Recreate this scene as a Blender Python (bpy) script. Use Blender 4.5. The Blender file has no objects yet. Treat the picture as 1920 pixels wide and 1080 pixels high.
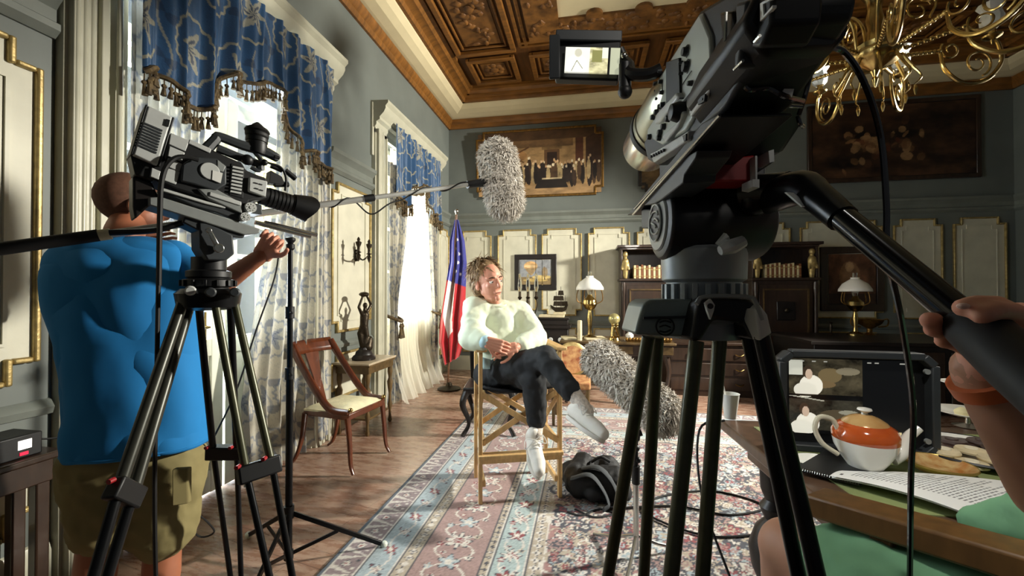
import bpy, bmesh, math, random
import numpy as np
from mathutils import Vector, Matrix, Quaternion
random.seed(7); rng = np.random.default_rng(7)
PI = math.pi
scene = bpy.context.scene
COL = scene.collection
# ---------------------------------------------------------------- camera
FPX = 775.0; YAW = 0.1776; PITCH = 0.0104; EYE = 1.35
cd = bpy.data.cameras.new('view_camera'); cam = bpy.data.objects.new('view_camera', cd); COL.objects.link(cam)
cd.sensor_width = 36; cd.lens = 36*FPX/1920; cd.clip_start = 0.02; cd.clip_end = 200
cam.location = (0, 0, EYE); cam.rotation_euler = (PI/2+PITCH, 0, YAW)
scene.camera = cam
# ---------------------------------------------------------------- room measures (metres)
XL, XR, YB = -2.39, 5.95, 6.98
Z_CROWN = 4.29; Z_CEIL = 4.66
# ---------------------------------------------------------------- world, lights, exposure
w = bpy.data.worlds.new('room_world'); scene.world = w; w.use_nodes = True
w.node_tree.nodes['Background'].inputs[0].default_value = (0.80, 0.86, 0.92, 1)
w.node_tree.nodes['Background'].inputs[1].default_value = 0.05
scene.view_settings.view_transform = 'Standard'; scene.view_settings.look = 'None'
scene.view_settings.gamma = 1; scene.view_settings.use_curve_mapping = False
scene.view_settings.exposure = 0.0
def light(name, kind, loc, target, power, color, size=0.5, size_y=None, spot=None, blend=0.5, spread=None):
    l = bpy.data.lights.new(name, kind); o = bpy.data.objects.new(name, l); COL.objects.link(o)
    l.energy = power; l.color = color
    if kind == 'AREA':
        l.shape = 'RECTANGLE'; l.size = size; l.size_y = size_y or size
        if spread: l.spread = math.radians(spread)
    elif kind == 'SPOT':
        l.shadow_soft_size = size; l.spot_size = spot; l.spot_blend = blend
    elif kind == 'POINT': l.shadow_soft_size = size
    o.location = loc
    o.rotation_euler = (Vector(target)-Vector(loc)).to_track_quat('-Z', 'Y').to_euler()
    return o
light('film_key_light', 'SPOT', (4.75, 4.4, 3.0), (-1.5, 4.4, 1.3), 2900, (1.0, 0.95, 0.84), 0.16, spot=math.radians(76), blend=0.5)
light('film_front_light', 'SPOT', (1.5, -1.2, 3.0), (-0.9, 5.0, 1.5), 420, (1.0, 0.95, 0.86), 0.25, spot=math.radians(46), blend=0.9)
light('window_daylight_near', 'AREA', (XL-0.9, 2.6, 2.0), (XL, 2.6, 2.0), 1500, (0.80, 0.91, 1.0), 3.4, 3.9, spread=130)
light('table_fill_light', 'SPOT', (0.35, 0.1, 3.3), (1.35, 1.15, 0.8), 190, (1.0, 0.97, 0.9), 0.15, spot=math.radians(44), blend=0.8)  # added fill spot, no visible lamp; brightens the table and right foreground
light('window_daylight_far', 'AREA', (XL-0.9, 5.6, 2.0), (XL, 5.6, 2.0), 420, (1.0, 0.97, 0.84), 2.5, 3.9, spread=150)
# ---------------------------------------------------------------- pixel -> space (measuring aid: 1920x1080 frame)
_c, _s = math.cos(YAW), math.sin(YAW); _cp, _sp = math.cos(PITCH), math.sin(PITCH)
def ray(px, py):
    r, fw, u = (px-960)/FPX, 1.0, -(py-540)/FPX
    fw, u = fw*_cp-u*_sp, fw*_sp+u*_cp
    return Vector((r*_c-fw*_s, r*_s+fw*_c, u))
EYEV = Vector((0, 0, EYE))
def P(px, py, d): return EYEV+ray(px, py)*d
def F(px, py, z=0.0):
    r = ray(px, py); return EYEV+r*((z-EYE)/r.z)
def BWp(px, py, y=YB):
    r = ray(px, py); return EYEV+r*(y/r.y)
def LWp(px, py, x=XL):
    r = ray(px, py); return EYEV+r*(x/r.x)
VR = Vector((_c, _s, 0)); VF = Vector((-_s, _c, 0)); UP = Vector((0, 0, 1))   # view right / forward on the floor
# ---------------------------------------------------------------- materials
def lin(h):
    if isinstance(h, str):
        v = [int(h[i:i+2], 16)/255 for i in (0, 2, 4)]
        return tuple(((c+0.055)/1.055)**2.4 if c > 0.04045 else c/12.92 for c in v)
    return tuple(h)
MATS = {}
def mat(name, col, rough=0.6, metal=0.0, var=0.12, scale=12.0, bump=0.0, bscale=None, sheen=0.0, trans=0.0, coat=0.0, emit=None, es=0.0, stretch=None, alpha=1.0, sub=0.0, spec=0.5, col2=None):
    if name in MATS: return MATS[name]
    m = bpy.data.materials.new(name); m.use_nodes = True; nt = m.node_tree; b = nt.nodes['Principled BSDF']
    c = lin(col)
    tc = nt.nodes.new('ShaderNodeTexCoord'); mp = nt.nodes.new('ShaderNodeMapping')
    nt.links.new(tc.outputs['Object'], mp.inputs[0])
    if stretch: mp.inputs['Scale'].default_value = stretch
    nz = nt.nodes.new('ShaderNodeTexNoise'); nz.inputs['Scale'].default_value = scale; nz.inputs['Detail'].default_value = 5
    nt.links.new(mp.outputs[0], nz.inputs['Vector'])
    rp = nt.nodes.new('ShaderNodeValToRGB')
    rp.color_ramp.elements[0].position = 0.3; rp.color_ramp.elements[1].position = 0.7
    a = lin(col2) if col2 else tuple(x*(1-var) for x in c); d = c if col2 else tuple(min(1, x*(1+var)) for x in c)
    rp.color_ramp.elements[0].color = (*a, 1); rp.color_ramp.elements[1].color = (*d, 1)
    nt.links.new(nz.outputs[0], rp.inputs[0]); nt.links.new(rp.outputs[0], b.inputs['Base Color'])
    b.inputs['Roughness'].default_value = rough; b.inputs['Metallic'].default_value = metal
    b.inputs['Specular IOR Level'].default_value = spec
    if sheen: b.inputs['Sheen Weight'].default_value = sheen
    if trans: b.inputs['Transmission Weight'].default_value = trans
    if coat: b.inputs['Coat Weight'].default_value = coat
    if sub: b.inputs['Subsurface Weight'].default_value = sub; b.inputs['Subsurface Radius'].default_value = (0.02, 0.008, 0.005); b.inputs['Subsurface Scale'].default_value = 0.5
    if alpha < 1: b.inputs['Alpha'].default_value = alpha
    if emit: b.inputs['Emission Color'].default_value = (*lin(emit), 1); b.inputs['Emission Strength'].default_value = es
    if bump:
        n2 = nt.nodes.new('ShaderNodeTexNoise'); n2.inputs['Scale'].default_value = bscale or scale*3; n2.inputs['Detail'].default_value = 4
        nt.links.new(mp.outputs[0], n2.inputs['Vector'])
        bp = nt.nodes.new('ShaderNodeBump'); bp.inputs['Strength'].default_value = bump; bp.inputs['Distance'].default_value = 0.01
        nt.links.new(n2.outputs[0], bp.inputs['Height']); nt.links.new(bp.outputs[0], b.inputs['Normal'])
    MATS[name] = m; return m
def vmat(name, rough=0.8, metal=0.0, sheen=0.0, bump=0.3, bscale=220, emit=0.0, trans=0.0, coat=0.0):
    """material whose colour is the pattern stored on the mesh (woven, printed or shown pattern)"""
    if name in MATS: return MATS[name]
    m = bpy.data.materials.new(name); m.use_nodes = True; nt = m.node_tree; b = nt.nodes['Principled BSDF']
    at = nt.nodes.new('ShaderNodeAttribute'); at.attribute_name = 'pattern'
    tc = nt.nodes.new('ShaderNodeTexCoord'); nz = nt.nodes.new('ShaderNodeTexNoise'); nz.inputs['Scale'].default_value = bscale
    nt.links.new(tc.outputs['Object'], nz.inputs['Vector'])
    nt.links.new(at.outputs['Color'], b.inputs['Base Color'])
    b.inputs['Roughness'].default_value = rough; b.inputs['Metallic'].default_value = metal
    if sheen: b.inputs['Sheen Weight'].default_value = sheen
    if coat: b.inputs['Coat Weight'].default_value = coat
    if bump:
        bp = nt.nodes.new('ShaderNodeBump'); bp.inputs['Strength'].default_value = bump; bp.inputs['Distance'].default_value = 0.003
        nt.links.new(nz.outputs[0], bp.inputs['Height']); nt.links.new(bp.outputs[0], b.inputs['Normal'])
    if emit:
        nt.links.new(at.outputs['Color'], b.inputs['Emission Color']); b.inputs['Emission Strength'].default_value = emit
    if trans:
        tr = nt.nodes.new('ShaderNodeBsdfTranslucent'); nt.links.new(at.outputs['Color'], tr.inputs[0])
        mx = nt.nodes.new('ShaderNodeMixShader'); mx.inputs[0].default_value = trans
        out = nt.nodes['Material Output']
        nt.links.new(b.outputs[0], mx.inputs[1]); nt.links.new(tr.outputs[0], mx.inputs[2]); nt.links.new(mx.outputs[0], out.inputs[0])
    MATS[name] = m; return m
# ---------------------------------------------------------------- mesh building
def basis(d):
    d = Vector(d).normalized(); a = Vector((0, 0, 1)) if abs(d.z) < 0.9 else Vector((1, 0, 0))
    u = d.cross(a).normalized(); return u, d.cross(u).normalized(), d
def catmull(pts, n=6):
    pts = [Vector(p) for p in pts]
    if len(pts) < 3 or n < 2: return pts
    q = [pts[0]*2-pts[1]]+pts+[pts[-1]*2-pts[-2]]; out = []
    for i in range(1, len(q)-2):
        for k in range(n):
            t = k/n; a, b, c, d = q[i-1], q[i], q[i+1], q[i+2]
            out.append(0.5*((2*b)+(c-a)*t+(2*a-5*b+4*c-d)*t*t+(3*b-a-3*c+d)*t**3))
    out.append(pts[-1]); return out
class MB:
    def __init__(s): s.v = []; s.f = []; s.m = []; s.cur = 0
    def add(s, vs, fs):
        k = len(s.v); s.v += [tuple(v) for v in vs]; s.f += [tuple(i+k for i in f) for f in fs]; s.m += [s.cur]*len(fs); return s
    def box(s, c, size, R=None):
        c = Vector(c); hx, hy, hz = [x/2 for x in size]
        vs = [Vector((x, y, z)) for x in (-hx, hx) for y in (-hy, hy) for z in (-hz, hz)]
        if R is not None: vs = [R @ v for v in vs]
        return s.add([c+v for v in vs], [(0, 1, 3, 2), (4, 6, 7, 5), (0, 4, 5, 1), (2, 3, 7, 6), (0, 2, 6, 4), (1, 5, 7, 3)])
    def bb(s, x0, x1, y0, y1, z0, z1): return s.box(((x0+x1)/2, (y0+y1)/2, (z0+z1)/2), (abs(x1-x0), abs(y1-y0), abs(z1-z0)))
    def bar(s, a, b, wd, th, side=None):
        """rectangular bar a->b; wd along 'side' direction"""
        a, b = Vector(a), Vector(b); d = (b-a).normalized()
        sd = Vector(side) if side is not None else basis(d)[0]
        sd = (sd-d*sd.dot(d)).normalized(); n = d.cross(sd)
        vs = [p+sd*(i*wd/2)+n*(j*th/2) for p in (a, b) for i, j in ((-1, -1), (1, -1), (1, 1), (-1, 1))]
        return s.add(vs, [(3, 2, 1, 0), (4, 5, 6, 7), (0, 1, 5, 4), (1, 2, 6, 5), (2, 3, 7, 6), (3, 0, 4, 7)])
    def tube(s, pts, r, seg=8, n=1, flat=None):
        pts = catmull(pts, n) if n > 1 else [Vector(p) for p in pts]
        N = len(pts)
        if not hasattr(r, '__len__'): rr = [r]*N
        else:
            rr = [float(np.interp(i/(N-1), np.linspace(0, 1, len(r)), r)) for i in range(N)]
        t0 = (pts[1]-pts[0]).normalized(); u, v, _ = basis(t0); vs = []; fs = []
        for i in range(N):
            t = (pts[min(i+1, N-1)]-pts[max(i-1, 0)]).normalized()
            if i: u = (u-t*u.dot(t)).normalized(); v = t.cross(u)
            for k in range(seg):
                a = 2*PI*k/seg; vs.append(pts[i]+(u*math.cos(a)+v*math.sin(a)*(flat or 1))*rr[i])
        for i in range(N-1):
            for k in range(seg):
                a = i*seg+k; b = i*seg+(k+1) % seg; fs.append((a, b, b+seg, a+seg))
        fs.append(tuple(range(seg))[::-1]); fs.append(tuple((N-1)*seg+k for k in range(seg)))
        return s.add(vs, fs)
    def cyl(s, a, b, r0, r1=None, seg=20): return s.tube([a, b], [r0, r0 if r1 is None else r1], seg)
    def lathe(s, prof, o=(0, 0, 0), ax=(0, 0, 1), seg=24, wob=None, caps=True):
        o = Vector(o); u, v, d = basis(ax); vs = []; fs = []
        for i, (r, z) in enumerate(prof):
            for k in range(seg):
                a = 2*PI*k/seg; q = r*(1+(wob[0]*math.cos(wob[1]*a) if wob else 0)); vs.append(o+d*z+(u*math.cos(a)+v*math.sin(a))*max(q, 1e-5))
        for i in range(len(prof)-1):
            for k in range(seg):
                a = i*seg+k; b = i*seg+(k+1) % seg; fs.append((a, b, b+seg, a+seg))
        if caps: fs.append(tuple(range(seg))[::-1]); fs.append(tuple((len(prof)-1)*seg+k for k in range(seg)))
        return s.add(vs, fs)
    def sph(s, c, r, seg=14, R=None):
        c = Vector(c); r = r if hasattr(r, '__len__') else (r, r, r); vs = []; fs = []; n = max(6, seg//2+2)
        for i in range(n+1):
            th = PI*i/n
            for k in range(seg):
                a = 2*PI*k/seg; p = Vector((r[0]*math.sin(th)*math.cos(a), r[1]*math.sin(th)*math.sin(a), r[2]*math.cos(th)))
                vs.append(c+(R @ p if R is not None else p))
        for i in range(n):
            for k in range(seg):
                a = i*seg+k; b = i*seg+(k+1) % seg; fs.append((a, a+seg, b+seg, b))
        return s.add(vs, fs)
    def prism(s, poly, vec):
        """poly: 3-D points in a plane, extruded along vec"""
        n = len(poly); poly = [Vector(p) for p in poly]; vec = Vector(vec)
        nn = Vector((0, 0, 0))
        for i in range(n): nn += (poly[i]-poly[0]).cross(poly[(i+1) % n]-poly[0])
        if nn.dot(vec) > 0: poly = poly[::-1]
        vs = poly+[p+vec for p in poly]
        return s.add(vs, [tuple(range(n)), tuple(range(2*n-1, n-1, -1))]+[(i, i+n, (i+1) % n+n, (i+1) % n) for i in range(n)])
    def grid(s, fn, nu, nv):
        vs = [fn(i/nu, j/nv) for j in range(nv+1) for i in range(nu+1)]
        return s.add(vs, [(j*(nu+1)+i, j*(nu+1)+i+1, (j+1)*(nu+1)+i+1, (j+1)*(nu+1)+i) for j in range(nv) for i in range(nu)])
    def cap(s, a, ra, b, rb, seg=16):
        s.sph(a, ra, seg); s.sph(b, rb, seg); return s.tube([a, b], [ra, rb], seg)
def chain(o):
    m = Matrix.Identity(4)
    while o is not None: m = o.matrix_basis @ m; o = o.parent
    return m
def mesh_obj(name, vs, fs, mats, parent=None, mi=None, world=False, bev=0, sub=0, sharp=35, solid=0, remesh=0, smooth=0):
    me = bpy.data.meshes.new(name)
    if world and parent is not None:
        inv = chain(parent).inverted(); vs = [inv @ Vector(v) for v in vs]
    me.from_pydata([tuple(v) for v in vs], [], fs)
    for m in (mats if isinstance(mats, (list, tuple)) else [mats]): me.materials.append(m)
    if mi is not None and any(mi): me.polygons.foreach_set('material_index', mi)
    me.polygons.foreach_set('use_smooth', [True]*len(me.polygons))
    if sharp: me.set_sharp_from_angle(angle=math.radians(sharp))
    me.update()
    o = bpy.data.objects.new(name, me); COL.objects.link(o)
    if parent is not None: o.parent = parent
    if remesh:
        r = o.modifiers.new('skin', 'REMESH'); r.mode = 'VOXEL'; r.voxel_size = remesh; r.use_smooth_shade = True
        if smooth: q = o.modifiers.new('soften', 'SMOOTH'); q.iterations = smooth; q.factor = 0.6
    if solid: q = o.modifiers.new('thick', 'SOLIDIFY'); q.thickness = solid; q.offset = 0
    if bev:
        q = o.modifiers.new('bevel', 'BEVEL'); q.width = bev; q.segments = 2; q.limit_method = 'ANGLE'; q.angle_limit = math.radians(40); q.harden_normals = False
    if sub: q = o.modifiers.new('sub', 'SUBSURF'); q.levels = sub; q.render_levels = sub
    return o
def build(mb, name, mats, parent=None, **k): return mesh_obj(name, mb.v, mb.f, mats, parent, mb.m, **k)
def setp(o, label=None, cat=None, group=None, kind=None):
    if label: o['label'] = label
    if cat: o['category'] = cat
    if group: o['group'] = group
    if kind: o['kind'] = kind
    return o
def root(name, loc, label, cat, group=None, R=None, rz=0):
    o = bpy.data.objects.new(name, None); COL.objects.link(o); o.empty_display_size = 0.1
    if R is not None: o.matrix_basis = Matrix.Translation(Vector(loc)) @ R.to_4x4()
    else: o.location = loc; o.rotation_euler = (0, 0, rz)
    return setp(o, label, cat, group)
def struct(o): o['kind'] = 'structure'; return o
def frame(fwd, up=(0, 0, 1)):
    x = Vector(fwd).normalized(); z = Vector(up); z = (z-x*z.dot(x)).normalized(); y = z.cross(x)
    return Matrix((x, y, z)).transposed()
def dup(o, loc=None, rz=None, label=None, parent=None):
    c = o.copy(); COL.objects.link(c)
    if parent is not None: c.parent = parent
    for ch in list(o.children): dup(ch, parent=c)
    if loc is not None: c.location = loc
    if rz is not None: c.rotation_euler = (0, 0, rz)
    if label: c['label'] = label
    return c
def paint(o, cols):
    """store a surface pattern: cols = array (nverts,3) linear"""
    me = o.data; a = me.color_attributes.new('pattern', 'FLOAT_COLOR', 'POINT')
    arr = np.ones((len(me.vertices), 4), dtype=np.float32); arr[:, :3] = cols; a.data.foreach_set('color', arr.ravel())
def gridmesh(name, XYZ, nu, nv, m, parent=None, cols=None, **k):
    """XYZ array ((nv+1)*(nu+1),3)"""
    i = np.arange(nu); j = np.arange(nv); I, J = np.meshgrid(i, j); a = (J*(nu+1)+I).ravel()
    fs = np.stack([a, a+1, a+nu+2, a+nu+1], 1)
    me = bpy.data.meshes.new(name); vs = XYZ
    if k.get('world') and parent is not None:
        inv = np.array(chain(parent).inverted()); vs = XYZ @ inv[:3, :3].T+inv[:3, 3]
    me.vertices.add(len(vs)); me.vertices.foreach_set('co', np.asarray(vs, dtype=np.float32).ravel())
    me.loops.add(len(fs)*4); me.loops.foreach_set('vertex_index', fs.ravel().astype(np.int32))
    me.polygons.add(len(fs)); me.polygons.foreach_set('loop_start', (np.arange(len(fs))*4).astype(np.int32))
    try: me.polygons.foreach_set('loop_total', np.full(len(fs), 4, dtype=np.int32))
    except Exception: pass
    me.materials.append(m); me.update(calc_edges=True); me.validate()
    me.polygons.foreach_set('use_smooth', [True]*len(me.polygons))
    o = bpy.data.objects.new(name, me); COL.objects.link(o)
    if parent is not None: o.parent = parent
    if cols is not None: paint(o, cols)
    if k.get('solid'): q = o.modifiers.new('thick', 'SOLIDIFY'); q.thickness = k['solid']; q.offset = 0
    return o
def C3(*h): return [np.array(lin(x)) for x in h]
def mixc(base, mask, col):
    m = np.clip(mask, 0, 1)[:, None]; return base*(1-m)+np.asarray(col)[None, :]*m
def step(x, e, wd): return np.clip((x-e)/wd+0.5, 0, 1)
# ---------------------------------------------------------------- common materials
M_wall = mat('wall_paint_grey', '6a706b', 0.55, var=0.08, scale=3, bump=0.05)
M_panel = mat('panel_paint_cream', 'c9c6b2', 0.5, var=0.09, scale=5, bump=0.08, bscale=30)
M_rail = mat('rail_paint_grey', '71766f', 0.45, var=0.1, scale=6)
M_case = mat('casing_paint_cream', 'b9b7a3', 0.35, var=0.08, scale=6, bump=0.06, bscale=40)
M_gold = mat('gilt_frame', 'ab9560', 0.4, 0.5, var=0.3, scale=25, bump=0.15)
M_giltdark = mat('gilt_antique', '7d5c2a', 0.4, 0.7, var=0.4, scale=30, bump=0.3)
M_wood = mat('ceiling_wood', '7a4f1e', 0.45, var=0.35, scale=4, stretch=(1, 6, 1), bump=0.08)
M_wood2 = mat('ceiling_wood_dark', '5a3714', 0.45, var=0.35, scale=4, stretch=(6, 1, 1), bump=0.08)
M_cove = mat('cove_plaster', 'd9cba4', 0.7, var=0.06, scale=3)
M_black = mat('black_plastic', '0d0e10', 0.48, var=0.25, scale=20)
M_blackm = mat('black_metal', '1b1c1e', 0.3, 0.6, var=0.2, scale=20)
M_rubber = mat('black_rubber', '101010', 0.65, var=0.2)
M_darkgrey = mat('dark_grey_plastic', '33373a', 0.45, var=0.15)
M_grey = mat('grey_body_plastic', '8b8f8d', 0.38, var=0.08, scale=30)
M_lgrey = mat('light_grey_plastic', 'c4c7c4', 0.35, var=0.06, scale=30)
M_silver = mat('silver_metal', 'c8c8c4', 0.22, 1.0, var=0.08)
M_white = mat('white_paint', 'e4e4de', 0.5, var=0.04)
M_olive = mat('olive_carbon', '4c4d38', 0.35, 0.3, var=0.15, scale=40)
M_brass = mat('polished_brass', 'b39a62', 0.22, 1.0, var=0.15, scale=20)
M_bronze = mat('dark_bronze', '3b3328', 0.35, 0.8, var=0.3, scale=30, bump=0.3)
M_mahog = mat('mahogany', '5a2c16', 0.3, var=0.35, scale=8, stretch=(3, 3, 0.6), coat=0.3)
M_dwood = mat('dark_walnut', '33241a', 0.35, var=0.35, scale=7, stretch=(3, 3, 0.6), coat=0.2)
M_vdark = mat('ebony_wood', '1a1411', 0.4, var=0.3, scale=9)
M_beech = mat('beech_wood', 'd9b37a', 0.45, var=0.16, scale=10, stretch=(4, 4, 0.7))
M_glass = mat('clear_glass', 'f4f8f8', 0.03, trans=1.0, var=0.0)
M_pane = mat('window_glass', 'f4f8f8', 0.02, var=0.0); _n = M_pane.node_tree; _t = _n.nodes.new('ShaderNodeBsdfTransparent'); _x = _n.nodes.new('ShaderNodeMixShader'); _x.inputs[0].default_value = 0.92
_n.links.new(_n.nodes['Principled BSDF'].outputs[0], _x.inputs[1]); _n.links.new(_t.outputs[0], _x.inputs[2]); _n.links.new(_x.outputs[0], _n.nodes['Material Output'].inputs[0])
M_opal = mat('opal_glass', 'f0eee6', 0.2, var=0.02)
# ================================================================ ROOM
def floor_mat():
    m = bpy.data.materials.new('worn_parquet'); m.use_nodes = True; nt = m.node_tree; b = nt.nodes['Principled BSDF']; L = nt.links.new
    tc = nt.nodes.new('ShaderNodeTexCoord'); mp = nt.nodes.new('ShaderNodeMapping'); mp.inputs['Rotation'].default_value = (0, 0, 0.2)
    L(tc.outputs['Object'], mp.inputs[0])
    br = nt.nodes.new('ShaderNodeTexBrick'); br.inputs['Scale'].default_value = 1.0; br.inputs['Brick Width'].default_value = 0.9; br.inputs['Row Height'].default_value = 0.11
    br.inputs['Mortar Size'].default_value = 0.003; br.inputs['Color1'].default_value = (*lin('a58069'), 1); br.inputs['Color2'].default_value = (*lin('906a56'), 1); br.inputs['Mortar'].default_value = (*lin('4a342a'), 1)
    L(mp.outputs[0], br.inputs['Vector'])
    nz = nt.nodes.new('ShaderNodeTexNoise'); nz.inputs['Scale'].default_value = 5; nz.inputs['Detail'].default_value = 8; nz.inputs['Roughness'].default_value = 0.7
    m2 = nt.nodes.new('ShaderNodeMapping'); m2.inputs['Scale'].default_value = (1, 3.5, 1); m2.inputs['Rotation'].default_value = (0, 0, 0.2); L(tc.outputs['Object'], m2.inputs[0]); L(m2.outputs[0], nz.inputs['Vector'])
    rp = nt.nodes.new('ShaderNodeValToRGB'); rp.color_ramp.elements[0].position = 0.42; rp.color_ramp.elements[1].position = 0.68
    rp.color_ramp.elements[0].color = (*lin('836050'), 1); rp.color_ramp.elements[1].color = (*lin('cdb8a4'), 1); L(nz.outputs[0], rp.inputs[0])
    mx = nt.nodes.new('ShaderNodeMixRGB'); mx.inputs[0].default_value = 0.55; L(br.outputs[0], mx.inputs[1]); L(rp.outputs[0], mx.inputs[2]); L(mx.outputs[0], b.inputs['Base Color'])
    rr = nt.nodes.new('ShaderNodeMapRange'); rr.inputs['To Min'].default_value = 0.14; rr.inputs['To Max'].default_value = 0.42; L(nz.outputs[0], rr.inputs[0]); L(rr.outputs[0], b.inputs['Roughness'])
    bp = nt.nodes.new('ShaderNodeBump'); bp.inputs['Strength'].default_value = 0.15; bp.inputs['Distance'].default_value = 0.01; L(nz.outputs[0], bp.inputs['Height']); L(bp.outputs[0], b.inputs['Normal'])
    return m
mb = MB(); mb.bb(XL-0.4, XR+0.2, -3, YB+0.2, -0.1, 0); struct(build(mb, 'floor', floor_mat()))
W1 = (1.75, 3.22); W2 = (4.58, 6.06); WT = 3.16
mb = MB()
for y0, y1 in ((-0.6, W1[0]), (W1[1], W2[0]), (W2[1], YB+0.2)): mb.bb(XL-0.3, XL, y0, y1, 0, 4.9)
for y0, y1 in (W1, W2): mb.bb(XL-0.3, XL, y0, y1, WT, 4.9)
wl = struct(build(mb, 'wall_left', M_wall))
mb = MB(); mb.bb(XL, XR, YB, YB+0.2, 0, 4.9); wb = struct(build(mb, 'wall_back', M_wall))
mb = MB(); mb.bb(XR, XR+0.2, 1.5, YB+0.2, 0, 4.9); wr = struct(build(mb, 'wall_right', M_wall))

def eared(o, U, V, N, w, h, parent, e=0.09, ins=True, gold=M_gold, bw=0.024, fld=M_panel):
    """stepped-corner panel on a wall: o lower left corner, U right, V up, N out of the wall"""
    o, U, V, N = Vector(o), Vector(U), Vector(V), Vector(N)
    path = [(0, e), (0, h-e), (e, h-e), (e, h), (w-e, h), (w-e, h-e), (w, h-e), (w, e), (w-e, e), (w-e, 0), (e, 0), (e, e)]
    f = MB(); f.prism([o+U*a+V*b for a, b in path], N*0.012); build(f, 'panel_field', fld, parent)
    g = MB()
    for k_, ((a, b), (c, d)) in enumerate(zip(path, path[1:]+path[:1])):
        p, q = o+U*a+V*b+N*0.017, o+U*c+V*d+N*0.017; t = (q-p).normalized()*bw/2*(1 if k_ % 2 == 0 else -1)
        g.bar(p-t, q+t, bw, 0.034, side=N.cross(t))
    build(g, 'panel_moulding', gold, parent, bev=0.008)
    if ins:
        k = 0.1; e2 = 0.06; path2 = [(k, k+e2), (k, h-k-e2), (k+e2, h-k-e2), (k+e2, h-k), (w-k-e2, h-k), (w-k-e2, h-k-e2), (w-k, h-k-e2), (w-k, k+e2), (w-k-e2, k+e2), (w-k-e2, k), (k+e2, k), (k+e2, k+e2)]
        g = MB()
        for k_, ((a, b), (c, d)) in enumerate(zip(path2, path2[1:]+path2[:1])):
            p, q = o+U*a+V*b+N*0.016, o+U*c+V*d+N*0.016; t = (q-p).normalized()*0.007*(1 if k_ % 2 == 0 else -1)
            g.bar(p-t, q+t, 0.014, 0.012, side=N.cross(t))
        build(g, 'panel_bead', fld, parent)
def profile_strip(name, a, b, prof, N, m, parent):
    """horizontal moulding from a to b, prof = [(out, z)]"""
    a, b, N = Vector(a), Vector(b), Vector(N); mb = MB(); n = len(prof)
    mb.prism([a+N*o+Vector((0, 0, z)) for o, z in prof], b-a)
    return build(mb, name, m, parent)
RAIL = [(0.0, 2.50), (0.02, 2.50), (0.05, 2.53), (0.05, 2.56), (0.025, 2.575), (0.025, 2.63), (0.04, 2.65), (0.07, 2.68), (0.075, 2.715), (0.0, 2.72)]
BASE = [(0, 0), (0.03, 0), (0.03, 0.2), (0.015, 0.24), (0, 0.25)]
CHAIR = [(0, 0.80), (0.03, 0.81), (0.04, 0.84), (0.02, 0.87), (0, 0.88)]
NX, NB, NR = Vector((1, 0, 0)), Vector((0, -1, 0)), Vector((-1, 0, 0))
# left wall: bays between the window casings
for y0, y1 in ((-0.6, 1.47), (3.49, 4.30), (6.32, YB)):
    profile_strip('rail', (XL, y0, 0), (XL, y1, 0), RAIL, NX, M_rail, wl)
    profile_strip('chair_rail', (XL, y0, 0), (XL, y1, 0), CHAIR, NX, M_rail, wl)
    s = profile_strip('baseboard_left', (XL, y0, 0), (XL, y1, 0), BASE, NX, M_case, None); struct(s)
    mb = MB(); mb.bb(XL, XL+0.008, y0, y1, 0.25, 2.5); build(mb, 'panel_ground', M_wall, wl)
for y0, w_ in ((-0.35, 0.75), (0.58, 0.83), (3.54, 0.70), (6.4, 0.5)):
    eared((XL+0.008, y0+w_, 0.97), (0, -1, 0), UP, NX, w_, 1.44, wl)
    eared((XL+0.008, y0+w_, 0.33), (0, -1, 0), UP, NX, w_, 0.42, wl, ins=False)
# back wall
profile_strip('rail', (XL, YB, 0), (XR, YB, 0), RAIL, NB, M_rail, wb)
profile_strip('chair_rail', (XL, YB, 0), (XR, YB, 0), CHAIR, NB, M_rail, wb)
struct(profile_strip('baseboard_back', (XL, YB, 0), (XR, YB, 0), BASE, NB, M_case, None))
mb = MB(); mb.bb(XL, XR, YB-0.008, YB, 0.25, 2.5); build(mb, 'panel_ground', M_wall, wb)
for x0, x1 in ((-2.2, -1.62), (-1.49, -0.84), (-0.73, -0.08), (0.04, 0.69), (0.82, 1.46), (1.59, 2.24), (2.4, 3.06), (3.21, 4.29), (4.45, 5.05), (5.2, 5.82)):
    eared((x0, YB-0.008, 0.97), (1, 0, 0), UP, NB, x1-x0, 1.44, wb)
    eared((x0, YB-0.008, 0.33), (1, 0, 0), UP, NB, x1-x0, 0.42, wb, ins=False)
profile_strip('rail', (XR, 1.5, 0), (XR, YB, 0), RAIL, NR, M_rail, wr)
struct(profile_strip('baseboard_right', (XR, 1.5, 0), (XR, YB, 0), BASE, NR, M_case, None))
for k in range(5): eared((XR-0.002, 2.0+k*0.98, 0.97), (0, 1, 0), UP, NR, 0.8, 1.44, wr)
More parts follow.
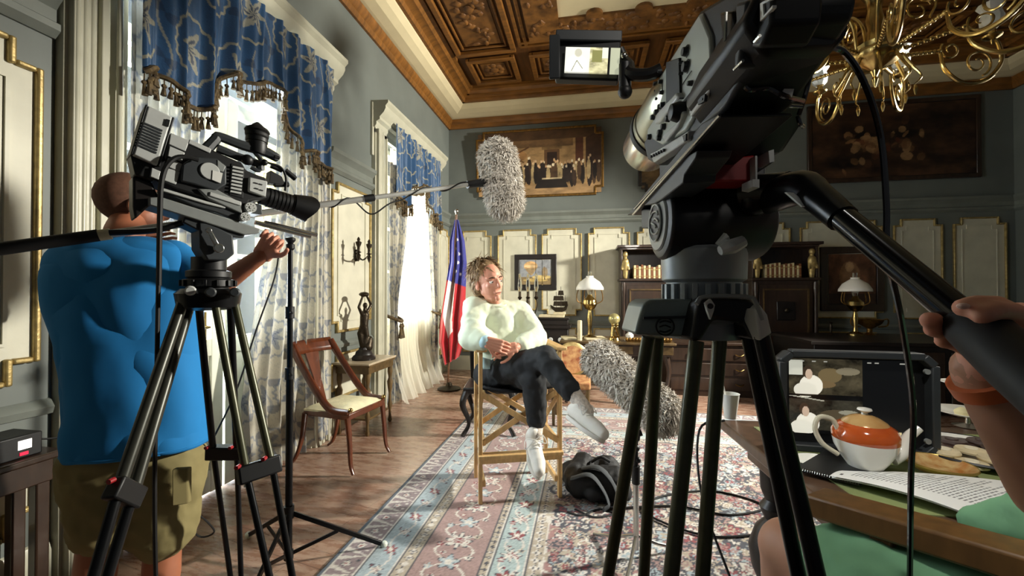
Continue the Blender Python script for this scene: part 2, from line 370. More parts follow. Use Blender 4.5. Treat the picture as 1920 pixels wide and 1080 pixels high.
# crown moulding, cove and coffered ceiling
CR = [(0, 4.22), (0.03, 4.22), (0.05, 4.25), (0.05, 4.28), (0.09, 4.32), (0.1, 4.36), (0, 4.38)]
tc_ = MB()
for a, b, N in (((XL, -3, 0), (XL, YB, 0), NX), ((XL, YB, 0), (XR, YB, 0), NB), ((XR, YB, 0), (XR, -3, 0), NR)):
    tc_.prism([Vector(a)+N*o+Vector((0, 0, z)) for o, z in CR], Vector(b)-Vector(a))
struct(build(tc_, 'trim_1', M_wood, bev=0))
mb = MB(); n = 5; A = 0.36
prof = [(0.02+A*math.sin(t*PI/2/n)*1.0, 4.36+0.18*(1-math.cos(t*PI/2/n))) for t in range(n+1)]
for (o0, z0), (o1, z1) in zip(prof, prof[1:]):
    mb.add([(XL+o0, -3, z0), (XL+o0, YB-o0, z0), (XR-o0, YB-o0, z0), (XR-o0, -3, z0), (XL+o1, -3, z1), (XL+o1, YB-o1, z1), (XR-o1, YB-o1, z1), (XR-o1, -3, z1)],
           [(0, 1, 5, 4), (1, 2, 6, 5), (2, 3, 7, 6)])
struct(build(mb, 'trim_2', M_cove))
cx0, cx1, cy1 = XL+A, XR-A, YB-A
mb = MB(); mb.bb(XL, XR, -3, YB, Z_CEIL, Z_CEIL+0.1); ceil = struct(build(mb, 'ceiling', M_wood2))
mb = MB()
FR = [(0, 4.50), (0.05, 4.50), (0.07, 4.53), (0.07, 4.55), (0.12, 4.575), (0.16, 4.575), (0.19, 4.61), (0.24, 4.62), (0.24, Z_CEIL), (0, Z_CEIL)]
for a, b, N in (((cx0, -3, 0), (cx0, cy1, 0), NX), ((cx0, cy1, 0), (cx1, cy1, 0), NB), ((cx1, cy1, 0), (cx1, -3, 0), NR)):
    mb.prism([Vector(a)+N*o+Vector((0, 0, z)) for o, z in FR], Vector(b)-Vector(a))
build(mb, 'ceiling_border', M_wood, ceil)
M_carve = mat('carved_ceiling_relief', '8a5c28', 0.5, var=0.55, scale=9, bump=0.4, bscale=14, col2='4f300f')
def coffer(x0, x1, y0, y1, carve=True):
    g = MB()
    for k, (bw, z, h) in enumerate(((0.07, 4.615, 0.05), (0.03, 4.635, 0.03))):
        q = k*0.085; a0, a1, b0, b1 = x0-0.1+q, x1+0.1-q, y0-0.1+q, y1+0.1-q
        for c, s in (((a0, (b0+b1)/2, z), (bw, b1-b0+bw, h)), ((a1, (b0+b1)/2, z), (bw, b1-b0+bw, h)), (((a0+a1)/2, b0, z), (a1-a0, bw, h+.003)), (((a0+a1)/2, b1, z), (a1-a0, bw, h+.003))): g.box(c, s)
    build(g, 'coffer_moulding', M_wood, ceil, bev=0.01)
    if carve:
        c = MB(); c.bb(x0+0.04, x1-0.04, y0+0.04, y1-0.04, 4.635, 4.66)
        mx, my = (x0+x1)/2, (y0+y1)/2
        for i in range(8):
            a = i*PI/4; r = min(x1-x0, y1-y0)*0.26
            c.sph((mx+r*math.cos(a), my+r*math.sin(a), 4.635), (0.05, 0.05, 0.02), 8)
        if y1-y0 > 0.8:
            for i in range(int((y1-y0)/0.09)):
                yy = y0+0.09*(i+0.7); c.sph((mx+0.14*math.sin(i*1.1), yy, 4.635), (0.07, 0.035, 0.02), 8); c.sph((mx-0.1*math.sin(i*0.8), yy, 4.635), (0.03, 0.06, 0.018), 8)
        c.sph((mx, my, 4.635), (0.07, 0.07, 0.03), 10); build(c, 'coffer_carving', M_carve, ceil)
for y0, y1 in ((3.85, 5.34), (1.9, 3.4)):
    coffer(-1.62, -1.06, y0, y1); coffer(4.6, 5.2, y0, y1)
for k in range(8): coffer(-1.54+0.9*k, -1.11+0.9*k, 5.72, 6.13)
g = MB()
for x in (-0.86, -0.78): g.bb(x-0.02, x+0.02, -3, 5.42, 4.62, 4.66)
for y in (5.42, 5.34): g.bb(-0.86, 4.4, y-0.02, y+0.02, 4.618, 4.66)
build(g, 'ceiling_batten', M_wood, ceil)
g = MB()   # carved surround of the pale centre field
g.bb(-0.72, -0.32, -1.5, 5.3, 4.60, 4.66); g.bb(-0.319, 4.4, 4.92, 5.299, 4.602, 4.66)
for i in range(9): g.cyl((-0.32+0.02, -0.5+0.62*i, 4.595), (-0.3, -0.5+0.62*i, 4.66), 0.09, seg=14)
for i in range(8): g.cyl((0.1+0.56*i, 4.92, 4.595), (0.1+0.56*i, 4.92, 4.66), 0.1, seg=14)
for i in range(260):
    x = random.uniform(-0.7, -0.34); y = random.uniform(-1, 5.2)
    if random.random() < 0.5: x, y = random.uniform(-0.3, 4.3), random.uniform(4.96, 5.26)
    g.sph((x, y, 4.60), (random.uniform(.02, .06), random.uniform(.02, .06), 0.018), 7)
build(g, 'carved_surround', M_carve, ceil)
g = MB(); g.bb(-0.32, 4.4, -1.5, 4.92, 4.63, 4.66); build(g, 'centre_field', M_cove, ceil)

# ---------------------------------------------------------------- windows: casing, cornice, french doors
M_door = mat('door_paint_white', 'dcdccb', 0.4, var=0.05)
M_shut = mat('shutter_paint_yellow', 'd9cc86', 0.5, var=0.06); _n = M_shut.node_tree; _t = _n.nodes.new('ShaderNodeBsdfTranslucent'); _t.inputs[0].default_value = (.75, .66, .3, 1); _x = _n.nodes.new('ShaderNodeMixShader'); _x.inputs[0].default_value = 0.3
_n.links.new(_n.nodes['Principled BSDF'].outputs[0], _x.inputs[1]); _n.links.new(_t.outputs[0], _x.inputs[2]); _n.links.new(_x.outputs[0], _n.nodes['Material Output'].inputs[0])
def window(idx, y0, y1):
    c0, c1 = y0-0.27, y1+0.26
    mb = MB()
    for a, b in ((c0, y0+0.0), (y1-0.0, c1)):
        for dx, e0, e1 in ((0.05, 0, 1), (0.085, 0.06, 0.40), (0.075, 0.5, 0.62)):
            mb.bb(XL, XL+dx, a+(b-a)*e0, a+(b-a)*e1, 0, WT+0.05)
        for q in (0.12, 0.23, 0.34, 0.78): mb.cyl((XL+0.078, a+(b-a)*q, 0), (XL+0.078, a+(b-a)*q, WT), 0.013, seg=8)
    mb.bb(XL, XL+0.05, c0, c1, WT, 3.36)
    win = struct(build(mb, 'window_%d' % idx, M_case, bev=0.004))
    m2 = MB(); PR = [(0, 3.22), (0.05, 3.22), (0.07, 3.25), (0.07, 3.28), (0.11, 3.30), (0.11, 3.33), (0.16, 3.38), (0.18, 3.42), (0.18, 3.45), (0.21, 3.48), (0.21, 3.51), (0, 3.52)]
    m2.prism([Vector((XL+o, c0-0.02, z)) for o, z in PR], (0, c1-c0+0.04, 0)); build(m2, 'cornice', M_case, win)
    m3 = MB()                                             # outer ears / raised surround
    m3.bb(XL, XL+0.03, c0-0.03, c0+0.08, 2.9, 3.5); m3.bb(XL, XL+0.03, c1-0.08, c1+0.03, 2.9, 3.5); build(m3, 'casing_ear', M_case, win, bev=0.006)
    ym = (y0+y1)/2; xf = XL-0.12
    for a, b in ((y0, ym-0.01), (ym+0.01, y1)):           # two door leaves with glass above a panelled foot
        f = MB(); f.bb(xf-0.03, xf+0.03, a, a+0.09, 0.01, 2.72); f.bb(xf-0.03, xf+0.03, b-0.09, b, 0.01, 2.72)
        for z0, z1 in ((0.01, 0.16), (0.92, 1.04), (2.62, 2.72)): f.bb(xf-0.027, xf+0.027, a+.005, b-.005, z0+.003, z1-.003)
        f.bb(xf-0.012, xf+0.012, a+0.05, b-0.05, 0.1, 1.0); f.bb(xf-0.02, xf+0.024, a+0.17, b-0.17, 0.26, 0.84)
        for z0 in (1.60, 2.15): f.bb(xf-0.02, xf+0.02, a, b, z0, z0+0.03)
        build(f, 'door_leaf', M_door, win, bev=0.004)
        g = MB(); g.bb(xf-0.003, xf+0.003, a+0.08, b-0.08, 1.03, 2.63); build(g, 'pane', M_pane, win)
    t = MB(); t.bb(xf-0.03, xf+0.03, y0, y1, 2.74, 2.84); t.bb(xf-0.03, xf+0.03, y0, y1, WT-0.06, WT); t.bb(xf-0.027, xf+0.027, ym-0.03, ym+0.03, 2.8, WT-.01)
    build(t, 'transom', M_door, win)
    g = MB(); g.bb(xf-0.003, xf+0.003, y0, y1, 2.84, WT-0.06); build(g, 'pane', M_pane, win)
    return win
win1 = window(1, *W1); win2 = window(2, *W2)
# folding shutter leaves outside the near window, opened back
for y in (2.30, 2.98):
    s = MB(); xs = XL-0.28
    s.bb(xs-0.02, xs+0.02, y, y+0.05, 1.05, 2.6); s.bb(xs-0.02, xs+0.02, y+0.27, y+0.32, 1.05, 2.6)
    for k in range(22): s.box((xs, y+0.16, 1.1+k*0.068), (0.04, 0.24, 0.045))
    for z in (1.05, 1.8, 2.55): s.bb(xs-0.02, xs+0.02, y, y+0.32, z, z+0.07)
    build(s, 'shutter', M_shut, win1)
s = MB(); s.bb(XL-0.092, XL-0.084, 2.29, 2.34, 1.0, 1.22); s.cyl((XL-.084, 2.315, 1.12), (XL-.05, 2.315, 1.12), .012); s.cyl((XL-.05, 2.26, 1.12), (XL-.05, 2.33, 1.12), .009); build(s, 'lock_plate', M_brass, win1)
CanvasN = [('notice_paper', 2.39, 2.47, 1.08, 1.24)]
for n_, ya_, yb_, za_, zb_ in CanvasN:
    s = MB(); s.bb(XL-.092, XL-.088, ya_, yb_, za_, zb_); build(s, n_, mat('notice_white', 'efeee6', .7), win1)

# ---------------------------------------------------------------- textiles
def damask(U, V, base, c1, c2, pu=0.30, pv=0.40, seed=0):
    if seed == 1: pu, pv = 0.44, 0.5
    """staggered floral medallions; U,V in metres"""
    n = U.size; col = np.tile(np.asarray(base), (n, 1))
    row = np.floor(V/pv); uu = (U/pu+0.5*(row % 2)) % 1-0.5; vv = (V/pv) % 1-0.5
    x, y = uu*pu, vv*pv; r = np.hypot(x, y*0.8); th = np.arctan2(y, x); R = 0.085*(pu/0.3)
    pet = R*(0.62+0.26*np.cos(6*th)+0.1*np.cos(12*th+1))
    ring = np.abs(r-R*1.28-0.006*np.cos(16*th)) < 0.007
    col = mixc(col, (r < pet)*0.75, c1); col = mixc(col, ((r < pet*0.6) & (np.sin(9*th+r*90) > 0))*0.9, c2)
    col = mixc(col, ring*0.8, c1)
    u2 = (U/pu+0.5*((row+1) % 2)) % 1-0.5; x2 = u2*pu
    st = np.abs(x2-0.03*np.sin(V*2*PI/pv)) < 0.006
    lf = (np.hypot(x2-0.035*np.sign(np.sin(V*4*PI/pv)), (np.abs((V/pv*2) % 1-0.5))*pv*0.5*0.6) < 0.035)
    col = mixc(col, st*0.6, c1); col = mixc(col, lf*0.65, c2 if seed else c1)
    spk = rng.random(n) < 0.10
    return mixc(col, spk*0.25, c2)
M_valance = vmat('blue_damask', 0.45, sheen=0.3, bump=0.3, bscale=120)
M_drape = vmat('cream_damask', 0.6, sheen=0.2, bump=0.3, bscale=120, trans=0.06)
M_sheer = mat('sheer_voile', 'f6f4e6', 0.7, var=0.02)
nt = M_sheer.node_tree; bs = nt.nodes['Principled BSDF']; tr = nt.nodes.new('ShaderNodeBsdfTranslucent'); tr.inputs[0].default_value = (0.95, 0.94, 0.86, 1)
tp = nt.nodes.new('ShaderNodeBsdfTransparent'); m1 = nt.nodes.new('ShaderNodeMixShader'); m1.inputs[0].default_value = 0.6; m2_ = nt.nodes.new('ShaderNodeMixShader'); m2_.inputs[0].default_value = 0.25
nt.links.new(bs.outputs[0], m1.inputs[1]); nt.links.new(tr.outputs[0], m1.inputs[2]); nt.links.new(m1.outputs[0], m2_.inputs[1]); nt.links.new(tp.outputs[0], m2_.inputs[2]); nt.links.new(m2_.outputs[0], nt.nodes['Material Output'].inputs[0])
M_fringe = mat('brown_tassel_fringe', '33281b', 0.8, var=0.4, scale=40, col2='6f5c3a')
BLUE, BLU2, GOLDT, CREAM, SLATE, SLT2 = C3('234c74', '122a48', 'a09a80', 'bdb8a8', '7b838f', '5b6476')
def hang(name, m, ys, zs, x0, amp, folds, pat, parent=None, nu=260, nv=200, full=1.6, seed=0, solid=0.0):
    """cloth on the left wall: ys(v)->(ya,yb), zs(u)->(top,bottom), folds along u"""
    u = np.linspace(0, 1, nu+1); v = np.linspace(0, 1, nv+1); Ug, Vg = np.meshgrid(u, v)
    ya = np.interp(Vg, *ys[0]); yb = np.interp(Vg, *ys[1])
    zt = np.interp(Ug, *zs[0]); zb = np.interp(Ug, *zs[1])
    Z = zt+(zb-zt)*Vg; Y = ya+(yb-ya)*Ug
    ph = 2*PI*folds*Ug+0.7*np.sin(5*Ug+seed)+0.5*np.sin(3*Vg+seed*2+7*Ug)
    wd = (yb-ya)/((yb-ya).max()); a = amp*(0.55+0.45*Vg)
    X = x0+a*(np.sin(ph)+0.35*np.sin(2.3*ph+seed))/1.2
    Y = Y+0.25*a*np.cos(ph)
    width = (yb-ya).max()*full
    o = gridmesh(name, np.stack([X, Y, Z], -1).reshape(-1, 3), nu, nv, m, parent, solid=solid)
    if pat: paint(o, damask((Ug*width).ravel(), (Z).ravel(), *pat, seed=seed))
    return o, (X, Y, Z)
def valance(c0, c1, label, dens=1.0):
    us = np.linspace(0, 1, 61)
    zb = []
    for u in us:
        z = 2.46+0.05*math.sin(u*25)
        if 0.26 < u < 0.72: z += 0.36*math.sin((u-0.26)/0.46*PI)**0.6
        if u < 0.1: z += 0.0
        zb.append(z)
    o, (X, Y, Z) = hang('valance', M_valance, (([0, 1], [c0, c0]), ([0, 1], [c1, c1])), (([0, 1], [3.36, 3.36]), (us, zb)), XL+0.16, 0.045, 9, (BLUE, GOLDT, BLU2), nu=420, nv=150, full=1.5, seed=1)
    setp(o, label, 'valance', 'blue damask valances over the windows')
    f = MB(); nbm = X.shape[1]
    xb, yb_, zb_ = X[-1], Y[-1], Z[-1]
    f.tube([(xb[i]+0.012, yb_[i], zb_[i]+0.01) for i in range(0, nbm, 4)], 0.014, 6)
    for i in range(0, nbm, 4):
        x, y, z = xb[i]+0.012, yb_[i], zb_[i]; q = random.uniform(0.85, 1.25)*0.1*dens
        f.cyl((x, y, z), (x+random.uniform(-.004, .004), y, z-q*0.35), 0.004, seg=4); f.sph((x, y, z-q*0.42), (0.013, 0.013, 0.012), 6)
        f.cyl((x, y, z-q*0.5), (x, y+random.uniform(-.006, .006), z-q), 0.007, 0.015, 6)
    build(f, 'tassel_fringe', M_fringe, o)
    return o
valance(1.71, 3.36, 'blue damask valance with tassel fringe over the near window')
valance(4.56, 6.16, 'blue damask valance with tassel fringe over the far window')
def tieband(parent, y, z, w_):
    t = MB(); t.tube([(XL+0.03, y-w_, z+0.06), (XL+0.17, y-w_*0.5, z), (XL+0.2, y, z-0.02), (XL+0.17, y+w_*0.5, z), (XL+0.03, y+w_, z+0.06)], 0.02, 8, n=4)
    for k in (0, 1): t.lathe([(0.006, 0.1), (0.022, 0.06), (0.012, 0.04), (0.03, -0.08), (0.0, -0.09)], (XL+0.2, y-0.02+0.05*k, z-0.14))
    build(t, 'tieback', M_fringe, parent)
CRP = (CREAM, SLATE, SLT2)
o, _ = hang('drape', M_drape, (([0, 1], [1.74, 1.74]), ([0, .6, 1], [2.2, 2.1, 2.1])), (([0, 1], [2.95, 2.95]), ([0, 1], [0.02, 0.02])), XL+0.07, 0.03, 7, CRP, seed=2)
setp(o, 'cream floral drape at the left side of the near window, behind the cameraman', 'curtain', 'cream floral window drapes')
o, _ = hang('drape', M_drape, (([0, .3, .55, .8, 1], [2.75, 2.72, 2.55, 2.42, 2.45]), ([0, 1], [3.36, 3.42])), (([0, 1], [2.9, 2.9]), ([0, 1], [0.02, 0.06])), XL+0.09, 0.045, 7, CRP, nu=420, nv=320, seed=3)
setp(o, 'cream floral drape hanging to the floor behind the side chair', 'curtain', 'cream floral window drapes')
o, _ = hang('drape', M_drape, (([0, .55, .63, 1], [4.56, 4.56, 4.6, 4.5]), ([0, .3, .6, .66, 1], [5.1, 5.0, 4.76, 4.74, 4.95])), (([0, 1], [2.9, 2.9]), ([0, 1], [0.02, 0.02])), XL+0.1, 0.04, 6, CRP, seed=4)
setp(o, 'cream floral drape tied back beside the pedestal table', 'curtain', 'cream floral window drapes'); tieband(o, 4.67, 1.02, 0.1)
o, _ = hang('drape', M_drape, (([0, .6, .66, 1], [5.75, 5.95, 5.97, 5.9]), ([0, .6, 1], [6.14, 6.1, 6.14])), (([0, 1], [2.9, 2.9]), ([0, 1], [0.02, 0.02])), XL+0.1, 0.04, 5, CRP, seed=5)
setp(o, 'cream floral drape tied back next to the flag', 'curtain', 'cream floral window drapes'); tieband(o, 6.04, 1.02, 0.08)
o, _ = hang('sheer_curtain', M_sheer, (([0, .5, 1], [4.66, 4.7, 4.68]), ([0, .5, 1], [6.02, 6.0, 6.1])), (([0, 1], [3.1, 3.1]), ([0, 1], [0.0, 0.01])), XL+0.06, 0.03, 13, None, seed=6)
co = np.zeros(len(o.data.vertices)*3, dtype=np.float32); o.data.vertices.foreach_get('co', co); co = co.reshape(-1, 3)
k = np.clip((0.7-co[:, 2])/0.7, 0, 1)**1.6; co[:, 0] += k*0.15*(1+0.35*np.sin(co[:, 1]*23)); o.data.vertices.foreach_set('co', co.ravel())
setp(o, 'sheer white curtain glowing in the far window and pooling on the floor', 'curtain')
# ---------------------------------------------------------------- persian rug
def make_rug(x0, x1, y0, y1, z, h=0.0085):
    nu, nv = int((x1-x0)/h), int((y1-y0)/h)
    xs = np.linspace(0, x1-x0, nu+1); ys = np.linspace(0, y1-y0, nv+1); X, Y = np.meshgrid(xs, ys)
    W_, H_ = x1-x0, y1-y0
    dx = np.minimum(X, W_-X); dy = np.minimum(Y, H_-Y); d = np.minimum(dx, dy); s = np.where(dx < dy, Y, X)
    CRE, ROSE, BLU, NAVY, RED, TAN, MAU = C3('cdc8c0', '9c7f7b', '9dacb3', '3a3d48', '84363c', 'aca08e', '857679')
    n = X.size; D = d.ravel(); S = s.ravel(); col = np.tile(ROSE, (n, 1))
    def band(a, b, c):
        nonlocal col; col = mixc(col, (D >= a) & (D < b), c)
    def flower(u, v, R, c1, c2, c3=None, k=6):
        nonlocal col
        r = np.hypot(u, v); th = np.arctan2(v, u); f = R*(0.75+0.25*np.cos(k*th))
        col = mixc(col, r < f*1.15, NAVY if c3 is None else c3); col = mixc(col, r < f, c1); col = mixc(col, r < f*0.45, c2)
    def cells(D0, D1, p, off=0.0):
        """local coords inside a band cell"""
        t = (S+off) % p-p/2; v = D-(D0+D1)/2; inb = (D > D0+0.004) & (D < D1-0.004)
        return np.where(inb, t, 9.0), v
    band(0, .02, C3('4a5664')[0]); band(.02, .03, CRE)
    band(.03, .17, MAU)
    t, v = cells(.03, .17, .14)
    tri = np.abs(t) < 0.055*(1-(v+0.07)/0.14)
    col = mixc(col, tri*0.9, CRE); col = mixc(col, (np.abs(t) < 0.02*(1-(v+0.05)/0.11))*1.0, MAU)
    t, v = cells(.03, .17, .14, .07); flower(t, v+0.01, .024, CRE, RED); flower(t+0.03, v-0.04, .012, CRE, NAVY); flower(t-0.03, v-0.04, .012, CRE, NAVY)
    for a in (.17, .33, .41, .74, .79, .96, 1.04): band(a, a+.006, CRE); band(a+.006, a+.012, NAVY)
    band(.182, .33, BLU); band(.345, .41, TAN)
    t, v = cells(.182, .33, .32); flower(t, v, .038, RED, CRE, BLU*0.7); 
    t, v = cells(.182, .33, .32, .16); flower(t, v, .032, CRE, ROSE, NAVY, 5)
    t, v = cells(.182, .33, .16, .08); col = mixc(col, (np.abs(v-0.03*np.sin(S*2*PI/.32)) < .005)*(np.abs(t) < 1), CRE)
    for q in (.05, .11): 
        t, v = cells(.182, .33, .16, q); flower(t, v+(0.035 if q < .1 else -0.035), .011, NAVY, RED)
    t, v = cells(.345, .41, .05); flower(t, v, .02, CRE, NAVY, NAVY, 4)
    for (a, b, p, bg) in ((.425, .74, .36, C3('9a7f7b')[0]), (.805, .96, .34, C3('9fb0b0')[0])):
        band(a, b, bg)
        t, v = cells(a, b, p); flower(t, v, min(.07, (b-a)*.33), CRE, RED, NAVY, 8)
        t, v = cells(a, b, p, p/2); flower(t, v, min(.055, (b-a)*.3), RED if b > .8 else BLU, CRE, NAVY, 5)
        am = (b-a)*.32
        vv = D-(a+b)/2; inb = (D > a+.01) & (D < b-.01)
        col = mixc(col, (np.abs(vv-am*np.sin(S*2*PI/p)) < .006)*inb, CRE); col = mixc(col, (np.abs(vv+am*np.sin(S*2*PI/p)) < .006)*inb, CRE)
        for q in range(4):
            t, v = cells(a, b, p, q*p/4+.045); flower(t, v-(am*.9 if q % 2 else -am*.9), .022, [RED, CRE, BLU, TAN][q], NAVY if q % 2 else CRE, NAVY, 5)
            t, v = cells(a, b, p, q*p/4+.02); flower(t, v+(am*.5 if q % 2 else -am*.5), .014, CRE, NAVY, RED, 4)
    band(.752, .79, TAN); t, v = cells(.752, .79, .045); flower(t, v, .014, NAVY, CRE, NAVY, 4)
    band(.972, 1.04, TAN); t, v = cells(.972, 1.04, .06); flower(t, v, .024, CRE, NAVY, NAVY, 4)
    fld = D >= 1.055; col = mixc(col, fld, C3('97706c')[0])
    # field: scattered flowers and scrolling vines, stamped one by one
    colg = col.reshape(Y.shape+(3,))
    def stamp(cx, cy, R, c1, c2, k, rot, spiral=False):
        i0, i1 = max(0, int((cx-R*1.3)/W_*nu)), min(nu, int((cx+R*1.3)/W_*nu)+1); j0, j1 = max(0, int((cy-R*1.3)/H_*nv)), min(nv, int((cy+R*1.3)/H_*nv)+1)
        if i1 <= i0 or j1 <= j0: return
        u = X[j0:j1, i0:i1]-cx; v = Y[j0:j1, i0:i1]-cy; r = np.hypot(u, v); th = np.arctan2(v, u)+rot; sub = colg[j0:j1, i0:i1]
        if spiral:
            m = np.abs(((r/R*1.3-th/(2*PI)) % 1)-0.5) < 0.13; m &= r < R
            sub[m] = c1
        else:
            f = R*(0.78+0.22*np.cos(k*th)); sub[r < f*1.18] = NAVY; sub[r < f] = c1; sub[r < f*.62] = c2; sub[r < f*.25] = c1
    pal = [CRE, RED, BLU, TAN, NAVY, ROSE]
    for i in range(1500):
        cx, cy = random.uniform(1.07, W_-1.07), random.uniform(1.07, H_-1.07); R = random.choice((.05, .07, .1)); stamp(cx, cy, R, random.choice((CRE, TAN, NAVY)), None, 0, random.uniform(0, 6), True)
    for i in range(1300):
        cx, cy = random.uniform(1.09, W_-1.09), random.uniform(1.09, H_-1.09); a, b = random.sample(range(6), 2); stamp(cx, cy, random.choice((.018, .026, .04, .06)), pal[a], pal[b], random.choice((4, 5, 6, 8)), random.uniform(0, 6))
    col = colg.reshape(-1, 3)*(1+0.10*rng.standard_normal((n, 1)))
    fade = 0.12*(np.sin(Y.ravel()*9)+np.sin(Y.ravel()*23+1)+np.sin(X.ravel()*3))/3; col = np.clip(col*(1+fade[:, None]), 0, 1)
    Z = z+0.002*np.sin(X*2.1+Y*1.3)
    return gridmesh('persian_rug', np.stack([X+x0, Y+y0, Z], -1).reshape(-1, 3), nu, nv, vmat('rug_pile', 0.9, sheen=0.2, bump=0.5, bscale=300), cols=col, solid=0.006)
rug = make_rug(-1.26, 3.0, 0.9, 4.9, 0.007)
setp(rug, 'large red and grey-blue patterned oriental rug lying on the parquet', 'rug')
# ================================================================ painted flat surfaces (canvas, screens, print)
class Canvas:
    def __init__(s, w, h, base, asp=None):
        s.w, s.h = w, h; U, V = np.meshgrid(np.linspace(0, 1, w+1), np.linspace(0, 1, h+1)); s.U, s.V = U, V
        s.c = np.tile(np.asarray(lin(base)), (h+1, w+1, 1)).astype(float); s.asp = asp or w/h
    def _m(s, m, c, a=1.0): m = (np.clip(m, 0, 1)*a)[..., None]; s.c = s.c*(1-m)+np.asarray(lin(c))*m; return s
    def rect(s, x0, y0, x1, y1, c, a=1.0): return s._m(((s.U >= x0) & (s.U <= x1) & (s.V >= y0) & (s.V <= y1))*1.0, c, a)
    def ell(s, x, y, rx, ry, c, a=1.0, rot=0.0):
        u, v = (s.U-x)*s.asp, s.V-y; cr, sr = math.cos(rot), math.sin(rot); u, v = u*cr+v*sr, -u*sr+v*cr
        return s._m(((u/(rx*s.asp))**2+(v/ry)**2 < 1)*1.0, c, a)
    def line(s, x0, y0, x1, y1, t, c, a=1.0):
        dx, dy = (x1-x0)*s.asp, y1-y0; L2 = dx*dx+dy*dy+1e-9; q = np.clip(((s.U-x0)*s.asp*dx+(s.V-y0)*dy)/L2, 0, 1)
        return s._m((np.hypot((s.U-x0)*s.asp-q*dx, s.V-y0-q*dy) < t)*1.0, c, a)
    def poly(s, pts, c, a=1.0):
        ins = np.zeros_like(s.U, bool); n = len(pts)
        for i in range(n):
            (xa, ya), (xb, yb) = pts[i], pts[(i+1) % n]
            if ya == yb: continue
            ins ^= ((ya > s.V) != (yb > s.V)) & (s.U < (xb-xa)*(s.V-ya)/(yb-ya)+xa)
        return s._m(ins*1.0, c, a)
    def noise(s, k, a=0.2, seed=1):
        r = np.random.default_rng(seed); g = np.zeros_like(s.U)
        for o in range(4):
            n = k*2**o; q = r.random((n+2, n+2)); x, y = s.U*n, s.V*n; i, j = np.minimum(x.astype(int), n-1), np.minimum(y.astype(int), n-1); fx, fy = x-i, y-j
            fx, fy = fx*fx*(3-2*fx), fy*fy*(3-2*fy)
            g += ((q[j, i]*(1-fx)+q[j, i+1]*fx)*(1-fy)+(q[j+1, i]*(1-fx)+q[j+1, i+1]*fx)*fy-0.5)/(o+1)
        s.c = np.clip(s.c*(1+a*2*g[..., None]), 0, 1); return s
    def obj(s, name, bl, br, tl, m, parent=None, world=False):
        """corners: bottom-left, bottom-right, top-left; v runs up"""
        bl, br, tl = (np.array(Vector(q)) for q in (bl, br, tl))
        X = bl+(br-bl)*s.U[..., None]+(tl-bl)*s.V[..., None]
        return gridmesh(name, X.reshape(-1, 3), s.w, s.h, m, parent, cols=s.c.reshape(-1, 3), world=world)
M_canvas = vmat('painted_canvas', 0.45, bump=0.1, bscale=60)
M_screen = vmat('lit_screen', 0.25, bump=0, emit=0.9)
M_print = vmat('printed_surface', 0.6, bump=0)
class Trace:
    def __init__(s, O, R): s.O, s.R = Vector(O), R; s.Y = R.col[1].copy()
    def at(s, px, py, y=0.0):
        r = ray(px, py); p = s.O+s.Y*y; t = (p-EYEV).dot(s.Y)/r.dot(s.Y); w_ = EYEV+r*t-s.O
        return s.R.transposed() @ w_
    def poly(s, pts, y, dy, mb): mb.prism([s.at(a, b, y) for a, b in pts], (0, dy, 0)); return mb
# ---------------------------------------------------------------- left camera rig (seen from its right side)
zA = lambda X, Y: (200+X/3.376, 180+Y/3.376)
rA, fA = P(255, 310, 1.12), P(575, 392, 1.46)
RA = frame(fA-rA); OA = P(400, 350, 1.25); TA = Trace(OA, RA)
def pA(pts, y, dy, mb=None): mb = mb or MB(); TA.poly([zA(*q) for q in pts], y, dy, mb); return mb
def aA(X, Y, y=-0.05): return TA.at(*zA(X, Y), y)
camL = root('video_camera', OA, 'black and grey video camera with battery and lens hood on the tripod at the left', 'camera', R=RA)
b = pA([(395, 235), (660, 335), (860, 425), (885, 470), (1015, 520), (1015, 650), (905, 665), (862, 745), (600, 640), (440, 590), (280, 520), (280, 450), (360, 400)], -0.05, 0.11)
build(b, 'body', M_black, camL, bev=0.005)
b = MB()
for q in ([(405, 232), (525, 280), (500, 350), (392, 305)], [(398, 315), (497, 358), (475, 415), (385, 380)], [(390, 390), (480, 430), (462, 480), (372, 440)], [(385, 455), (465, 480), (440, 560), (362, 535)], [(285, 452), (345, 478), (330, 530), (275, 510)]): pA(q, -0.053, 0.01, b)
build(b, 'side_panel', M_lgrey, camL, bev=0.002)
b = pA([(525, 272), (665, 335), (655, 362), (515, 300)], -0.054, 0.02); build(b, 'top_rail', M_lgrey, camL, bev=0.002)
b = pA([(480, 430), (560, 380), (700, 395), (760, 440), (760, 560), (690, 600), (560, 560), (470, 540)], -0.062, 0.02); build(b, 'grip_shell', M_darkgrey, camL, bev=0.004)
c = aA(655, 475, -0.066); b = MB(); b.cyl(c, c+Vector((0, 0.02, 0)), 0.0245, seg=32); build(b, 'dial_cover', M_lgrey, camL, bev=0.002)
b = pA([(672, 470), (735, 488), (722, 552), (668, 530)], -0.068, 0.004); build(b, 'label', M_white, camL)
b = pA([(700, 400), (755, 445), (740, 480), (700, 470)], -0.064, 0.01); build(b, 'bracket', M_grey, camL, bev=0.002)
b = MB()
for k in range(8):
    x, y = 800-k*2, 442+k*22; pA([(x, y), (x+68, y+14), (x+66, y+26), (x-3, y+11)], -0.058, 0.01, b)
build(b, 'vent_slat', M_lgrey, camL)
b = pA([(786, 425), (872, 450), (865, 650), (775, 625)], -0.052, 0.01); build(b, 'vent_block', M_black, camL, bev=0.002)
b = pA([(905, 512), (1020, 540), (1008, 638), (900, 602)], -0.062, 0.05); build(b, 'lens_adapter', M_lgrey, camL, bev=0.003)
b = MB()
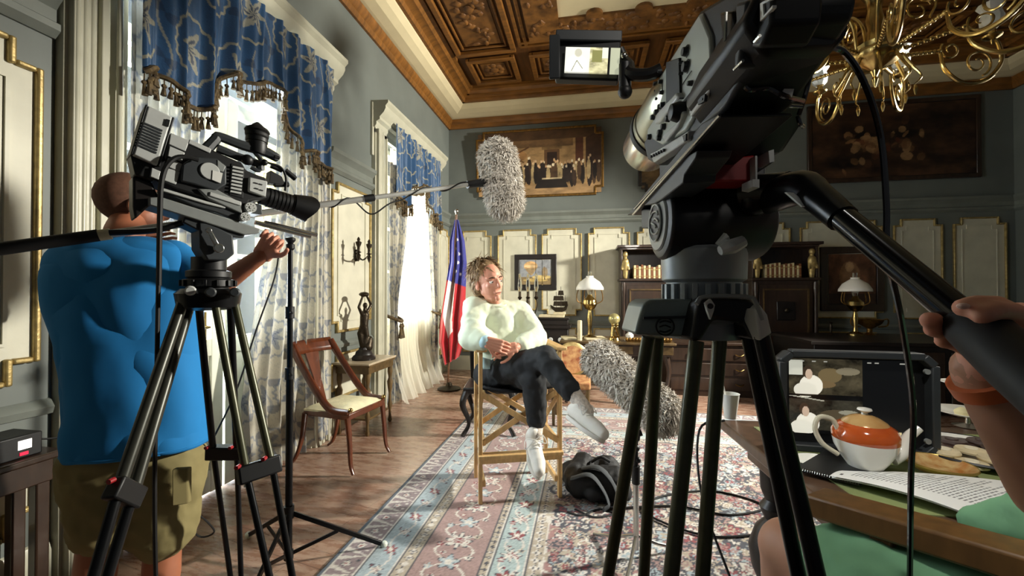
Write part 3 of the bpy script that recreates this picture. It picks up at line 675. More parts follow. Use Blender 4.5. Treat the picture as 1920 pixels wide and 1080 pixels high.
for X, Y in ((935, 545), (965, 553), (940, 580), (970, 590)): pA([(X, Y), (X+22, Y+6), (X+20, Y+12), (X-2, Y+6)], -0.064, 0.004, b)
build(b, 'adapter_marking', M_black, camL)
b = pA([(540, 300), (640, 340), (760, 390), (860, 420), (840, 460), (700, 400), (560, 350), (470, 420), (500, 330)], -0.045, 0.08); build(b, 'top_cover', M_darkgrey, camL, bev=0.004)
b = pA([(575, 585), (700, 590), (860, 680), (860, 745), (640, 650)], -0.06, 0.09); build(b, 'lower_cover', M_grey, camL, bev=0.004)
b = pA([(655, 605), (855, 670), (852, 695), (650, 632)], -0.064, 0.01); build(b, 'lower_cover_strip', M_lgrey, camL, bev=0.002)
# carry handle with an open loop
b = MB(); hp = [aA(*q, -0.01) for q in ((625, 345), (690, 275), (715, 258), (860, 312), (1000, 350), (1075, 390), (1090, 400))]
b.tube(hp, [0.012, 0.011, 0.011, 0.012, 0.013, 0.012, 0.008], 8, n=4, flat=1.3)
b.tube([aA(*q, -0.01) for q in ((700, 330), (860, 395), (960, 430), (975, 470))], 0.01, 8, n=4, flat=1.3)
b.tube([aA(*q, -0.01) for q in ((935, 350), (985, 420), (960, 470), (915, 450))], 0.008, 8, n=3)
build(b, 'carry_handle', M_darkgrey, camL)
b = MB(); b.sph(aA(890, 405, -0.03), 0.017, 12); b.cyl(aA(1060, 385, -0.03), aA(1092, 392, -0.03), 0.006); b.sph(aA(1000, 420, -0.03), 0.01, 10)
for q in ((1130, 470, 1195, 525), (1040, 440, 1110, 470), (1060, 560, 1150, 560)): b.cyl(aA(q[0], q[1], -.02), aA(q[2], q[3], -.02), 0.009)
b.tube([aA(*q, -.03) for q in ((1010, 420), (1100, 450), (1135, 520), (1130, 600))], 0.004, 6, n=4)
b.prism([aA(*q, -.03) for q in ((1040, 470), (1110, 510), (1130, 560), (1030, 550))], (0, 0.04, 0))
build(b, 'follow_gear', M_black, camL, bev=0.001)
# viewfinder with rubber eyecup
up = (aA(955, 150, 0)-aA(945, 345, 0)).normalized(); o_ = aA(947, 345, 0.0)
VFS = 1.42
class VMB(MB):
    def lathe(s, prof, o=(0, 0, 0), ax=(0, 0, 1), seg=24): return MB.lathe(s, [(r*VFS, z*1.15) for r, z in prof], o, ax, seg)
b = VMB(); b.lathe([(0.019, -0.01), (0.0215, 0.0), (0.0215, 0.018), (0.0205, 0.019), (0.0205, 0.022), (0.0225, 0.024), (0.0225, 0.034), (0.0205, 0.036)], o_, up); e = build(b, 'viewfinder', M_black, camL)
b = VMB(); b.lathe([(0.020, 0.035), (0.0235, 0.040), (0.024, 0.047), (0.022, 0.050), (0.026, 0.054), (0.022, 0.062), (0.014, 0.068), (0.009, 0.074), (0.003, 0.080)], o_, up); build(b, 'eyecup', M_rubber, e)
# battery
b = pA([(262, 58), (418, 130), (322, 440), (166, 372)], -0.06, 0.09); bt = build(b, 'battery', M_lgrey, camL, bev=0.004)
b = MB()
for k in range(9):
    t = k/8; X, Y = 237-37*t, 165+140*t; pA([(X, Y), (X+118, Y+50), (X+115, Y+60), (X-4, Y+8)], -0.0625, 0.004, b)
build(b, 'battery_rib', M_darkgrey, bt)
b = pA([(378, 145), (402, 152), (392, 195), (368, 185)], -0.063, 0.004); build(b, 'battery_mark', M_black, bt)
b = pA([(248, 50), (262, 58), (166, 372), (152, 366)], -0.058, 0.085); pA([(418, 130), (430, 138), (338, 448), (322, 440)], -0.058, 0.085, b); build(b, 'battery_edge', M_black, bt, bev=0.002)
b = pA([(150, 370), (330, 440), (300, 540), (180, 500)], -0.045, 0.07); build(b, 'battery_plate', M_black, camL, bev=0.004)
b = pA([(165, 500), (290, 545), (330, 640), (180, 780), (165, 700)], -0.03, 0.07); build(b, 'rear_module', M_vdark, camL, bev=0.006)
# lens and hood
c0 = aA(1015, 640, 0.0); c1 = aA(1185, 690, 0.0); ax = (c1-c0).normalized(); L_ = (c1-c0).length
b = MB(); pr = [(0.030, -0.02), (0.030, 0.0)]
for k in range(7): pr += [(0.0325, L_*(k+0.15)/7), (0.0325, L_*(k+0.8)/7), (0.0305, L_*(k+0.85)/7), (0.0305, L_*(k+1.1)/7)]
b.lathe(pr+[(0.034, L_), (0.034, L_+0.01)], c0, ax, 36); ln = build(b, 'lens', M_black, camL)
b = MB(); hs = []; N = 32
for k in range(N):
    a = 2*PI*k/N; ext = 0.055+0.014*math.cos(4*a*0.5+0.6)
    u, v, d = basis(ax)
    for r, z in ((0.036, L_-0.005), (0.047, L_+ext), (0.044, L_+ext), (0.034, L_)): hs.append(c0+d*z+(u*math.cos(a)+v*math.sin(a))*r)
b.add(hs, [(4*k+i, 4*((k+1) % N)+i, 4*((k+1) % N)+(i+1) % 4, 4*k+(i+1) % 4) for k in range(N) for i in range(4)]); build(b, 'lens_hood', M_black, ln, sharp=30)
b = MB(); b.cyl(c0+ax*(L_-0.01), c0+ax*(L_-0.006), 0.032, seg=24); build(b, 'front_glass', mat('lens_glass', '141c24', 0.05, 0.2, coat=1.0), ln)
# shoulder plate and rods
b = pA([(270, 640), (350, 640), (975, 840), (965, 868), (880, 880), (270, 690)], -0.055, 0.10); build(b, 'sliding_plate', M_grey, camL, bev=0.003)
b = pA([(345, 578), (620, 665), (760, 690), (850, 745), (840, 790), (700, 740), (560, 700), (340, 610)], -0.05, 0.09); build(b, 'shoulder_plate', M_darkgrey, camL, bev=0.004)
b = pA([(345, 578), (640, 668), (755, 700), (752, 712), (630, 684), (345, 600)], -0.056, 0.01); build(b, 'shoulder_trim', M_lgrey, camL, bev=0.002)
b = MB()
for y, X0, Y0, X1, Y1 in ((-0.045, 940, 800, 1290, 890), (0.045, 1000, 800, 1330, 880)): b.cyl(aA(X0, Y0, y), aA(X1, Y1, y), 0.0075, seg=16)
build(b, 'support_rod', M_silver, camL)
for X, Y, r in ((915, 705, 0.0155), (880, 765, 0.0135)):
    c = aA(X, Y, -0.066); b = MB(); b.cyl(c, c+Vector((0, 0.03, 0)), r, seg=24); b.cyl(c-Vector((0, .002, 0)), c, r*0.3)
    for k in range(8): a = k*PI/4; b.cyl(c+Vector((r*.65*math.cos(a), -.0015, r*.65*math.sin(a))), c+Vector((r*.65*math.cos(a), 0, r*.65*math.sin(a))), r*0.1, seg=6)
    build(b, 'rosette', M_lgrey, camL)
b = pA([(905, 665), (985, 690), (985, 750), (900, 740), (835, 800), (835, 740)], -0.045, 0.07); build(b, 'front_bracket', M_darkgrey, camL, bev=0.003)
b = MB(); b.tube([aA(*q, -0.075) for q in ((580, 405), (500, 385), (430, 395), (370, 460), (345, 560), (338, 700), (334, 900), (330, 1200))], 0.0062, 8, n=5); 
p0 = chain(camL).inverted()
b.tube([p0 @ P(*q) for q in ((297, 530, 1.14), (294, 700, 1.14), (290, 900, 1.15), (292, 1080, 1.2), (300, 1330, 1.32))], 0.0055, 8, n=5)
build(b, 'power_cable', M_rubber, camL)
# ---------------------------------------------------------------- left tripod with fluid head
TB = P(392, 520, 1.26)                                # bowl centre
tripL = root('tripod', (TB.x, TB.y, 0), 'tall two-stage tripod with olive black legs holding the left video camera', 'tripod')
hb = MB(); H0 = chain(camL)
TA2 = lambda pts, y, dy, mb: mb.prism([H0 @ aA(a, b_, y) for a, b_ in pts], H0.to_3x3() @ Vector((0, dy, 0)))
TA2([(500, 750), (880, 870), (870, 900), (640, 880), (480, 800)], -0.045, 0.09, hb); TA2([(585, 800), (640, 800), (800, 880), (810, 1000), (760, 1040), (640, 1040), (590, 960)], -0.05, 0.1, hb)
head = build(hb, 'fluid_head', M_darkgrey, tripL, world=True, bev=0.004)
hb = MB(); c = H0 @ aA(705, 965, -0.06); n_ = H0.to_3x3() @ Vector((0, -1, 0)); hb.cyl(c, c+n_*0.012, 0.0135, seg=20); c2 = H0 @ aA(642, 852, -0.06); hb.cyl(c2, c2+n_*0.01, 0.008); hb.bar(c2+n_*.006, c+n_*.006, 0.013, 0.007, side=n_.cross(c-c2)); build(hb, 'tilt_lever', M_silver, tripL, world=True, bev=0.002)
hb = MB(); hb.tube([P(*q) for q in ((205, 436, 1.08), (290, 432, 1.13), (345, 417, 1.18), (372, 420, 1.22))], 0.008, 8, n=5); hb.cyl(P(372, 420, 1.22), P(392, 425, 1.25), 0.012); build(hb, 'pan_bar', M_blackm, tripL, world=True)
hb = MB(); hb.lathe([(0.05, -0.075), (0.055, -0.07), (0.062, -0.06), (0.05, -0.03), (0.066, -0.028), (0.066, -0.008), (0.052, -0.004), (0.058, 0.0), (0.058, 0.018), (0.045, 0.022), (0.045, 0.06)], TB+Vector((0, 0, 0.0)), seg=28)
for k in range(14): a = k*2*PI/14; hb.box(TB+Vector((.066*math.cos(a), .066*math.sin(a), -.018)), (.012, .008, .018), Matrix.Rotation(a, 3, 'Z'))
build(hb, 'bowl', M_black, tripL, world=True, bev=0.001)
hb = MB(); hb.lathe([(0.045, -0.10), (0.078, -0.09), (0.085, -0.05), (0.07, -0.035), (0.05, -0.035)], TB, seg=24); build(hb, 'crown', M_blackm, tripL, world=True)
def stage_leg(parent, tops, mids, lows, blk, up_m, lo_m, r0=0.011):
    """tops/mids/lows: pairs of (px,py,d) for twin tubes"""
    g = MB(); tp_ = [P(*q) for q in tops]; md = [P(*q) for q in mids]
    for a, c_ in zip(tp_, md): g.cyl(a, c_, r0, seg=12)
    leg = build(g, 'leg', up_m, parent, world=True)
    lw = [P(*q) for q in lows]; g = MB()
    feet = []
    for a, c_ in zip(md, lw):
        d = c_-a; t = (-(a.z)+0.012)/d.z; f = a+d*t; feet.append(f); g.cyl(a, f, r0*0.85, seg=12)
    build(g, 'lower_leg', lo_m, leg, world=True)
    m = (md[0]+md[1])/2; ax_ = (md[1]-md[0]); g = MB(); dd = (lw[0]-md[0]).normalized()
    g.bar(m-ax_.normalized()*(ax_.length/2+0.022), m+ax_.normalized()*(ax_.length/2+0.022), 0.05, 0.034, side=dd); build(g, 'leg_lock', M_black, leg, world=True, bev=0.005)
    g = MB()
    for q in md: g.cyl(q-dd*0.03+VF*-0.02, q-dd*0.03-VF*0.034, 0.006, seg=10)
    build(g, 'lock_knob', mat('red_plastic', 'a32025', 0.4), leg, world=True)
    g = MB(); fm = (feet[0]+feet[1])/2; g.bar(feet[0], feet[1], 0.03, 0.024, side=UP); build(g, 'foot', M_rubber, leg, world=True, bev=0.004)
    return leg
M_leggrey = mat('worn_leg_grey', '3c3d36', 0.35, 0.4, var=0.2, scale=30)
stage_leg(tripL, [(402, 560, 1.22), (440, 568, 1.28)], [(462, 888, 1.17), (510, 872, 1.22)], [(505, 1080, 1.14), (548, 1080, 1.19)], None, M_olive, M_blackm)
stage_leg(tripL, [(372, 566, 1.32), (432, 572, 1.36)], [(400, 848, 1.50), (444, 848, 1.52)], [(432, 1080, 1.60), (452, 1080, 1.62)], None, M_blackm, M_blackm)
stage_leg(tripL, [(342, 568, 1.20), (356, 570, 1.26)], [(222, 918, 0.97), (248, 930, 1.01)], [(190, 1030, .92), (214, 1040, .96)], None, M_leggrey, M_blackm, 0.014)
c = TB+Vector((0.03, -0.06, -0.06)); 
for k, (X, Y, d) in enumerate(((357, 545, 1.19), (395, 548, 1.19), (440, 548, 1.24))):
    g = MB(); g.lathe([(0.014, 0), (0.014, 0.03), (0.01, 0.034)], P(X, Y, d), -ray(X, Y), 16); build(g, 'hinge_bolt', M_lgrey if k == 0 else M_darkgrey, tripL, world=True)
# loose cable hanging down to the floor by the tripod
g = MB(); g.tube([P(*q) for q in ((525, 455, 1.9), (515, 520, 1.8), (480, 620, 1.72), (440, 740, 1.66), (372, 880, 1.62), (350, 960, 1.62), (372, 1005, 1.68), (402, 996, 1.7), (372, 965, 1.66), (352, 968, 1.6), (330, 1010, 1.56))], 0.0035, 6, n=6)
setp(build(g, 'loose_cable', M_rubber), 'thin black cable looping beside the blue-shirted man down behind the left tripod', 'cable')
# ---------------------------------------------------------------- light stand
S0 = F(541, 1063); S0.z = 0; rise = Vector((0, 0, 1))
st = root('light_stand', S0, 'black light stand with folding tripod legs in front of the near window', 'stand')
g = MB(); top = P(533, 446, 2.03); top = Vector((S0.x, S0.y, top.z)); g.cyl((S0.x, S0.y, .05), (S0.x, S0.y, .95), 0.0165, seg=14); g.cyl((S0.x, S0.y, .9), (S0.x, S0.y, 1.25), 0.0135, seg=14); g.cyl((S0.x, S0.y, 1.2), top, 0.0115, seg=14); build(g, 'pole', M_blackm, st, world=True)
for z in (.95, 1.25):
    g = MB(); g.cyl((S0.x, S0.y, z-.03), (S0.x, S0.y, z+.03), 0.021, seg=16); g.cyl((S0.x, S0.y, z), Vector((S0.x, S0.y, z))-VF*.04+VR*.03, .007); build(g, 'collar', M_black, st, world=True, bev=.002)
g = MB(); g.lathe([(0.012, -.06), (0.02, -.05), (.02, -.03), (.012, -.025), (.024, -.01), (.024, .0), (.01, .008)], top, seg=16); build(g, 'top_clamp', M_black, st, world=True)
HB = Vector((S0.x, S0.y, 0.27)); LB = Vector((S0.x, S0.y, 0.06))
for q in (F(720, 1028), F(466, 1010), F(440, 1190)):
    g = MB(); g.bar(HB, Vector((q.x, q.y, 0.02)), .022, .013, side=UP); lg = build(g, 'leg', M_blackm, st, world=True, bev=.002)
    g = MB(); m_ = HB.lerp(q, 0.5); g.bar(LB, m_, .017, .01, side=UP); build(g, 'brace', M_blackm, lg, world=True, bev=.002)
    g = MB(); g.sph((q.x, q.y, .02), .019, 10); build(g, 'foot_cap', mat('clear_cap', 'cfd8cc', .3), lg, world=True)
g = MB(); g.cyl(HB-Vector((0, 0, .03)), HB+Vector((0, 0, .03)), .024); g.cyl(LB-Vector((0, 0, .02)), LB+Vector((0, 0, .02)), .022); build(g, 'hub', M_black, st, world=True)

# ---------------------------------------------------------------- right foreground camera (seen from its left side, from below)
zB = lambda X, Y: (1000+X/3, Y/3)
zC = lambda X, Y: (1160+X/2.5725, 180+Y/2.5725)
fB, rB = P(1190, 400, .95), P(1370, 215, .50)
RB = frame(fB-rB); OB = P(1311, 277, .596); TBq = Trace(OB, RB)     # origin on the left side plane; body lies towards -y
def pB(pts, y, dy, mb=None, z=zB): mb = mb or MB(); TBq.poly([z(*q) for q in pts], y, dy, mb); return mb
def aB(X, Y, y=0.0, z=zB): return TBq.at(*z(X, Y), y)
camR = root('cinema_camera', OB, 'large black camera in the right foreground with grey button panel and flip-out screen', 'camera', R=RB)
b = pB([(935, 60), (1130, -60), (1330, -60), (1350, 0), (1330, 120), (1240, 300), (1080, 600), (1045, 640), (690, 930), (640, 900), (600, 740), (650, 640), (660, 500)], -0.004, -0.085); build(b, 'body', M_black, camR, bev=0.006)
b = pB([(935, 72), (990, 200), (1002, 440), (985, 510), (880, 690), (850, 740), (720, 815), (640, 770), (640, 730), (665, 620), (660, 510), (730, 400), (810, 270)], 0.002, -0.02); sp = build(b, 'side_panel', mat('panel_grey_green', 'b3b9b1', .35, .15, var=.05), camR, bev=0.004)
b = pB([(745, 350), (818, 325), (822, 520), (770, 590), (745, 580)], 0.006, -0.01); build(b, 'display_window', M_black, sp, bev=0.001)
b = pB([(690, 640), (800, 520), (815, 545), (705, 690), (680, 700)], 0.012, -0.02); build(b, 'panel_ridge', M_lgrey, sp, bev=0.003)
b = pB([(720, 770), (800, 690), (830, 620), (840, 640), (805, 720), (740, 800)], 0.01, -0.02); build(b, 'panel_ridge', M_lgrey, sp, bev=0.003)
b = pB([(870, 610), (940, 480), (990, 440), (1000, 480), (960, 560), (880, 660)], 0.012, -0.02); build(b, 'audio_cover', M_lgrey, sp, bev=0.003)
b = pB([(925, 555), (965, 528), (960, 570), (925, 590)], 0.0135, -0.004); pB([(940, 560), (950, 552), (949, 564), (939, 570)], 0.0145, -0.002, b); build(b, 'audio_knob', M_darkgrey, sp)
def btn(X, Y, r, h=0.007):
    b = MB(); c = aB(X, Y, 0.002); b.cyl(c, c+Vector((0, h, 0)), r, r*0.8, seg=14); build(b, 'button', M_darkgrey, sp)
for X, Y, r in ((862, 290, .0075), (865, 375, .0085), (840, 352, .0028), (840, 412, .0028), (893, 468, .0042), (695, 470, .0042), (722, 400, .0038), (700, 515, .0042), (725, 460, .0038), (706, 555, .0034), (730, 520, .004), (720, 600, .005), (700, 630, .0055), (680, 660, .0055), (735, 590, .0055), (675, 560, .009), (720, 745, .006), (740, 712, .006), (765, 668, .006), (785, 630, .005), (715, 775, .006), (660, 770, .006), (845, 550, .002)): btn(X, Y, r)
b = MB()
for X, Y, r in ((862, 290, .0088), (865, 375, .0098)):
    c = aB(X, Y, 0.0035); n = 18
    b.tube([c+Vector((math.cos(k*2*PI/n)*r, 0, math.sin(k*2*PI/n)*r)) for k in range(n-3)], .0008, 5)
b.tube([aB(890, 400, .004), aB(835, 480, .004)], .0009, 5)
build(b, 'panel_marking', M_black, sp)
b = MB(); c = aB(850, 630, .0); b.lathe([(0.015, 0), (0.016, 0.01), (0.012, 0.022), (0.006, 0.024)], c, (0, 1, 0), 20); build(b, 'side_knob', M_black, sp)
b = pB([(655, 865), (690, 850), (870, 735), (865, 790), (690, 905), (675, 915)], 0.012, -0.02); b2 = build(b, 'lens_lever_plate', M_lgrey, camR, bev=0.002)
for k in range(6): b = MB(); c = aB(670+14*k, 880-7*k, 0.013); b.cyl(c, c+Vector((0, .004, 0)), .0028, seg=8); build(b, 'plate_screw', M_black, b2)
build(pB([(838, 765), (858, 752), (856, 790), (846, 795)], 0.014, -0.003), 'plate_marking', M_black, b2)
# body rear details
b = pB([(1045, 70), (1120, 60), (1135, 130), (1090, 240), (1070, 330)], 0.01, -0.02); build(b, 'strap_bracket', M_blackm, camR, bev=0.003)
b = pB([(1130, 20), (1200, 0), (1190, 100), (1150, 380), (1125, 395), (1135, 120)], 0.012, -0.03); build(b, 'rear_grip', M_darkgrey, camR, bev=0.004)
b = pB([(1215, -20), (1345, -20), (1335, 130), (1270, 270), (1205, 275), (1220, 100)], 0.006, -0.05); bk = build(b, 'battery_case', M_black, camR, bev=0.004)
b = MB(); pB([(1275, 20), (1290, 10), (1295, 100), (1275, 120)], .008, -.004, b); pB([(1290, 95), (1345, 30), (1345, 45), (1285, 112)], .008, -.004, b); pB([(1290, 10), (1345, -20), (1345, -8), (1290, 24)], .008, -.004, b); build(b, 'emblem', M_white, bk)
b = MB()
for a in ((1085, 70, 1080, 230), (1245, 235, 1275, 200), (1130, 390, 1180, 340)): b.tube([aB(a[0], a[1], .014), aB(a[2], a[3], .014)], .0018, 6)
build(b, 'edge_trim', M_silver, camR)
# rear block towards the viewer (battery and eyepiece)
b = MB(); q = [P(*c) for c in ((1440, -60, .43), (1590, -60, .44), (1598, 60, .44), (1560, 98, .45), (1440, 104, .44), (1395, 40, .43))]
inv = chain(camR).inverted(); b.prism([inv @ c for c in q], (0.17, 0, 0.0)); build(b, 'rear_battery', M_black, camR, bev=0.008)
b = MB(); q = [P(*c) for c in ((1330, 120, .55), (1450, 95, .52), (1530, 120, .56), (1512, 195, .6), (1505, 235, .62), (1470, 285, .66), (1400, 290, .66), (1330, 270, .62))]
b.prism([inv @ c for c in q], (0.14, 0, 0.01)); build(b, 'rear_body', M_black, camR, bev=0.008)
b = MB(); b.tube([inv @ P(*c) for c in ((1391, 130, .5), (1396, 155, .5), (1405, 168, .5), (1440, 165, .5), (1470, 180, .5), (1505, 190, .52))], .0035, 8, n=5); b.tube([inv @ P(*c) for c in ((1445, 185, .53), (1470, 197, .53), (1503, 200, .54))], .0025, 8, n=4); b.tube([inv @ P(*c) for c in ((1496, 218, .56), (1500, 232, .56), (1507, 238, .57))], .0028, 8, n=3); build(b, 'cable', mat('glossy_black_cable', '1a1a1c', 0.12, coat=1.0), camR)
b = MB(); q = [P(*c) for c in ((1468, 172, .5), (1478, 145, .5), (1492, 155, .5), (1485, 182, .5))]; b.prism([inv @ c for c in q], (0.004, 0, 0)); build(b, 'tally_plate', M_opal, camR)
# lens
c_r = P(1281, 178, .78); lx = (P(1222, 265, .98)-c_r); LL = lx.length; lx.normalize()
M_champ = mat('champagne_metal', '9c9a86', 0.28, 0.7, var=.1)
b = MB(); b.lathe([(.050, -.03), (.056, 0), (.060, .03), (.060, LL*.55), (.062, LL*.56), (.062, LL*.66)], c_r, lx, 44); ln = build(b, 'lens', M_champ, camR, world=True)
b = MB(); b.lathe([(.0625, LL*.64), (.0645, LL*.65), (.0645, LL*.74), (.060, LL*.75)], c_r, lx, 44); build(b, 'rubber_ring', M_rubber, ln, world=True)
b = MB(); b.lathe([(.0585, LL*.73), (.0575, LL*1.22), (.055, LL*1.25), (.050, LL*1.24), (.044, LL*.9)], c_r, lx, 44); build(b, 'front_ring', M_silver, ln, world=True)
# flip-out screen on an articulated arm
def quad3(c0, c1, c2, c3): return [P(*c) for c in (c0, c1, c2, c3)]
q = quad3((1040, 147, .86), (1160, 151, .84), (1165, 70, .84), (1047, 66, .86)); nrm = (q[1]-q[0]).cross(q[3]-q[0]).normalized()
if nrm.dot(ray(1100, 110)) < 0: nrm = -nrm
b = MB(); b.prism([inv @ c for c in q], inv.to_3x3() @ (nrm*0.025)); sc_ = build(b, 'screen_housing', M_black, camR, bev=.004)
b = MB()
for a, c in (((1042, 66), (1166, 68)), ((1040, 66), (1040, 148))): b.bar(inv @ (P(*a, .85)), inv @ (P(*c, .84)), .006, .022, side=inv.to_3x3() @ nrm)
build(b, 'screen_hood', M_darkgrey, sc_, bev=.002)
cv = Canvas(120, 66, 'd8d2a4').noise(6, .5).rect(0, .0, .45, 1, 'f4f4e6').ell(.22, .3, .2, .42, 'fdfdf4').ell(.24, .78, .07, .16, 'e3e0cc').rect(.5, .45, .68, .9, '8b8a55').rect(.68, .6, .8, 1, 'e8ead8').rect(.0, 0, 1, .06, '40402c', .5).rect(.79, 0, .83, 1, '101010').rect(.83, 0, 1, 1, 'b6baa0').line(.13, .1, .22, .5, .012, '8b8b70').line(.22, .5, .33, .2, .012, '8b8b70').ell(.24, .8, .065, .15, '74745c', .25)
s0, s1, s3 = P(1058, 138, .848), P(1160, 141, .832), P(1061, 89, .848)
cv.obj('screen', s0-nrm*.002, s1-nrm*.002, s3-nrm*.002, M_screen, sc_, world=True)
b = MB(); b.tube([inv @ P(*c) for c in ((1160, 110, .85), (1178, 122, .83), (1182, 138, .81), (1215, 140, .79), (1240, 130, .78))], .012, 10, n=3); b.cyl(inv @ P(1172, 120, .82), inv @ P(1172, 178, .82), .012); b.sph(inv @ P(1172, 172, .82), .014); b.cyl(inv @ P(1163, 92, .84), inv @ P(1172, 112, .84), .008); build(b, 'screen_arm', M_black, camR)
b = MB(); b.sph(inv @ P(1170, 104, .82), .006); build(b, 'hinge_cap', M_silver, camR)
# sliding plate edge with bright bevel
b = pB([(40, 575), (90, 560), (490, 100), (482, 85), (400, 130)], 0.006, -0.09, z=zC); build(b, 'base_plate', M_black, camR, bev=.002)
b = MB(); b.tube([aB(68, 572, .009, zC), aB(488, 92, .009, zC)], .0022, 6); b.tube([aB(75, 545, .0085, zC), aB(470, 110, .0085, zC)], .0012, 6); build(b, 'base_plate_edge', M_silver, camR)
# ---------------------------------------------------------------- right tripod
HBp = P(1318, 520, .80); tripR = root('tripod', (HBp.x, HBp.y, 0), 'heavy black tripod with pan bar standing in the right foreground', 'tripod')
def wp(mb, pts, y, dy, z=zC): mb.prism([chain(camR) @ aB(a, b_, y, z) for a, b_ in pts], chain(camR).to_3x3() @ Vector((0, dy, 0))); return mb
g = wp(MB(), [(110, 530), (170, 520), (205, 500), (310, 420), (315, 380), (370, 300), (378, 262), (335, 285), (150, 470), (120, 520)], .004, -.05); build(g, 'wedge_plate', M_darkgrey, tripR, world=True, bev=.003)
g = wp(MB(), [(108, 545), (165, 545), (165, 640), (110, 640)], .0, -.05); build(g, 'release_catch', M_black, tripR, world=True, bev=.003)
ax = (chain(camR).to_3x3() @ Vector((0, -1, 0))).normalized(); ax = Vector((ax.x, ax.y, 0)).normalized()
dc = P(1240, 418, .80)
g = MB(); g.lathe([(.058, 0), (.07, .004), (.074, .02), (.074, .175), (.066, .19), (.03, .2)], dc-ax*0.005, ax, 40)
g.bar(dc+ax*.09+UP*.0, dc+ax*.09+UP*.145, .15, .12, side=ax); hd = build(g, 'fluid_head', M_black, tripR, world=True, bev=.004)
g = MB(); g.lathe([(.001, -.003), (.052, -.003), (.055, .0), (.055, .01)], dc-ax*.006, ax, 40); fc = build(g, 'drag_dial', M_grey, tripR, world=True)
g = MB(); g.lathe([(.001, -.003), (.034, -.003), (.034, .01)], dc-ax*.008, ax, 36); build(g, 'dial_face', M_black, fc, world=True)
g = MB(); u_ = UP; v_ = ax.cross(UP).normalized(); o_ = dc-ax*.013
def ring(mb, r, t, a0=0, a1=2*PI, n=30): mb.tube([o_+(u_*math.sin(a0+(a1-a0)*k/n)+v_*math.cos(a0+(a1-a0)*k/n))*r for k in range(n+1)], t, 6)
ring(g, .035, .0016)
for q in (((-.02, .012), (-.012, .02), (.012, .022), (.03, .014)), ((-.024, -.002), (-.004, .008), (.006, .006)), ((-.008, -.01), (.004, -.002), (.02, .003)), ((-.026, -.016), (-.008, -.022), (.014, -.018), (.024, -.008))): g.tube([o_+v_*-a+u_*c for a, c in q], .0018, 6, n=4)
build(g, 'dial_emblem', M_lgrey, fc, world=True)
g = MB(); c = P(1266, 363, .79); g.lathe([(.016, 0), (.018, .006), (.018, .012)], c-ax*.012, ax, 24); g.lathe([(.007, -.003), (.008, .0)], c-ax*.014, ax, 16); build(g, 'side_bolt', M_lgrey, tripR, world=True, bev=.001)
g = MB(); g.prism([P(1330, 340, .66), P(1415, 340, .66), P(1416, 290, .66), P(1335, 300, .66)], VF*.05); build(g, 'red_block', mat('red_lens_tape', '8c0f12', .5), tripR, world=True, bev=.003)
g = MB(); g.prism([P(1417, 345, .645), P(1420, 345, .645), P(1420, 292, .645), P(1416, 292, .645)], VF*.03); g.prism([P(1411, 350, .64), P(1424, 352, .64), P(1424, 336, .64), P(1411, 336, .64)], VF*.03); g.prism([P(1443, 305, .645), P(1452, 303, .645), P(1451, 280, .645), P(1441, 283, .645)], VF*.03); build(g, 'side_latch', M_lgrey, tripR, world=True)
g = MB(); g.prism([P(1395, 340, .68), P(1450, 305, .68), P(1450, 280, .68), P(1400, 285, .68)], VF*.06); build(g, 'latch_housing', M_black, tripR, world=True, bev=.003)
g = MB(); g.lathe([(.07, -.115), (.07, -.085), (.075, -.082), (.075, -.05), (.067, -.048), (.067, -.01), (.075, -.005), (.077, .05), (.07, .056)], HBp, seg=40)
for k in range(22): a = k*2*PI/22; g.box(HBp+Vector((.07*math.cos(a), .07*math.sin(a), -.028)), (.012, .009, .03), Matrix.Rotation(a, 3, 'Z'))
build(g, 'pan_base', mat('pan_base_grey', '8d9496', .4, .2), tripR, world=True, bev=.001)
g = MB(); k0 = P(1382, 458, .70); g.tube([P(1372, 462, .70), P(1350, 452, .70), P(1362, 445, .70)], .009, 8); g.tube([P(1350, 470, .69), P(1372, 462, .69), P(1394, 452, .69)], [.008, .013, .01], 10, n=3); build(g, 'pan_lock', M_lgrey, tripR, world=True)
# crown castings
M_cast = mat('crown_grey_green', '7a8682', .4, .1, var=.08)
g = MB(); g.prism([P(*q) for q in ((1190, 628, .76), (1296, 634, .74), (1310, 600, .74), (1312, 560, .74), (1220, 562, .76), (1206, 570, .76), (1200, 590, .76))], VF*.10); cr = build(g, 'crown_casting', M_cast, tripR, world=True, bev=.006)
g = MB(); g.bar(P(1206, 596, .755), P(1308, 594, .738), .004, .012, side=UP); build(g, 'casting_groove', M_black, cr, world=True)
o_ = P(1247, 612, .742); u_ = UP; v_ = VR; g = MB(); ring(g, .016, .0016); g.tube([o_+v_*a+u_*c for a, c in ((-.01, .007), (0, .01), (.011, .007))], .0014, 5, n=3); g.tube([o_+v_*a+u_*c for a, c in ((-.01, -.001), (.0, .002), (.01, -.002))], .0014, 5, n=3); g.tube([o_+v_*a+u_*c for a, c in ((-.01, -.008), (.0, -.01), (.01, -.006))], .0014, 5, n=3); build(g, 'casting_emblem', M_black, cr, world=True)
g = MB(); g.prism([P(*q) for q in ((1296, 640, .70), (1316, 640, .70), (1340, 600, .70), (1395, 605, .70), (1412, 640, .68), (1436, 632, .68), (1424, 575, .68), (1405, 558, .69), (1322, 556, .71), (1308, 566, .71))], VF*.12); build(g, 'crown_casting', M_black, tripR, world=True, bev=.007)
g = MB(); g.tube([P(*q) for q in ((1306, 570, .697), (1322, 556, .70), (1400, 557, .68), (1416, 566, .672), (1428, 600, .67))], .004, 8, n=4); build(g, 'casting_rim', M_grey, tripR, world=True)
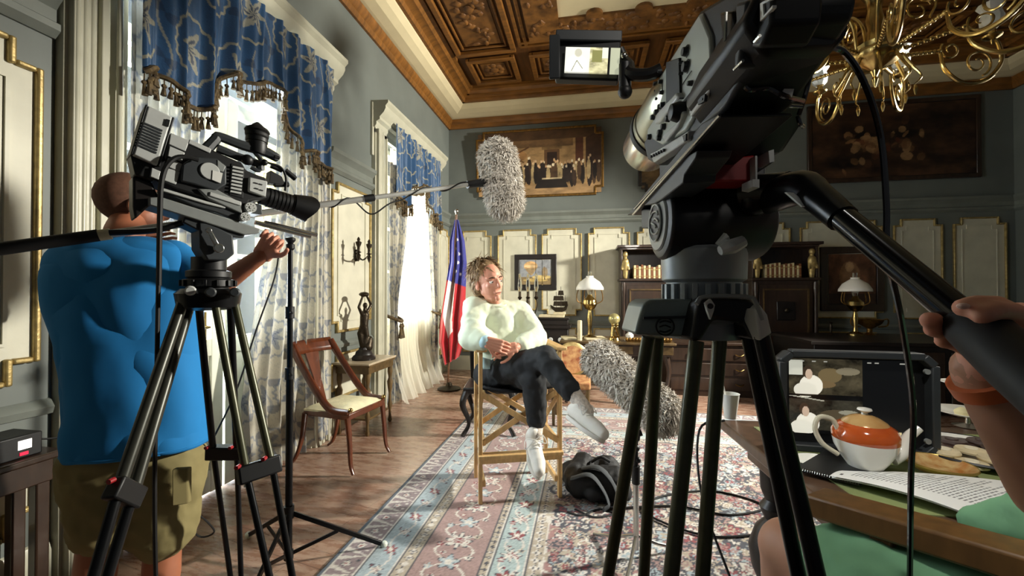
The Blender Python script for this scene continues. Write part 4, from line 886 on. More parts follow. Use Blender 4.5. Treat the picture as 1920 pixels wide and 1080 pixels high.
g = MB(); g.prism([P(*q) for q in ((1425, 640, .665), (1448, 625, .665), (1440, 590, .665), (1425, 570, .67), (1416, 580, .67))], VF*.06); build(g, 'leg_hinge', M_lgrey, tripR, world=True, bev=.003)
g = MB(); g.prism([P(*q) for q in ((1323, 568, .685), (1333, 560, .685), (1341, 572, .685), (1339, 583, .685), (1333, 600, .685), (1327, 584, .685))], VF*.008); hp_ = build(g, 'hinge_plate', M_lgrey, tripR, world=True, bev=.001)
g = MB(); g.cyl(P(1332, 574, .683), P(1332, 574, .69), .0048, seg=14); build(g, 'hinge_hole', M_black, hp_, world=True)
def single_leg(pairs, m, r):
    g = MB()
    for (a, c) in pairs:
        A, B_ = P(*a), P(*c); t = (0.012-A.z)/(B_.z-A.z); g.cyl(A, A+(B_-A)*t, r, r*.9, seg=18)
    lg = build(g, 'leg', m, tripR, world=True)
    g = MB(); fs = []
    for (a, c) in pairs:
        A, B_ = P(*a), P(*c); t = (0.012-A.z)/(B_.z-A.z); fs.append(A+(B_-A)*t)
    g.bar(fs[0], fs[1], .035, .024, side=UP); build(g, 'foot', M_rubber, lg, world=True, bev=.004)
    g = MB(); k = [P(*a).lerp(P(*c), 1.15) for a, c in pairs]; ex = (k[1]-k[0]).normalized()*.03; g.bar(k[0]-ex, k[1]+ex, .06, .045, side=UP); build(g, 'leg_lock', M_black, lg, world=True, bev=.005)
single_leg([((1216, 632, .78), (1140, 1080, .86)), ((1233, 632, .84), (1207, 1080, .90))], M_olive, .0125)
single_leg([((1306, 640, .72), (1258, 1080, .66)), ((1350, 630, .76), (1317, 1080, .72))], M_olive, .0125)
single_leg([((1397, 600, .74), (1497, 1080, .70)), ((1428, 630, .68), (1532, 1080, .62))], M_blackm, .0125)
# pan bar towards the viewer
g = MB(); g.cyl(P(1402, 362, .72), P(1480, 352, .66), .03, .026, seg=18); g.sph(P(1418, 372, .71), .03); g.tube([P(*q) for q in ((1440, 370, .70), (1500, 352, .62), (1530, 368, .58), (1580, 410, .53))], [.028, .026, .021, .018], 16, n=4)
pb = build(g, 'pan_bar', M_blackm, tripR, world=True)
g = MB(); g.cyl(P(1560, 392, .545), P(1845, 628, .40), .0155, seg=24); build(g, 'pan_tube', mat('satin_black_tube', '17181a', .22, .5, coat=.5), pb, world=True)
g = MB(); g.tube([P(*q) for q in ((1800, 592, .42), (1830, 616, .405), (1920, 695, .345), (2050, 810, .29))], [.021, .0235, .0235, .021], 24, n=3); build(g, 'grip', M_rubber, pb, world=True)
g = MB(); g.prism([P(*q) for q in ((1474, 360, .59), (1488, 361, .59), (1520, 387, .575), (1505, 387, .575))], VF*.004); build(g, 'pan_label', M_lgrey, pb, world=True)
# hanging foreground cable from the right camera
g = MB(); g.tube([P(*q) for q in ((1545, 85, .55), (1585, 100, .56), (1625, 165, .58), (1652, 260, .6), (1662, 380, .6), (1665, 480, .6), (1690, 600, .62), (1712, 760, .64), (1708, 900, .66), (1706, 1080, .7), (1700, 1500, .8))], .0042, 8, n=6)
g.tube([P(*q) for q in ((1526, 100, .55), (1520, 140, .55), (1508, 185, .55), (1498, 215, .56))], .003, 8, n=4); g.tube([P(*q) for q in ((1545, 85, .55), (1530, 102, .55), (1524, 106, .55))], .003, 6)
setp(build(g, 'hanging_cable', mat('glossy_black_cable', '1a1a1c', .12)), 'black cable arching from the right camera and hanging down in front of the table', 'cable')

# ---------------------------------------------------------------- microphones
M_fur = mat('grey_fur', 'e9e3d8', .9, var=.3, scale=30, col2='b9b1a4', sheen=.3)
M_boom = mat('boom_silver', 'cdcec9', .35, .5)
def furry(parent, a, b, r, n, ln_, wr=None):
    a, b = Vector(a), Vector(b); ax_ = (b-a).normalized(); L = (b-a).length; u, v, d = basis(ax_)
    core = MB(); core.cap(a+d*r*.8, r*.82, b-d*r*.8, r*.82, 20); build(core, 'windshield_core', mat('fur_backing', 'a8a196', .9), parent, world=True)
    f = MB(); f.v = []; 
    for i in range(n):
        t = random.uniform(-.5*PI*r*.9, L-2*r*.8+.5*PI*r*.9) if False else random.random(); th = random.uniform(0, 2*PI)
        s = t*L
        if s < r: q = math.acos(max(-1, min(1, (r-s)/r))); nr = (u*math.cos(th)+v*math.sin(th))*math.sin(q)-d*math.cos(q); p = a+d*r+nr*r*.8
        elif s > L-r: q = math.acos(max(-1, min(1, (s-L+r)/r))); nr = (u*math.cos(th)+v*math.sin(th))*math.sin(q)+d*math.cos(q); p = b-d*r+nr*r*.8
        else: nr = u*math.cos(th)+v*math.sin(th); p = a+d*s+nr*r*.8
        l = ln_*random.uniform(.6, 1.25); tan = Vector((random.gauss(0, 1), random.gauss(0, 1), random.gauss(-.4, 1))); tan -= nr*tan.dot(nr); tan = tan.normalized() if tan.length > 0 else u
        w_ = (nr.cross(tan)).normalized()*random.uniform(.0028, .0052)
        p1 = p+nr*l*.5+tan*l*.2; p2 = p+nr*l*.8+tan*l*.65+Vector((0, 0, -l*.15))
        k = len(f.v); f.v += [tuple(p-w_), tuple(p+w_), tuple(p1+w_*.9), tuple(p1-w_*.9), tuple(p2)]; f.f += [(k, k+1, k+2, k+3), (k+3, k+2, k+4)]; f.m += [0, 0]
    build(f, 'fur', M_fur, parent, world=True, sharp=0)
h0, h1 = P(0, 467, 1.15), P(908, 342, 2.12); d_ = (h1-h0).normalized()
bp_ = root('boom_pole', h0-d_*.35, 'long boom pole reaching from the left edge across to the upright fluffy microphone', 'boom pole')
g = MB(); g.cyl(h0-d_*.35, P(185, 441, 1/(1/1.15-(1/1.15-1/2.12)*185/908)), .0185, seg=20); build(g, 'foam_grip', M_rubber, bp_, world=True)
tt = lambda x: P(x, 467-(467-342)*x/908, 1/(1/1.15-(1/1.15-1/2.12)*x/908))
g = MB(); g.cyl(tt(170), tt(208), .017, seg=18); build(g, 'tape', mat('cream_tape', 'cfc7a6', .6), bp_, world=True)
g = MB(); g.cyl(tt(205), tt(690), .0125, .0125, seg=18); build(g, 'pole_section', M_boom, bp_, world=True)
g = MB(); g.cyl(tt(690), tt(880), .010, seg=18); build(g, 'pole_section', M_boom, bp_, world=True)
g = MB(); g.cyl(tt(682), tt(701), .016, seg=18); build(g, 'locking_collar', M_black, bp_, world=True)
g = MB(); g.cyl(tt(876), tt(915), .0185, .022, seg=18); g.sph(tt(922), .03); build(g, 'mount', M_black, bp_, world=True)
g = MB(); pts = []
for i in range(80):
    x = 590+i*3.7; c = tt(x); a = i*.33; sag = 0.0
    if 655 < x < 765: sag = .06*math.sin((x-655)/110*PI)
    pts.append(c+UP*(math.cos(a)*.014-sag)+VF*(math.sin(a)*.014)*(1 if sag == 0 else .3))
g.tube(pts, .0035, 6); build(g, 'coiled_cable', M_rubber, bp_, world=True)
mic = root('boom_microphone', P(938, 345, 2.15), 'upright grey fluffy microphone windshield on the end of the boom pole', 'microphone')
furry(mic, P(927, 262, 2.12), P(953, 408, 2.18), .088, 6500, .045)
ms = root('floor_microphone', F(1192, 1062), 'long grey fluffy microphone tilted on a small floor stand behind the foreground tripod', 'microphone')
furry(ms, P(1105, 655, 2.40), P(1272, 800, 1.95), .098, 7500, .05)
fb = F(1192, 1062); g = MB(); tp2 = P(1192, 800, 2.1); fb = Vector((tp2.x, tp2.y, 0)); g.cyl((fb.x, fb.y, .05), (fb.x, fb.y, .42), .014, seg=14); g.cyl((fb.x, fb.y, .4), (fb.x, fb.y, tp2.z), .009); build(g, 'stand_pole', M_silver, ms, world=True)
g = MB(); g.cyl((fb.x, fb.y, .38), (fb.x, fb.y, .47), .02); g.sph((fb.x, fb.y, .56), .02); g.cyl((fb.x, fb.y, .44), (fb.x, fb.y, .62), .012); g.sph((fb.x+.01, fb.y, .50), .016); g.cyl((fb.x-.03, fb.y, .62), (fb.x+.03, fb.y, .64), .016); g.cyl((fb.x, fb.y, .6), (tp2.x, tp2.y, tp2.z+.02), .02, .03); build(g, 'stand_joint', M_black, ms, world=True)
for a in (.4, 2.5, 4.4):
    g = MB(); g.tube([(fb.x, fb.y, .12), (fb.x+.12*math.cos(a), fb.y+.12*math.sin(a), .06), (fb.x+.26*math.cos(a), fb.y+.26*math.sin(a), .016)], .009, 8); build(g, 'stand_leg', M_silver, ms, world=True)
# ================================================================ director's chair (tall, beech)
def directors_chair(loc, rz, label, W=.52, D=.38, hs=.72, ha=.985, wood=M_beech, canvas=None, x_braces=True):
    """local: x to the sitter's left... y towards the back; front faces -y"""
    r = root('directors_chair', loc, label, 'chair', rz=rz); hw, hd = W/2, D/2
    for sx in (-1, 1):
        for sy in (-1, 1):
            g = MB(); g.bb(sx*hw-.012, sx*hw+.012, sy*hd-.021, sy*hd+.021, 0.0, ha-.022); build(g, 'leg', wood, r, bev=.003)
        g = MB(); g.bb(sx*hw-.035, sx*hw+.035, -hd-.06, hd+.05, ha-.022, ha); build(g, 'armrest', wood, r, bev=.006)
        for z in (.10, .36, .66):
            g = MB(); g.bb(sx*hw-sx*.024-.01, sx*hw-sx*.024+.01, -hd, hd, z, z+.035); build(g, 'side_rail', wood, r, bev=.002)
        g = MB(); g.bar((sx*hw-sx*.012, -hd, .66), (sx*hw-sx*.012, hd, .40), .035, .012, side=(0, 0, 1)); g2 = build(g, 'side_brace', wood, r, bev=.002)
    for y in (-hd-.0, hd-.0):
        for s_ in (-1, 1):
            g = MB(); g.bar((s_*(hw-.01), y+s_*.012, .69), (-s_*(hw-.01), y+s_*.012, .37), .036, .014, side=(0, 0, 1)); build(g, 'cross_brace', wood, r, bev=.002)
    g = MB(); g.bb(-hw-.015, hw+.015, -hd-.045, -hd+.03, .285, .31); build(g, 'footrest', wood, r, bev=.004)
    g = MB(); g.bb(-hw-.01, hw+.01, -hd-.032, -hd-.02, .255, .30); build(g, 'footrest_rail', wood, r, bev=.003)
    cm = canvas or mat('black_canvas', '17171a', .85, bump=.2)
    g = MB(); g.grid(lambda u, v: Vector((-hw+.015+u*(W-.03), -hd+v*D, hs-.03*math.sin(u*PI))), 12, 6); build(g, 'seat', cm, r, solid=.006)
    return r
FLp, FRp, BLp, BRp = F(905, 943), F(1052, 935), F(890, 897), F(1020, 890)
cc = (FLp+FRp+BLp+BRp)/4; wv = (FRp-FLp)+(BRp-BLp); ang = math.atan2(wv.y, wv.x)+.05
dch = directors_chair(cc+Vector((0, 0, .012)), ang, 'tall beech director\'s chair the man in the pale sweatshirt sits on')
# ================================================================ bodies
M_skin = mat('skin', 'd99a80', .55, var=.06, scale=15, sub=.15)
M_skin2 = mat('skin_tanned', 'a8694c', .5, var=.08, scale=15, sub=.1)
def cloth_mat(name, c, sc=9, b=.35, rough=.85, **k): return mat(name, c, rough, var=.05, scale=sc, bump=b, bscale=sc, sheen=.0, **k)
def flesh(name, segs, m, parent, vox=.010, sm=4, extra=None, world=True, ell=()):
    g = MB()
    for s in segs:
        a, ra, b_, rb = s; g.cap(a, ra, b_, rb, 14)
    for e in ell: g.sph(e[0], e[1], 14, e[2] if len(e) > 2 else None)
    return build(g, name, m, parent, world=world, remesh=vox, smooth=sm, sharp=0)
def lerp_path(pts, rs):
    return [(pts[i], rs[i], pts[i+1], rs[i+1]) for i in range(len(pts)-1)]
def hand(name, wrist, fwd, palm_n, m, parent, curl=.6, s=1.0, thumb_side=1, spread=.0, curls=None):
    """wrist point, direction of the fingers, palm normal (side the fingers close to)"""
    f = Vector(fwd).normalized(); n = Vector(palm_n); n = (n-f*n.dot(f)).normalized(); sd = f.cross(n)*thumb_side
    g = MB(); W_ = Vector(wrist); pl = .085*s
    for k, o in enumerate((-.03, -.01, .01, .03)): g.cap(W_+sd*o*.7*s-n*.002, .0165*s, W_+f*pl+sd*o*s, .0125*s, 10)
    g.cap(W_+sd*.012*s+f*.02*s, .016*s, W_+f*.05*s+sd*.03*s+n*.008*s, .014*s, 10)
    L = {3: (.040, .026, .020), 2: (.045, .029, .021), 1: (.042, .027, .020), 0: (.033, .020, .018)}
    for k, o in enumerate((-.033, -.011, .011, .033)):
        p = W_+f*pl+sd*o*s; a = 0; cu = (curls[k] if curls else curl)
        for j, l in enumerate(L[k]):
            a += cu*(.9 if j == 0 else 1.1); d = (f*math.cos(a)+n*math.sin(a)+sd*(o*spread*6 if j == 0 else 0)).normalized(); q = p+d*l*s; g.cap(p, (.0088-.0008*j)*s, q, (.0083-.0010*j)*s, 8); p = q
    p = W_+f*.025*s+sd*.035*s; a = .7
    for j, l in enumerate((.038, .030, .024)):
        d = (f*math.cos(a)+sd*math.sin(a)+n*.45).normalized(); q = p+d*l*s; g.cap(p, (.0115-.001*j)*s, q, (.0105-.001*j)*s, 8); p = q; a -= .35
    return build(g, name, m, parent, world=True, remesh=.0034*s, smooth=3, sharp=0)
# ---------------------------------------------------------------- seated man
man = root('person', P(935, 712, 2.86), 'man with tousled brown hair in a pale mint sweatshirt sitting cross-legged on the tall chair', 'person')
M_mint = cloth_mat('mint_sweatshirt', 'd9e3c9', 7, .5); M_trs = cloth_mat('black_trousers', '1b1e21', 9, .5); M_sock = mat('ribbed_sock', 'c9bfb3', .9, var=.3, scale=60, bump=.6, bscale=90); M_shoe = mat('white_canvas_shoe', 'eae6dc', .7, var=.05, bump=.15)
nk, ch, pv = P(930, 572, 2.86), P(935, 625, 2.86), P(938, 706, 2.88)
LS, RS = P(890, 577, 2.82), P(974, 583, 2.93); LE, RE = P(884, 634, 2.66), P(1004, 634, 2.80); LH, RH = P(914, 642, 2.52), P(966, 652, 2.56)
hip1, hip2 = P(915, 702, 2.84), P(958, 702, 2.90); k1 = P(1022, 672, 2.44); a1 = P(1090, 757, 2.22); k2 = P(1000, 706, 2.52); a2 = P(1006, 792, 2.56)
hc = P(916, 529, 2.78)                                 # head centre
body = flesh('body', lerp_path([nk+UP*-.03, nk, hc+UP*-.05], [.062, .052, .05])+lerp_path([ch, pv], [.10, .11])+[(LS, .045, RS, .045)]+[(LE, .03, LH, .026), (RE, .03, RH, .026)]+[(hip1, .06, k1, .05), (k1, .05, a1, .036), (hip2, .06, k2, .05), (k2, .05, a2, .036)], M_skin, man, .012, 4)
# head, turned to the picture's right, tilted
fw = (VR*.62-VF*.78+UP*-.02).normalized(); HR = frame(fw, UP*1.0+VR*-.16)       # x=face direction, y=his left, z=up
HS = 1.14
hx = lambda x, y, z: hc+HR @ Vector((x, y, z))*HS
class HMB(MB):
    def sph(s, c, r, seg=14, R=None): return MB.sph(s, c, tuple(x*HS for x in r) if hasattr(r, '__len__') else r*HS, seg, R)
    def cap(s, a, ra, b, rb, seg=16): MB.sph(s, a, ra*HS, seg); MB.sph(s, b, rb*HS, seg); return s.tube([a, b], [ra*HS, rb*HS], seg)
g = HMB(); g.sph(hx(-.012, 0, .03), (.098, .076, .088), 20, HR); g.sph(hx(.02, 0, -.02), (.072, .064, .085), 20, HR); g.cap(hx(.05, 0, -.085), .026, hx(.035, 0, -.07), .04, 12)
for s in (-1, 1):
    g.cap(hx(.01, s*.045, -.055), .02, hx(.05, s*.018, -.088), .02, 10); g.sph(hx(.056, s*.034, -.018), (.022, .024, .020), 10, HR); g.cap(hx(.078, s*.012, .028), .012, hx(.062, s*.05, .022), .011, 8)
g.cap(hx(.083, 0, .018), .010, hx(.103, 0, -.022), .0125, 10); g.sph(hx(.09, .011, -.028), .0085, 8); g.sph(hx(.09, -.011, -.028), .0085, 8)
g.cap(hx(.082, -.018, -.056), .0075, hx(.082, .018, -.056), .0075, 8); g.cap(hx(.080, -.014, -.066), .008, hx(.080, .014, -.066), .008, 8); g.sph(hx(.074, 0, -.092), .018, 10)
head_ = build(g, 'head', M_skin, man, world=True, remesh=.0042, smooth=4, sharp=0)
g = MB(); g.tube([hx(.0905, -.02, -.0605), hx(.0945, 0, -.0605), hx(.0905, .02, -.0605)], .0022, 6, n=3); build(g, 'mouth', mat('lip_line', '7c3f38', .5), head_, world=True)
for s in (-1, 1):
    g = HMB(); g.sph(hx(.070, s*.031, .004), .0125, 12); e = build(g, 'eye', mat('eye_white', 'e8e0d8', .2), head_, world=True)
    g = HMB(); g.sph(hx(.0785, s*.031+.002, .003), .0055, 10); build(g, 'iris', mat('iris_dark', '2c2a26', .1), e, world=True)
    g = HMB(); g.tube([hx(.0795, s*.016, .0125), hx(.0835, s*.031, .015), hx(.074, s*.046, .009)], .003, 6, n=3); build(g, 'eyelid', M_skin, e, world=True)
    g = HMB(); g.tube([hx(.089, s*.014, .025), hx(.088, s*.031, .031), hx(.074, s*.049, .025)], [.003, .0045, .002], 6, n=3); build(g, 'eyebrow', mat('brow_brown', '5d4330', .9), head_, world=True)
    g = HMB(); g.sph(hx(-.01, s*.077, -.01), (.018, .008, .030), 12, HR); g.sph(hx(-.004, s*.074, -.032), (.009, .007, .011), 8, HR); build(g, 'ear', M_skin, head_, world=True, remesh=.003, smooth=2)
# hair
M_hair = mat('brown_hair', 'b3946c', .55, var=.4, scale=60, col2='634b33')
g = HMB(); g.sph(hx(-.035, 0, .045), (.096, .088, .096), 18, HR); g.sph(hx(-.075, 0, -.03), (.05, .07, .075), 14, HR)
hr = build(g, 'hair', M_hair, man, world=True, remesh=.007, smooth=2, sharp=0)
g = MB()
for i in range(900):
    th = random.uniform(-2.6, 2.6)+PI; el = random.uniform(-.75, 1.5)
    n_ = Vector((math.cos(th)*math.cos(el), math.sin(th)*math.cos(el), math.sin(el)))
    if n_.x > .5 and n_.z < .32: continue
    base = Vector((-.035, 0, .045))+Vector((n_.x*.088, n_.y*.082, n_.z*.086))
    top = max(0, n_.z)
    flow = Vector((.75*top-.25, .55*(1 if n_.y > -.02 else -1)*top, -.9*(1-top)))+Vector((random.gauss(0, .28), random.gauss(0, .28), random.gauss(0, .2)))
    if n_.z < .2: flow += Vector((-.25, n_.y*.5, -.35))
    flow -= n_*flow.dot(n_)
    if flow.length < .05: continue
    flow.normalize(); l = random.uniform(.04, .085); w_ = n_.cross(flow).normalized()*random.uniform(.003, .0065); lift = random.uniform(.1, .75)
    p1 = base+(flow+n_*lift).normalized()*l*.5; p2 = p1+(flow+n_*(lift-.35)+Vector((0, 0, -.25))).normalized()*l*.6
    k = len(g.v); g.v += [tuple(hx(*q)) for q in (base-w_, base+w_, p1+w_*.8, p1-w_*.8, p2)]; g.f += [(k, k+1, k+2, k+3), (k+3, k+2, k+4)]; g.m += [0, 0]
build(g, 'hair_strands', M_hair, hr, world=True, sharp=0)
# sweatshirt (loose)
sw_ = lerp_path([nk+UP*-.055, ch+UP*.06, ch, ch+(pv-ch)*.6, pv+UP*.07], [.085, .135, .150, .150, .150])
sh = flesh('sweatshirt', sw_+[(LS-UP*.012, .085, LE, .085), (LE, .085, LH+(LE-LH)*.32, .058), (RS-UP*.012, .085, RE, .088), (RE, .088, RH+(RE-RH)*.30, .058), (LS, .085, nk-UP*.055, .085), (RS, .085, nk-UP*.055, .085), (LE+(RE-LE)*.1, .07, ch-UP*.06, .11), (RE, .07, ch-UP*.06, .11)], M_mint, man, .011, 5)
dt = bpy.data.textures.new('folds', 'CLOUDS'); dt.noise_scale = .075; dt.noise_depth = 2
dt2 = bpy.data.textures.new('folds_large', 'CLOUDS'); dt2.noise_scale = .19; dt2.noise_depth = 1
def folds(o, st, tex=None):
    q = o.modifiers.new('folds', 'DISPLACE'); q.texture = tex or dt; q.strength = st; q.mid_level = .5; q.texture_coords = 'GLOBAL'
folds(sh, .026)
# drape folds running from the shoulder across the chest
g = MB()
for pts, r_ in (([LS+(VF*-.085), P(915, 615, 2.69), P(948, 640, 2.66)], .012), ([P(900, 590, 2.72), P(930, 625, 2.68), P(962, 634, 2.68)], .010), ([P(985, 590, 2.80), P(972, 615, 2.74), P(976, 640, 2.70)], .011), ([P(905, 575, 2.745), P(932, 588, 2.71), P(962, 582, 2.76)], .009)):
    pass
g.tube([nk+HRv for HRv in [Vector((0, 0, 0))]] if False else [nk+(VR*math.cos(a)*.078+VF*math.sin(a)*.075)+UP*(.012+.022*math.sin(a)) for a in np.linspace(0, 2*PI, 20)], .0085, 8); build(g, 'collar', M_mint, sh, world=True)
tr_ = flesh('trousers', [(pv+UP*.02, .125, hip1, .105), (pv, .125, hip2, .105), (hip1, .105, k1, .078), (k1, .078, k1+(a1-k1)*.72, .062), (hip2, .105, k2, .080), (k2, .080, k2+(a2-k2)*.55, .074), (k2+(a2-k2)*.5, .074, k2+(a2-k2)*.93, .066)], M_trs, man, .010, 4); folds(tr_, .03)
# blue shirt hem showing under the sweatshirt
g = MB(); g.grid(lambda u, v: P(898+u*22, 668+v*24+u*6*(1-v), 2.69-.02*math.sin(u*3)), 6, 6); build(g, 'shirt_hem', mat('light_blue_shirt', 'b9dbe2', .8), man, world=True, solid=.006)
g = MB(); wl_ = LH+(LE-LH)*.34; g.cap(wl_+(LE-LH)*.1, .05, wl_-(LE-LH).normalized()*.035, .044, 14); build(g, 'shirt_cuff', mat('light_blue_shirt', 'b9dbe2', .8), man, world=True, remesh=.006, smooth=2)
hand('hand', LH, (VR*.9-UP*.25-VF*.1), (-UP*.2+VF*.9), M_skin, man, .45, 1.0, -1)
hand('hand', RH, (-VR*.9-UP*.12-VF*.2), (VF*.8-UP*.5), M_skin, man, .5, 1.0, 1)
def shoe(ankle, toe, up, parent, S=1.0):
    toe = Vector(toe); ankle = Vector(ankle); f = (toe-ankle).normalized(); R = frame(f, up); q = lambda x, y, z: ankle+R @ Vector((x, y, z))*S
    # ankle is at local 0,0,0 ; sole plane at z=-.085
    segs = [(q(-.035, 0, -.045), .036, q(.03, 0, -.045), .037), (q(.03, 0, -.048), .037, q(.12, .006, -.058), .034), (q(.12, .006, -.058), .036, q(.165, .004, -.062), .028), (q(-.03, 0, -.04), .034, q(-.01, 0, -.005), .036)]
    segs = [(a, ra*S, b_, rb*S) for a, ra, b_, rb in segs]
    s = flesh('shoe', segs, M_shoe, parent, .005, 3)
    g = MB(); n = 22; pts = []
    for k in range(n):
        a = 2*PI*k/n; x = .062+.128*math.cos(a); y = (.043 if x > .06 else .037)*math.sin(a)*(1.0 if abs(math.cos(a)) < .8 else .95); pts.append(q(x, y, -.098))
    g.prism(pts, R @ Vector((0, 0, .022))); build(g, 'sole', mat('rubber_sole', 'dcd8ce', .6), s, world=True, bev=.004)
    g = MB()
    for k in range(5): x = .045+.02*k; z = -.006-.0095*k*1.0; g.tube([q(x, -.026, z-.014), q(x+.008, 0, z+.004), q(x, .026, z-.014)], .0028, 5, n=3)
    g.tube([q(.035, 0, .0), q(.02, .04, .012), q(.05, .055, -.01), q(.045, .01, .002)], .0026, 5, n=4); g.tube([q(.035, 0, .0), q(.03, -.045, .0), q(.065, -.05, -.03), q(.045, -.01, .002)], .0026, 5, n=4)
    build(g, 'laces', M_white, s, world=True)
    return s
def sock(k, a, parent, t=.62, toe=None):
    g = MB(); s0 = k+(a-k)*t; g.cap(s0, .050, a, .040, 14)
    if toe is not None: g.cap(a, .04, a+(toe-a)*.2-UP*.02, .036)
    return build(g, 'sock', M_sock, parent, world=True, remesh=.006, smooth=2)
t1 = P(1150, 796, 2.03); sock(k1, a1, man, .6, t1); shoe(a1+(t1-a1)*.05, t1, UP*.9+VR*.4, man, 1.12)
t2 = P(1004, 850, 2.28); sock(k2, a2+(a2-k2).normalized()*.03, man, .75, t2); a2b = P(1001, 815, 2.50); shoe(a2b, a2b+VR*.02-VF*.16+UP*-.075, UP, man, 1.22)
# ---------------------------------------------------------------- standing cameraman (back view)
op = root('person', (P(240, 700, 1.5).x, P(240, 700, 1.5).y, 0), 'stocky man in a bright blue T-shirt and khaki shorts standing behind the left camera', 'person')
D0 = 1.52
M_blue = cloth_mat('bright_blue_cotton', '157cc0', 4, .35); M_khaki = cloth_mat('khaki_cotton', '857a50', 5, .35)
hd_ = P(246, 386, 1.62); nk2 = P(232, 440, 1.56)
sL, sR = P(150, 492, 1.50), P(325, 478, 1.64); c_ = P(245, 560, 1.52); w2 = P(250, 700, 1.53); hp2 = P(248, 810, 1.53)
eL, hL = P(150, 560, 1.75), P(265, 470, 1.75); eR, wR, hR = P(398, 545, 1.62), P(492, 478, 1.58), P(528, 428, 1.55)
hipa, hipb = P(200, 870, 1.50), P(312, 870, 1.57); ka, kb = P(185, 1010, 1.47), P(305, 1030, 1.58)
fa, fb_ = Vector((ka.x+.0, ka.y-.03, .09)), Vector((kb.x+.02, kb.y-.03, .09))
body = flesh('body', [(nk2, .062, hd_-UP*.05, .06), (sL, .05, sR, .05), (c_, .11, w2, .11), (w2, .11, hp2, .12), (sL, .05, eL, .045), (eL, .045, hL, .032), (sR, .055, eR, .050), (eR, .048, wR, .030), (hp2, .12, hipa, .09), (hp2, .12, hipb, .09), (hipa, .085, ka, .062), (ka, .060, ka.lerp(fa, .35), .062), (ka.lerp(fa, .35), .062, fa, .038), (hipb, .085, kb, .062), (kb, .060, kb.lerp(fb_, .35), .062), (kb.lerp(fb_, .35), .062, fb_, .038)], M_skin2, op, .014, 4)
R_ = frame(VF*.8+VR*.6, UP); q = lambda x, y, z: hd_+R_ @ Vector((x, y, z))
g = MB(); g.sph(q(0, 0, .02), (.10, .078, .098), 18, R_); g.sph(q(.03, 0, -.04), (.07, .062, .075), 16, R_); g.cap(q(.1, 0, 0), .012, q(.108, 0, -.03), .014); g.cap(q(.04, 0, -.09), .03, q(.07, 0, -.09), .022)
hh = build(g, 'head', M_skin2, op, world=True, remesh=.006, smooth=4)
g = MB(); g.sph(q(-.008, 0, .028), (.104, .082, .100), 18, R_); build(g, 'hair', mat('short_cropped_hair', '6d4a38', .8, var=.2, scale=80), hh, world=True)
for s in (-1, 1):
    g = MB(); g.sph(q(-.01, s*.08, -.01), (.018, .009, .03), 10, R_); build(g, 'ear', M_skin2, hh, world=True)
def shell(name, rings, m, parent, seg=40, closed_top=False, solid=.004):
    """rings: (centre, rx, ry, yaw) stacked, open at the bottom"""
    vs = []; 
    for c, rx, ry, ya in rings:
        for k in range(seg):
            a = 2*PI*k/seg; sgn = lambda t: (abs(t)**.85)*(1 if t > 0 else -1)
            v = Vector((rx*sgn(math.cos(a)), ry*sgn(math.sin(a)), 0)); vs.append(Vector(c)+Matrix.Rotation(ya, 3, 'Z') @ v)
    fs = [(i*seg+k, i*seg+(k+1) % seg, (i+1)*seg+(k+1) % seg, (i+1)*seg+k) for i in range(len(rings)-1) for k in range(seg)]
    if closed_top: fs.append(tuple(range(seg)))
    o = mesh_obj(name, vs, fs, m, parent, world=True, sharp=0); s_ = o.modifiers.new('sub', 'SUBSURF'); s_.levels = s_.render_levels = 2
    if solid: s2 = o.modifiers.new('thick', 'SOLIDIFY'); s2.thickness = solid
    return o
ya = YAW+.35
rg = [(P(236, 446, 1.58), .075, .07, ya), (P(232, 456, 1.56), .155, .085, ya), (P(230, 478, 1.55), .21, .10, ya), (P(230, 520, 1.54), .226, .125, ya), (P(242, 600, 1.54), .212, .135, ya), (P(255, 680, 1.54), .196, .138, ya), (P(262, 760, 1.54), .200, .145, ya), (P(264, 820, 1.54), .208, .15, ya), (P(264, 838, 1.54), .209, .151, ya)]
ts = shell('t_shirt', rg, M_blue, op, closed_top=True); folds(ts, .045, dt2)
for nm, a, b_, r0, r1 in (('sleeve', sL, eL.lerp(sL, .3), .075, .085), ('sleeve', sR, eR.lerp(sR, .25), .08, .08)):
    g = MB(); g.cap(a-UP*.02, r0, b_, r1, 20); o = build(g, nm, M_blue, ts, world=True, remesh=.010, smooth=6); folds(o, .03, dt2)
g = MB(); n = 48; hc_ = rg[-1][0]; g.tube([hc_+Matrix.Rotation(ya, 3, 'Z') @ Vector((.211*math.copysign(abs(math.cos(2*PI*k/n))**.85, math.cos(2*PI*k/n)), .153*math.copysign(abs(math.sin(2*PI*k/n))**.85, math.sin(2*PI*k/n)), .012)) for k in range(n+1)], .003, 5); build(g, 'hem', M_blue, ts, world=True)
so = flesh('shorts', [(P(245, 800, 1.56), .11, P(285, 800, 1.56), .11), (hp2, .14, hipa, .13), (hp2, .14, hipb, .13), (hipa, .13, P(198, 980, 1.48), .108), (hipb, .13, P(308, 990, 1.56), .11)], M_khaki, op, .012, 5); folds(so, .03)
g = MB(); g.prism([P(322, 880, 1.44), P(352, 878, 1.47), P(352, 945, 1.47), P(322, 950, 1.44)], VF*.02); build(g, 'pocket', M_khaki, so, world=True, bev=.004)
hand('hand', wR, (hR-wR), (VR*.5-VF*.6+UP*.3), M_skin, op, .85, .95, 1)
hand('hand', hL.lerp(eL, .1), (hL-eL), VF, M_skin2, op, .5, 1.05, 1)
for p_ in (fa, fb_):
    flesh('shoe', [(p_+Vector((0, -.06, -.04)), .045, p_+Vector((0, .14, -.05)), .038)], M_shoe, op, .01, 2)
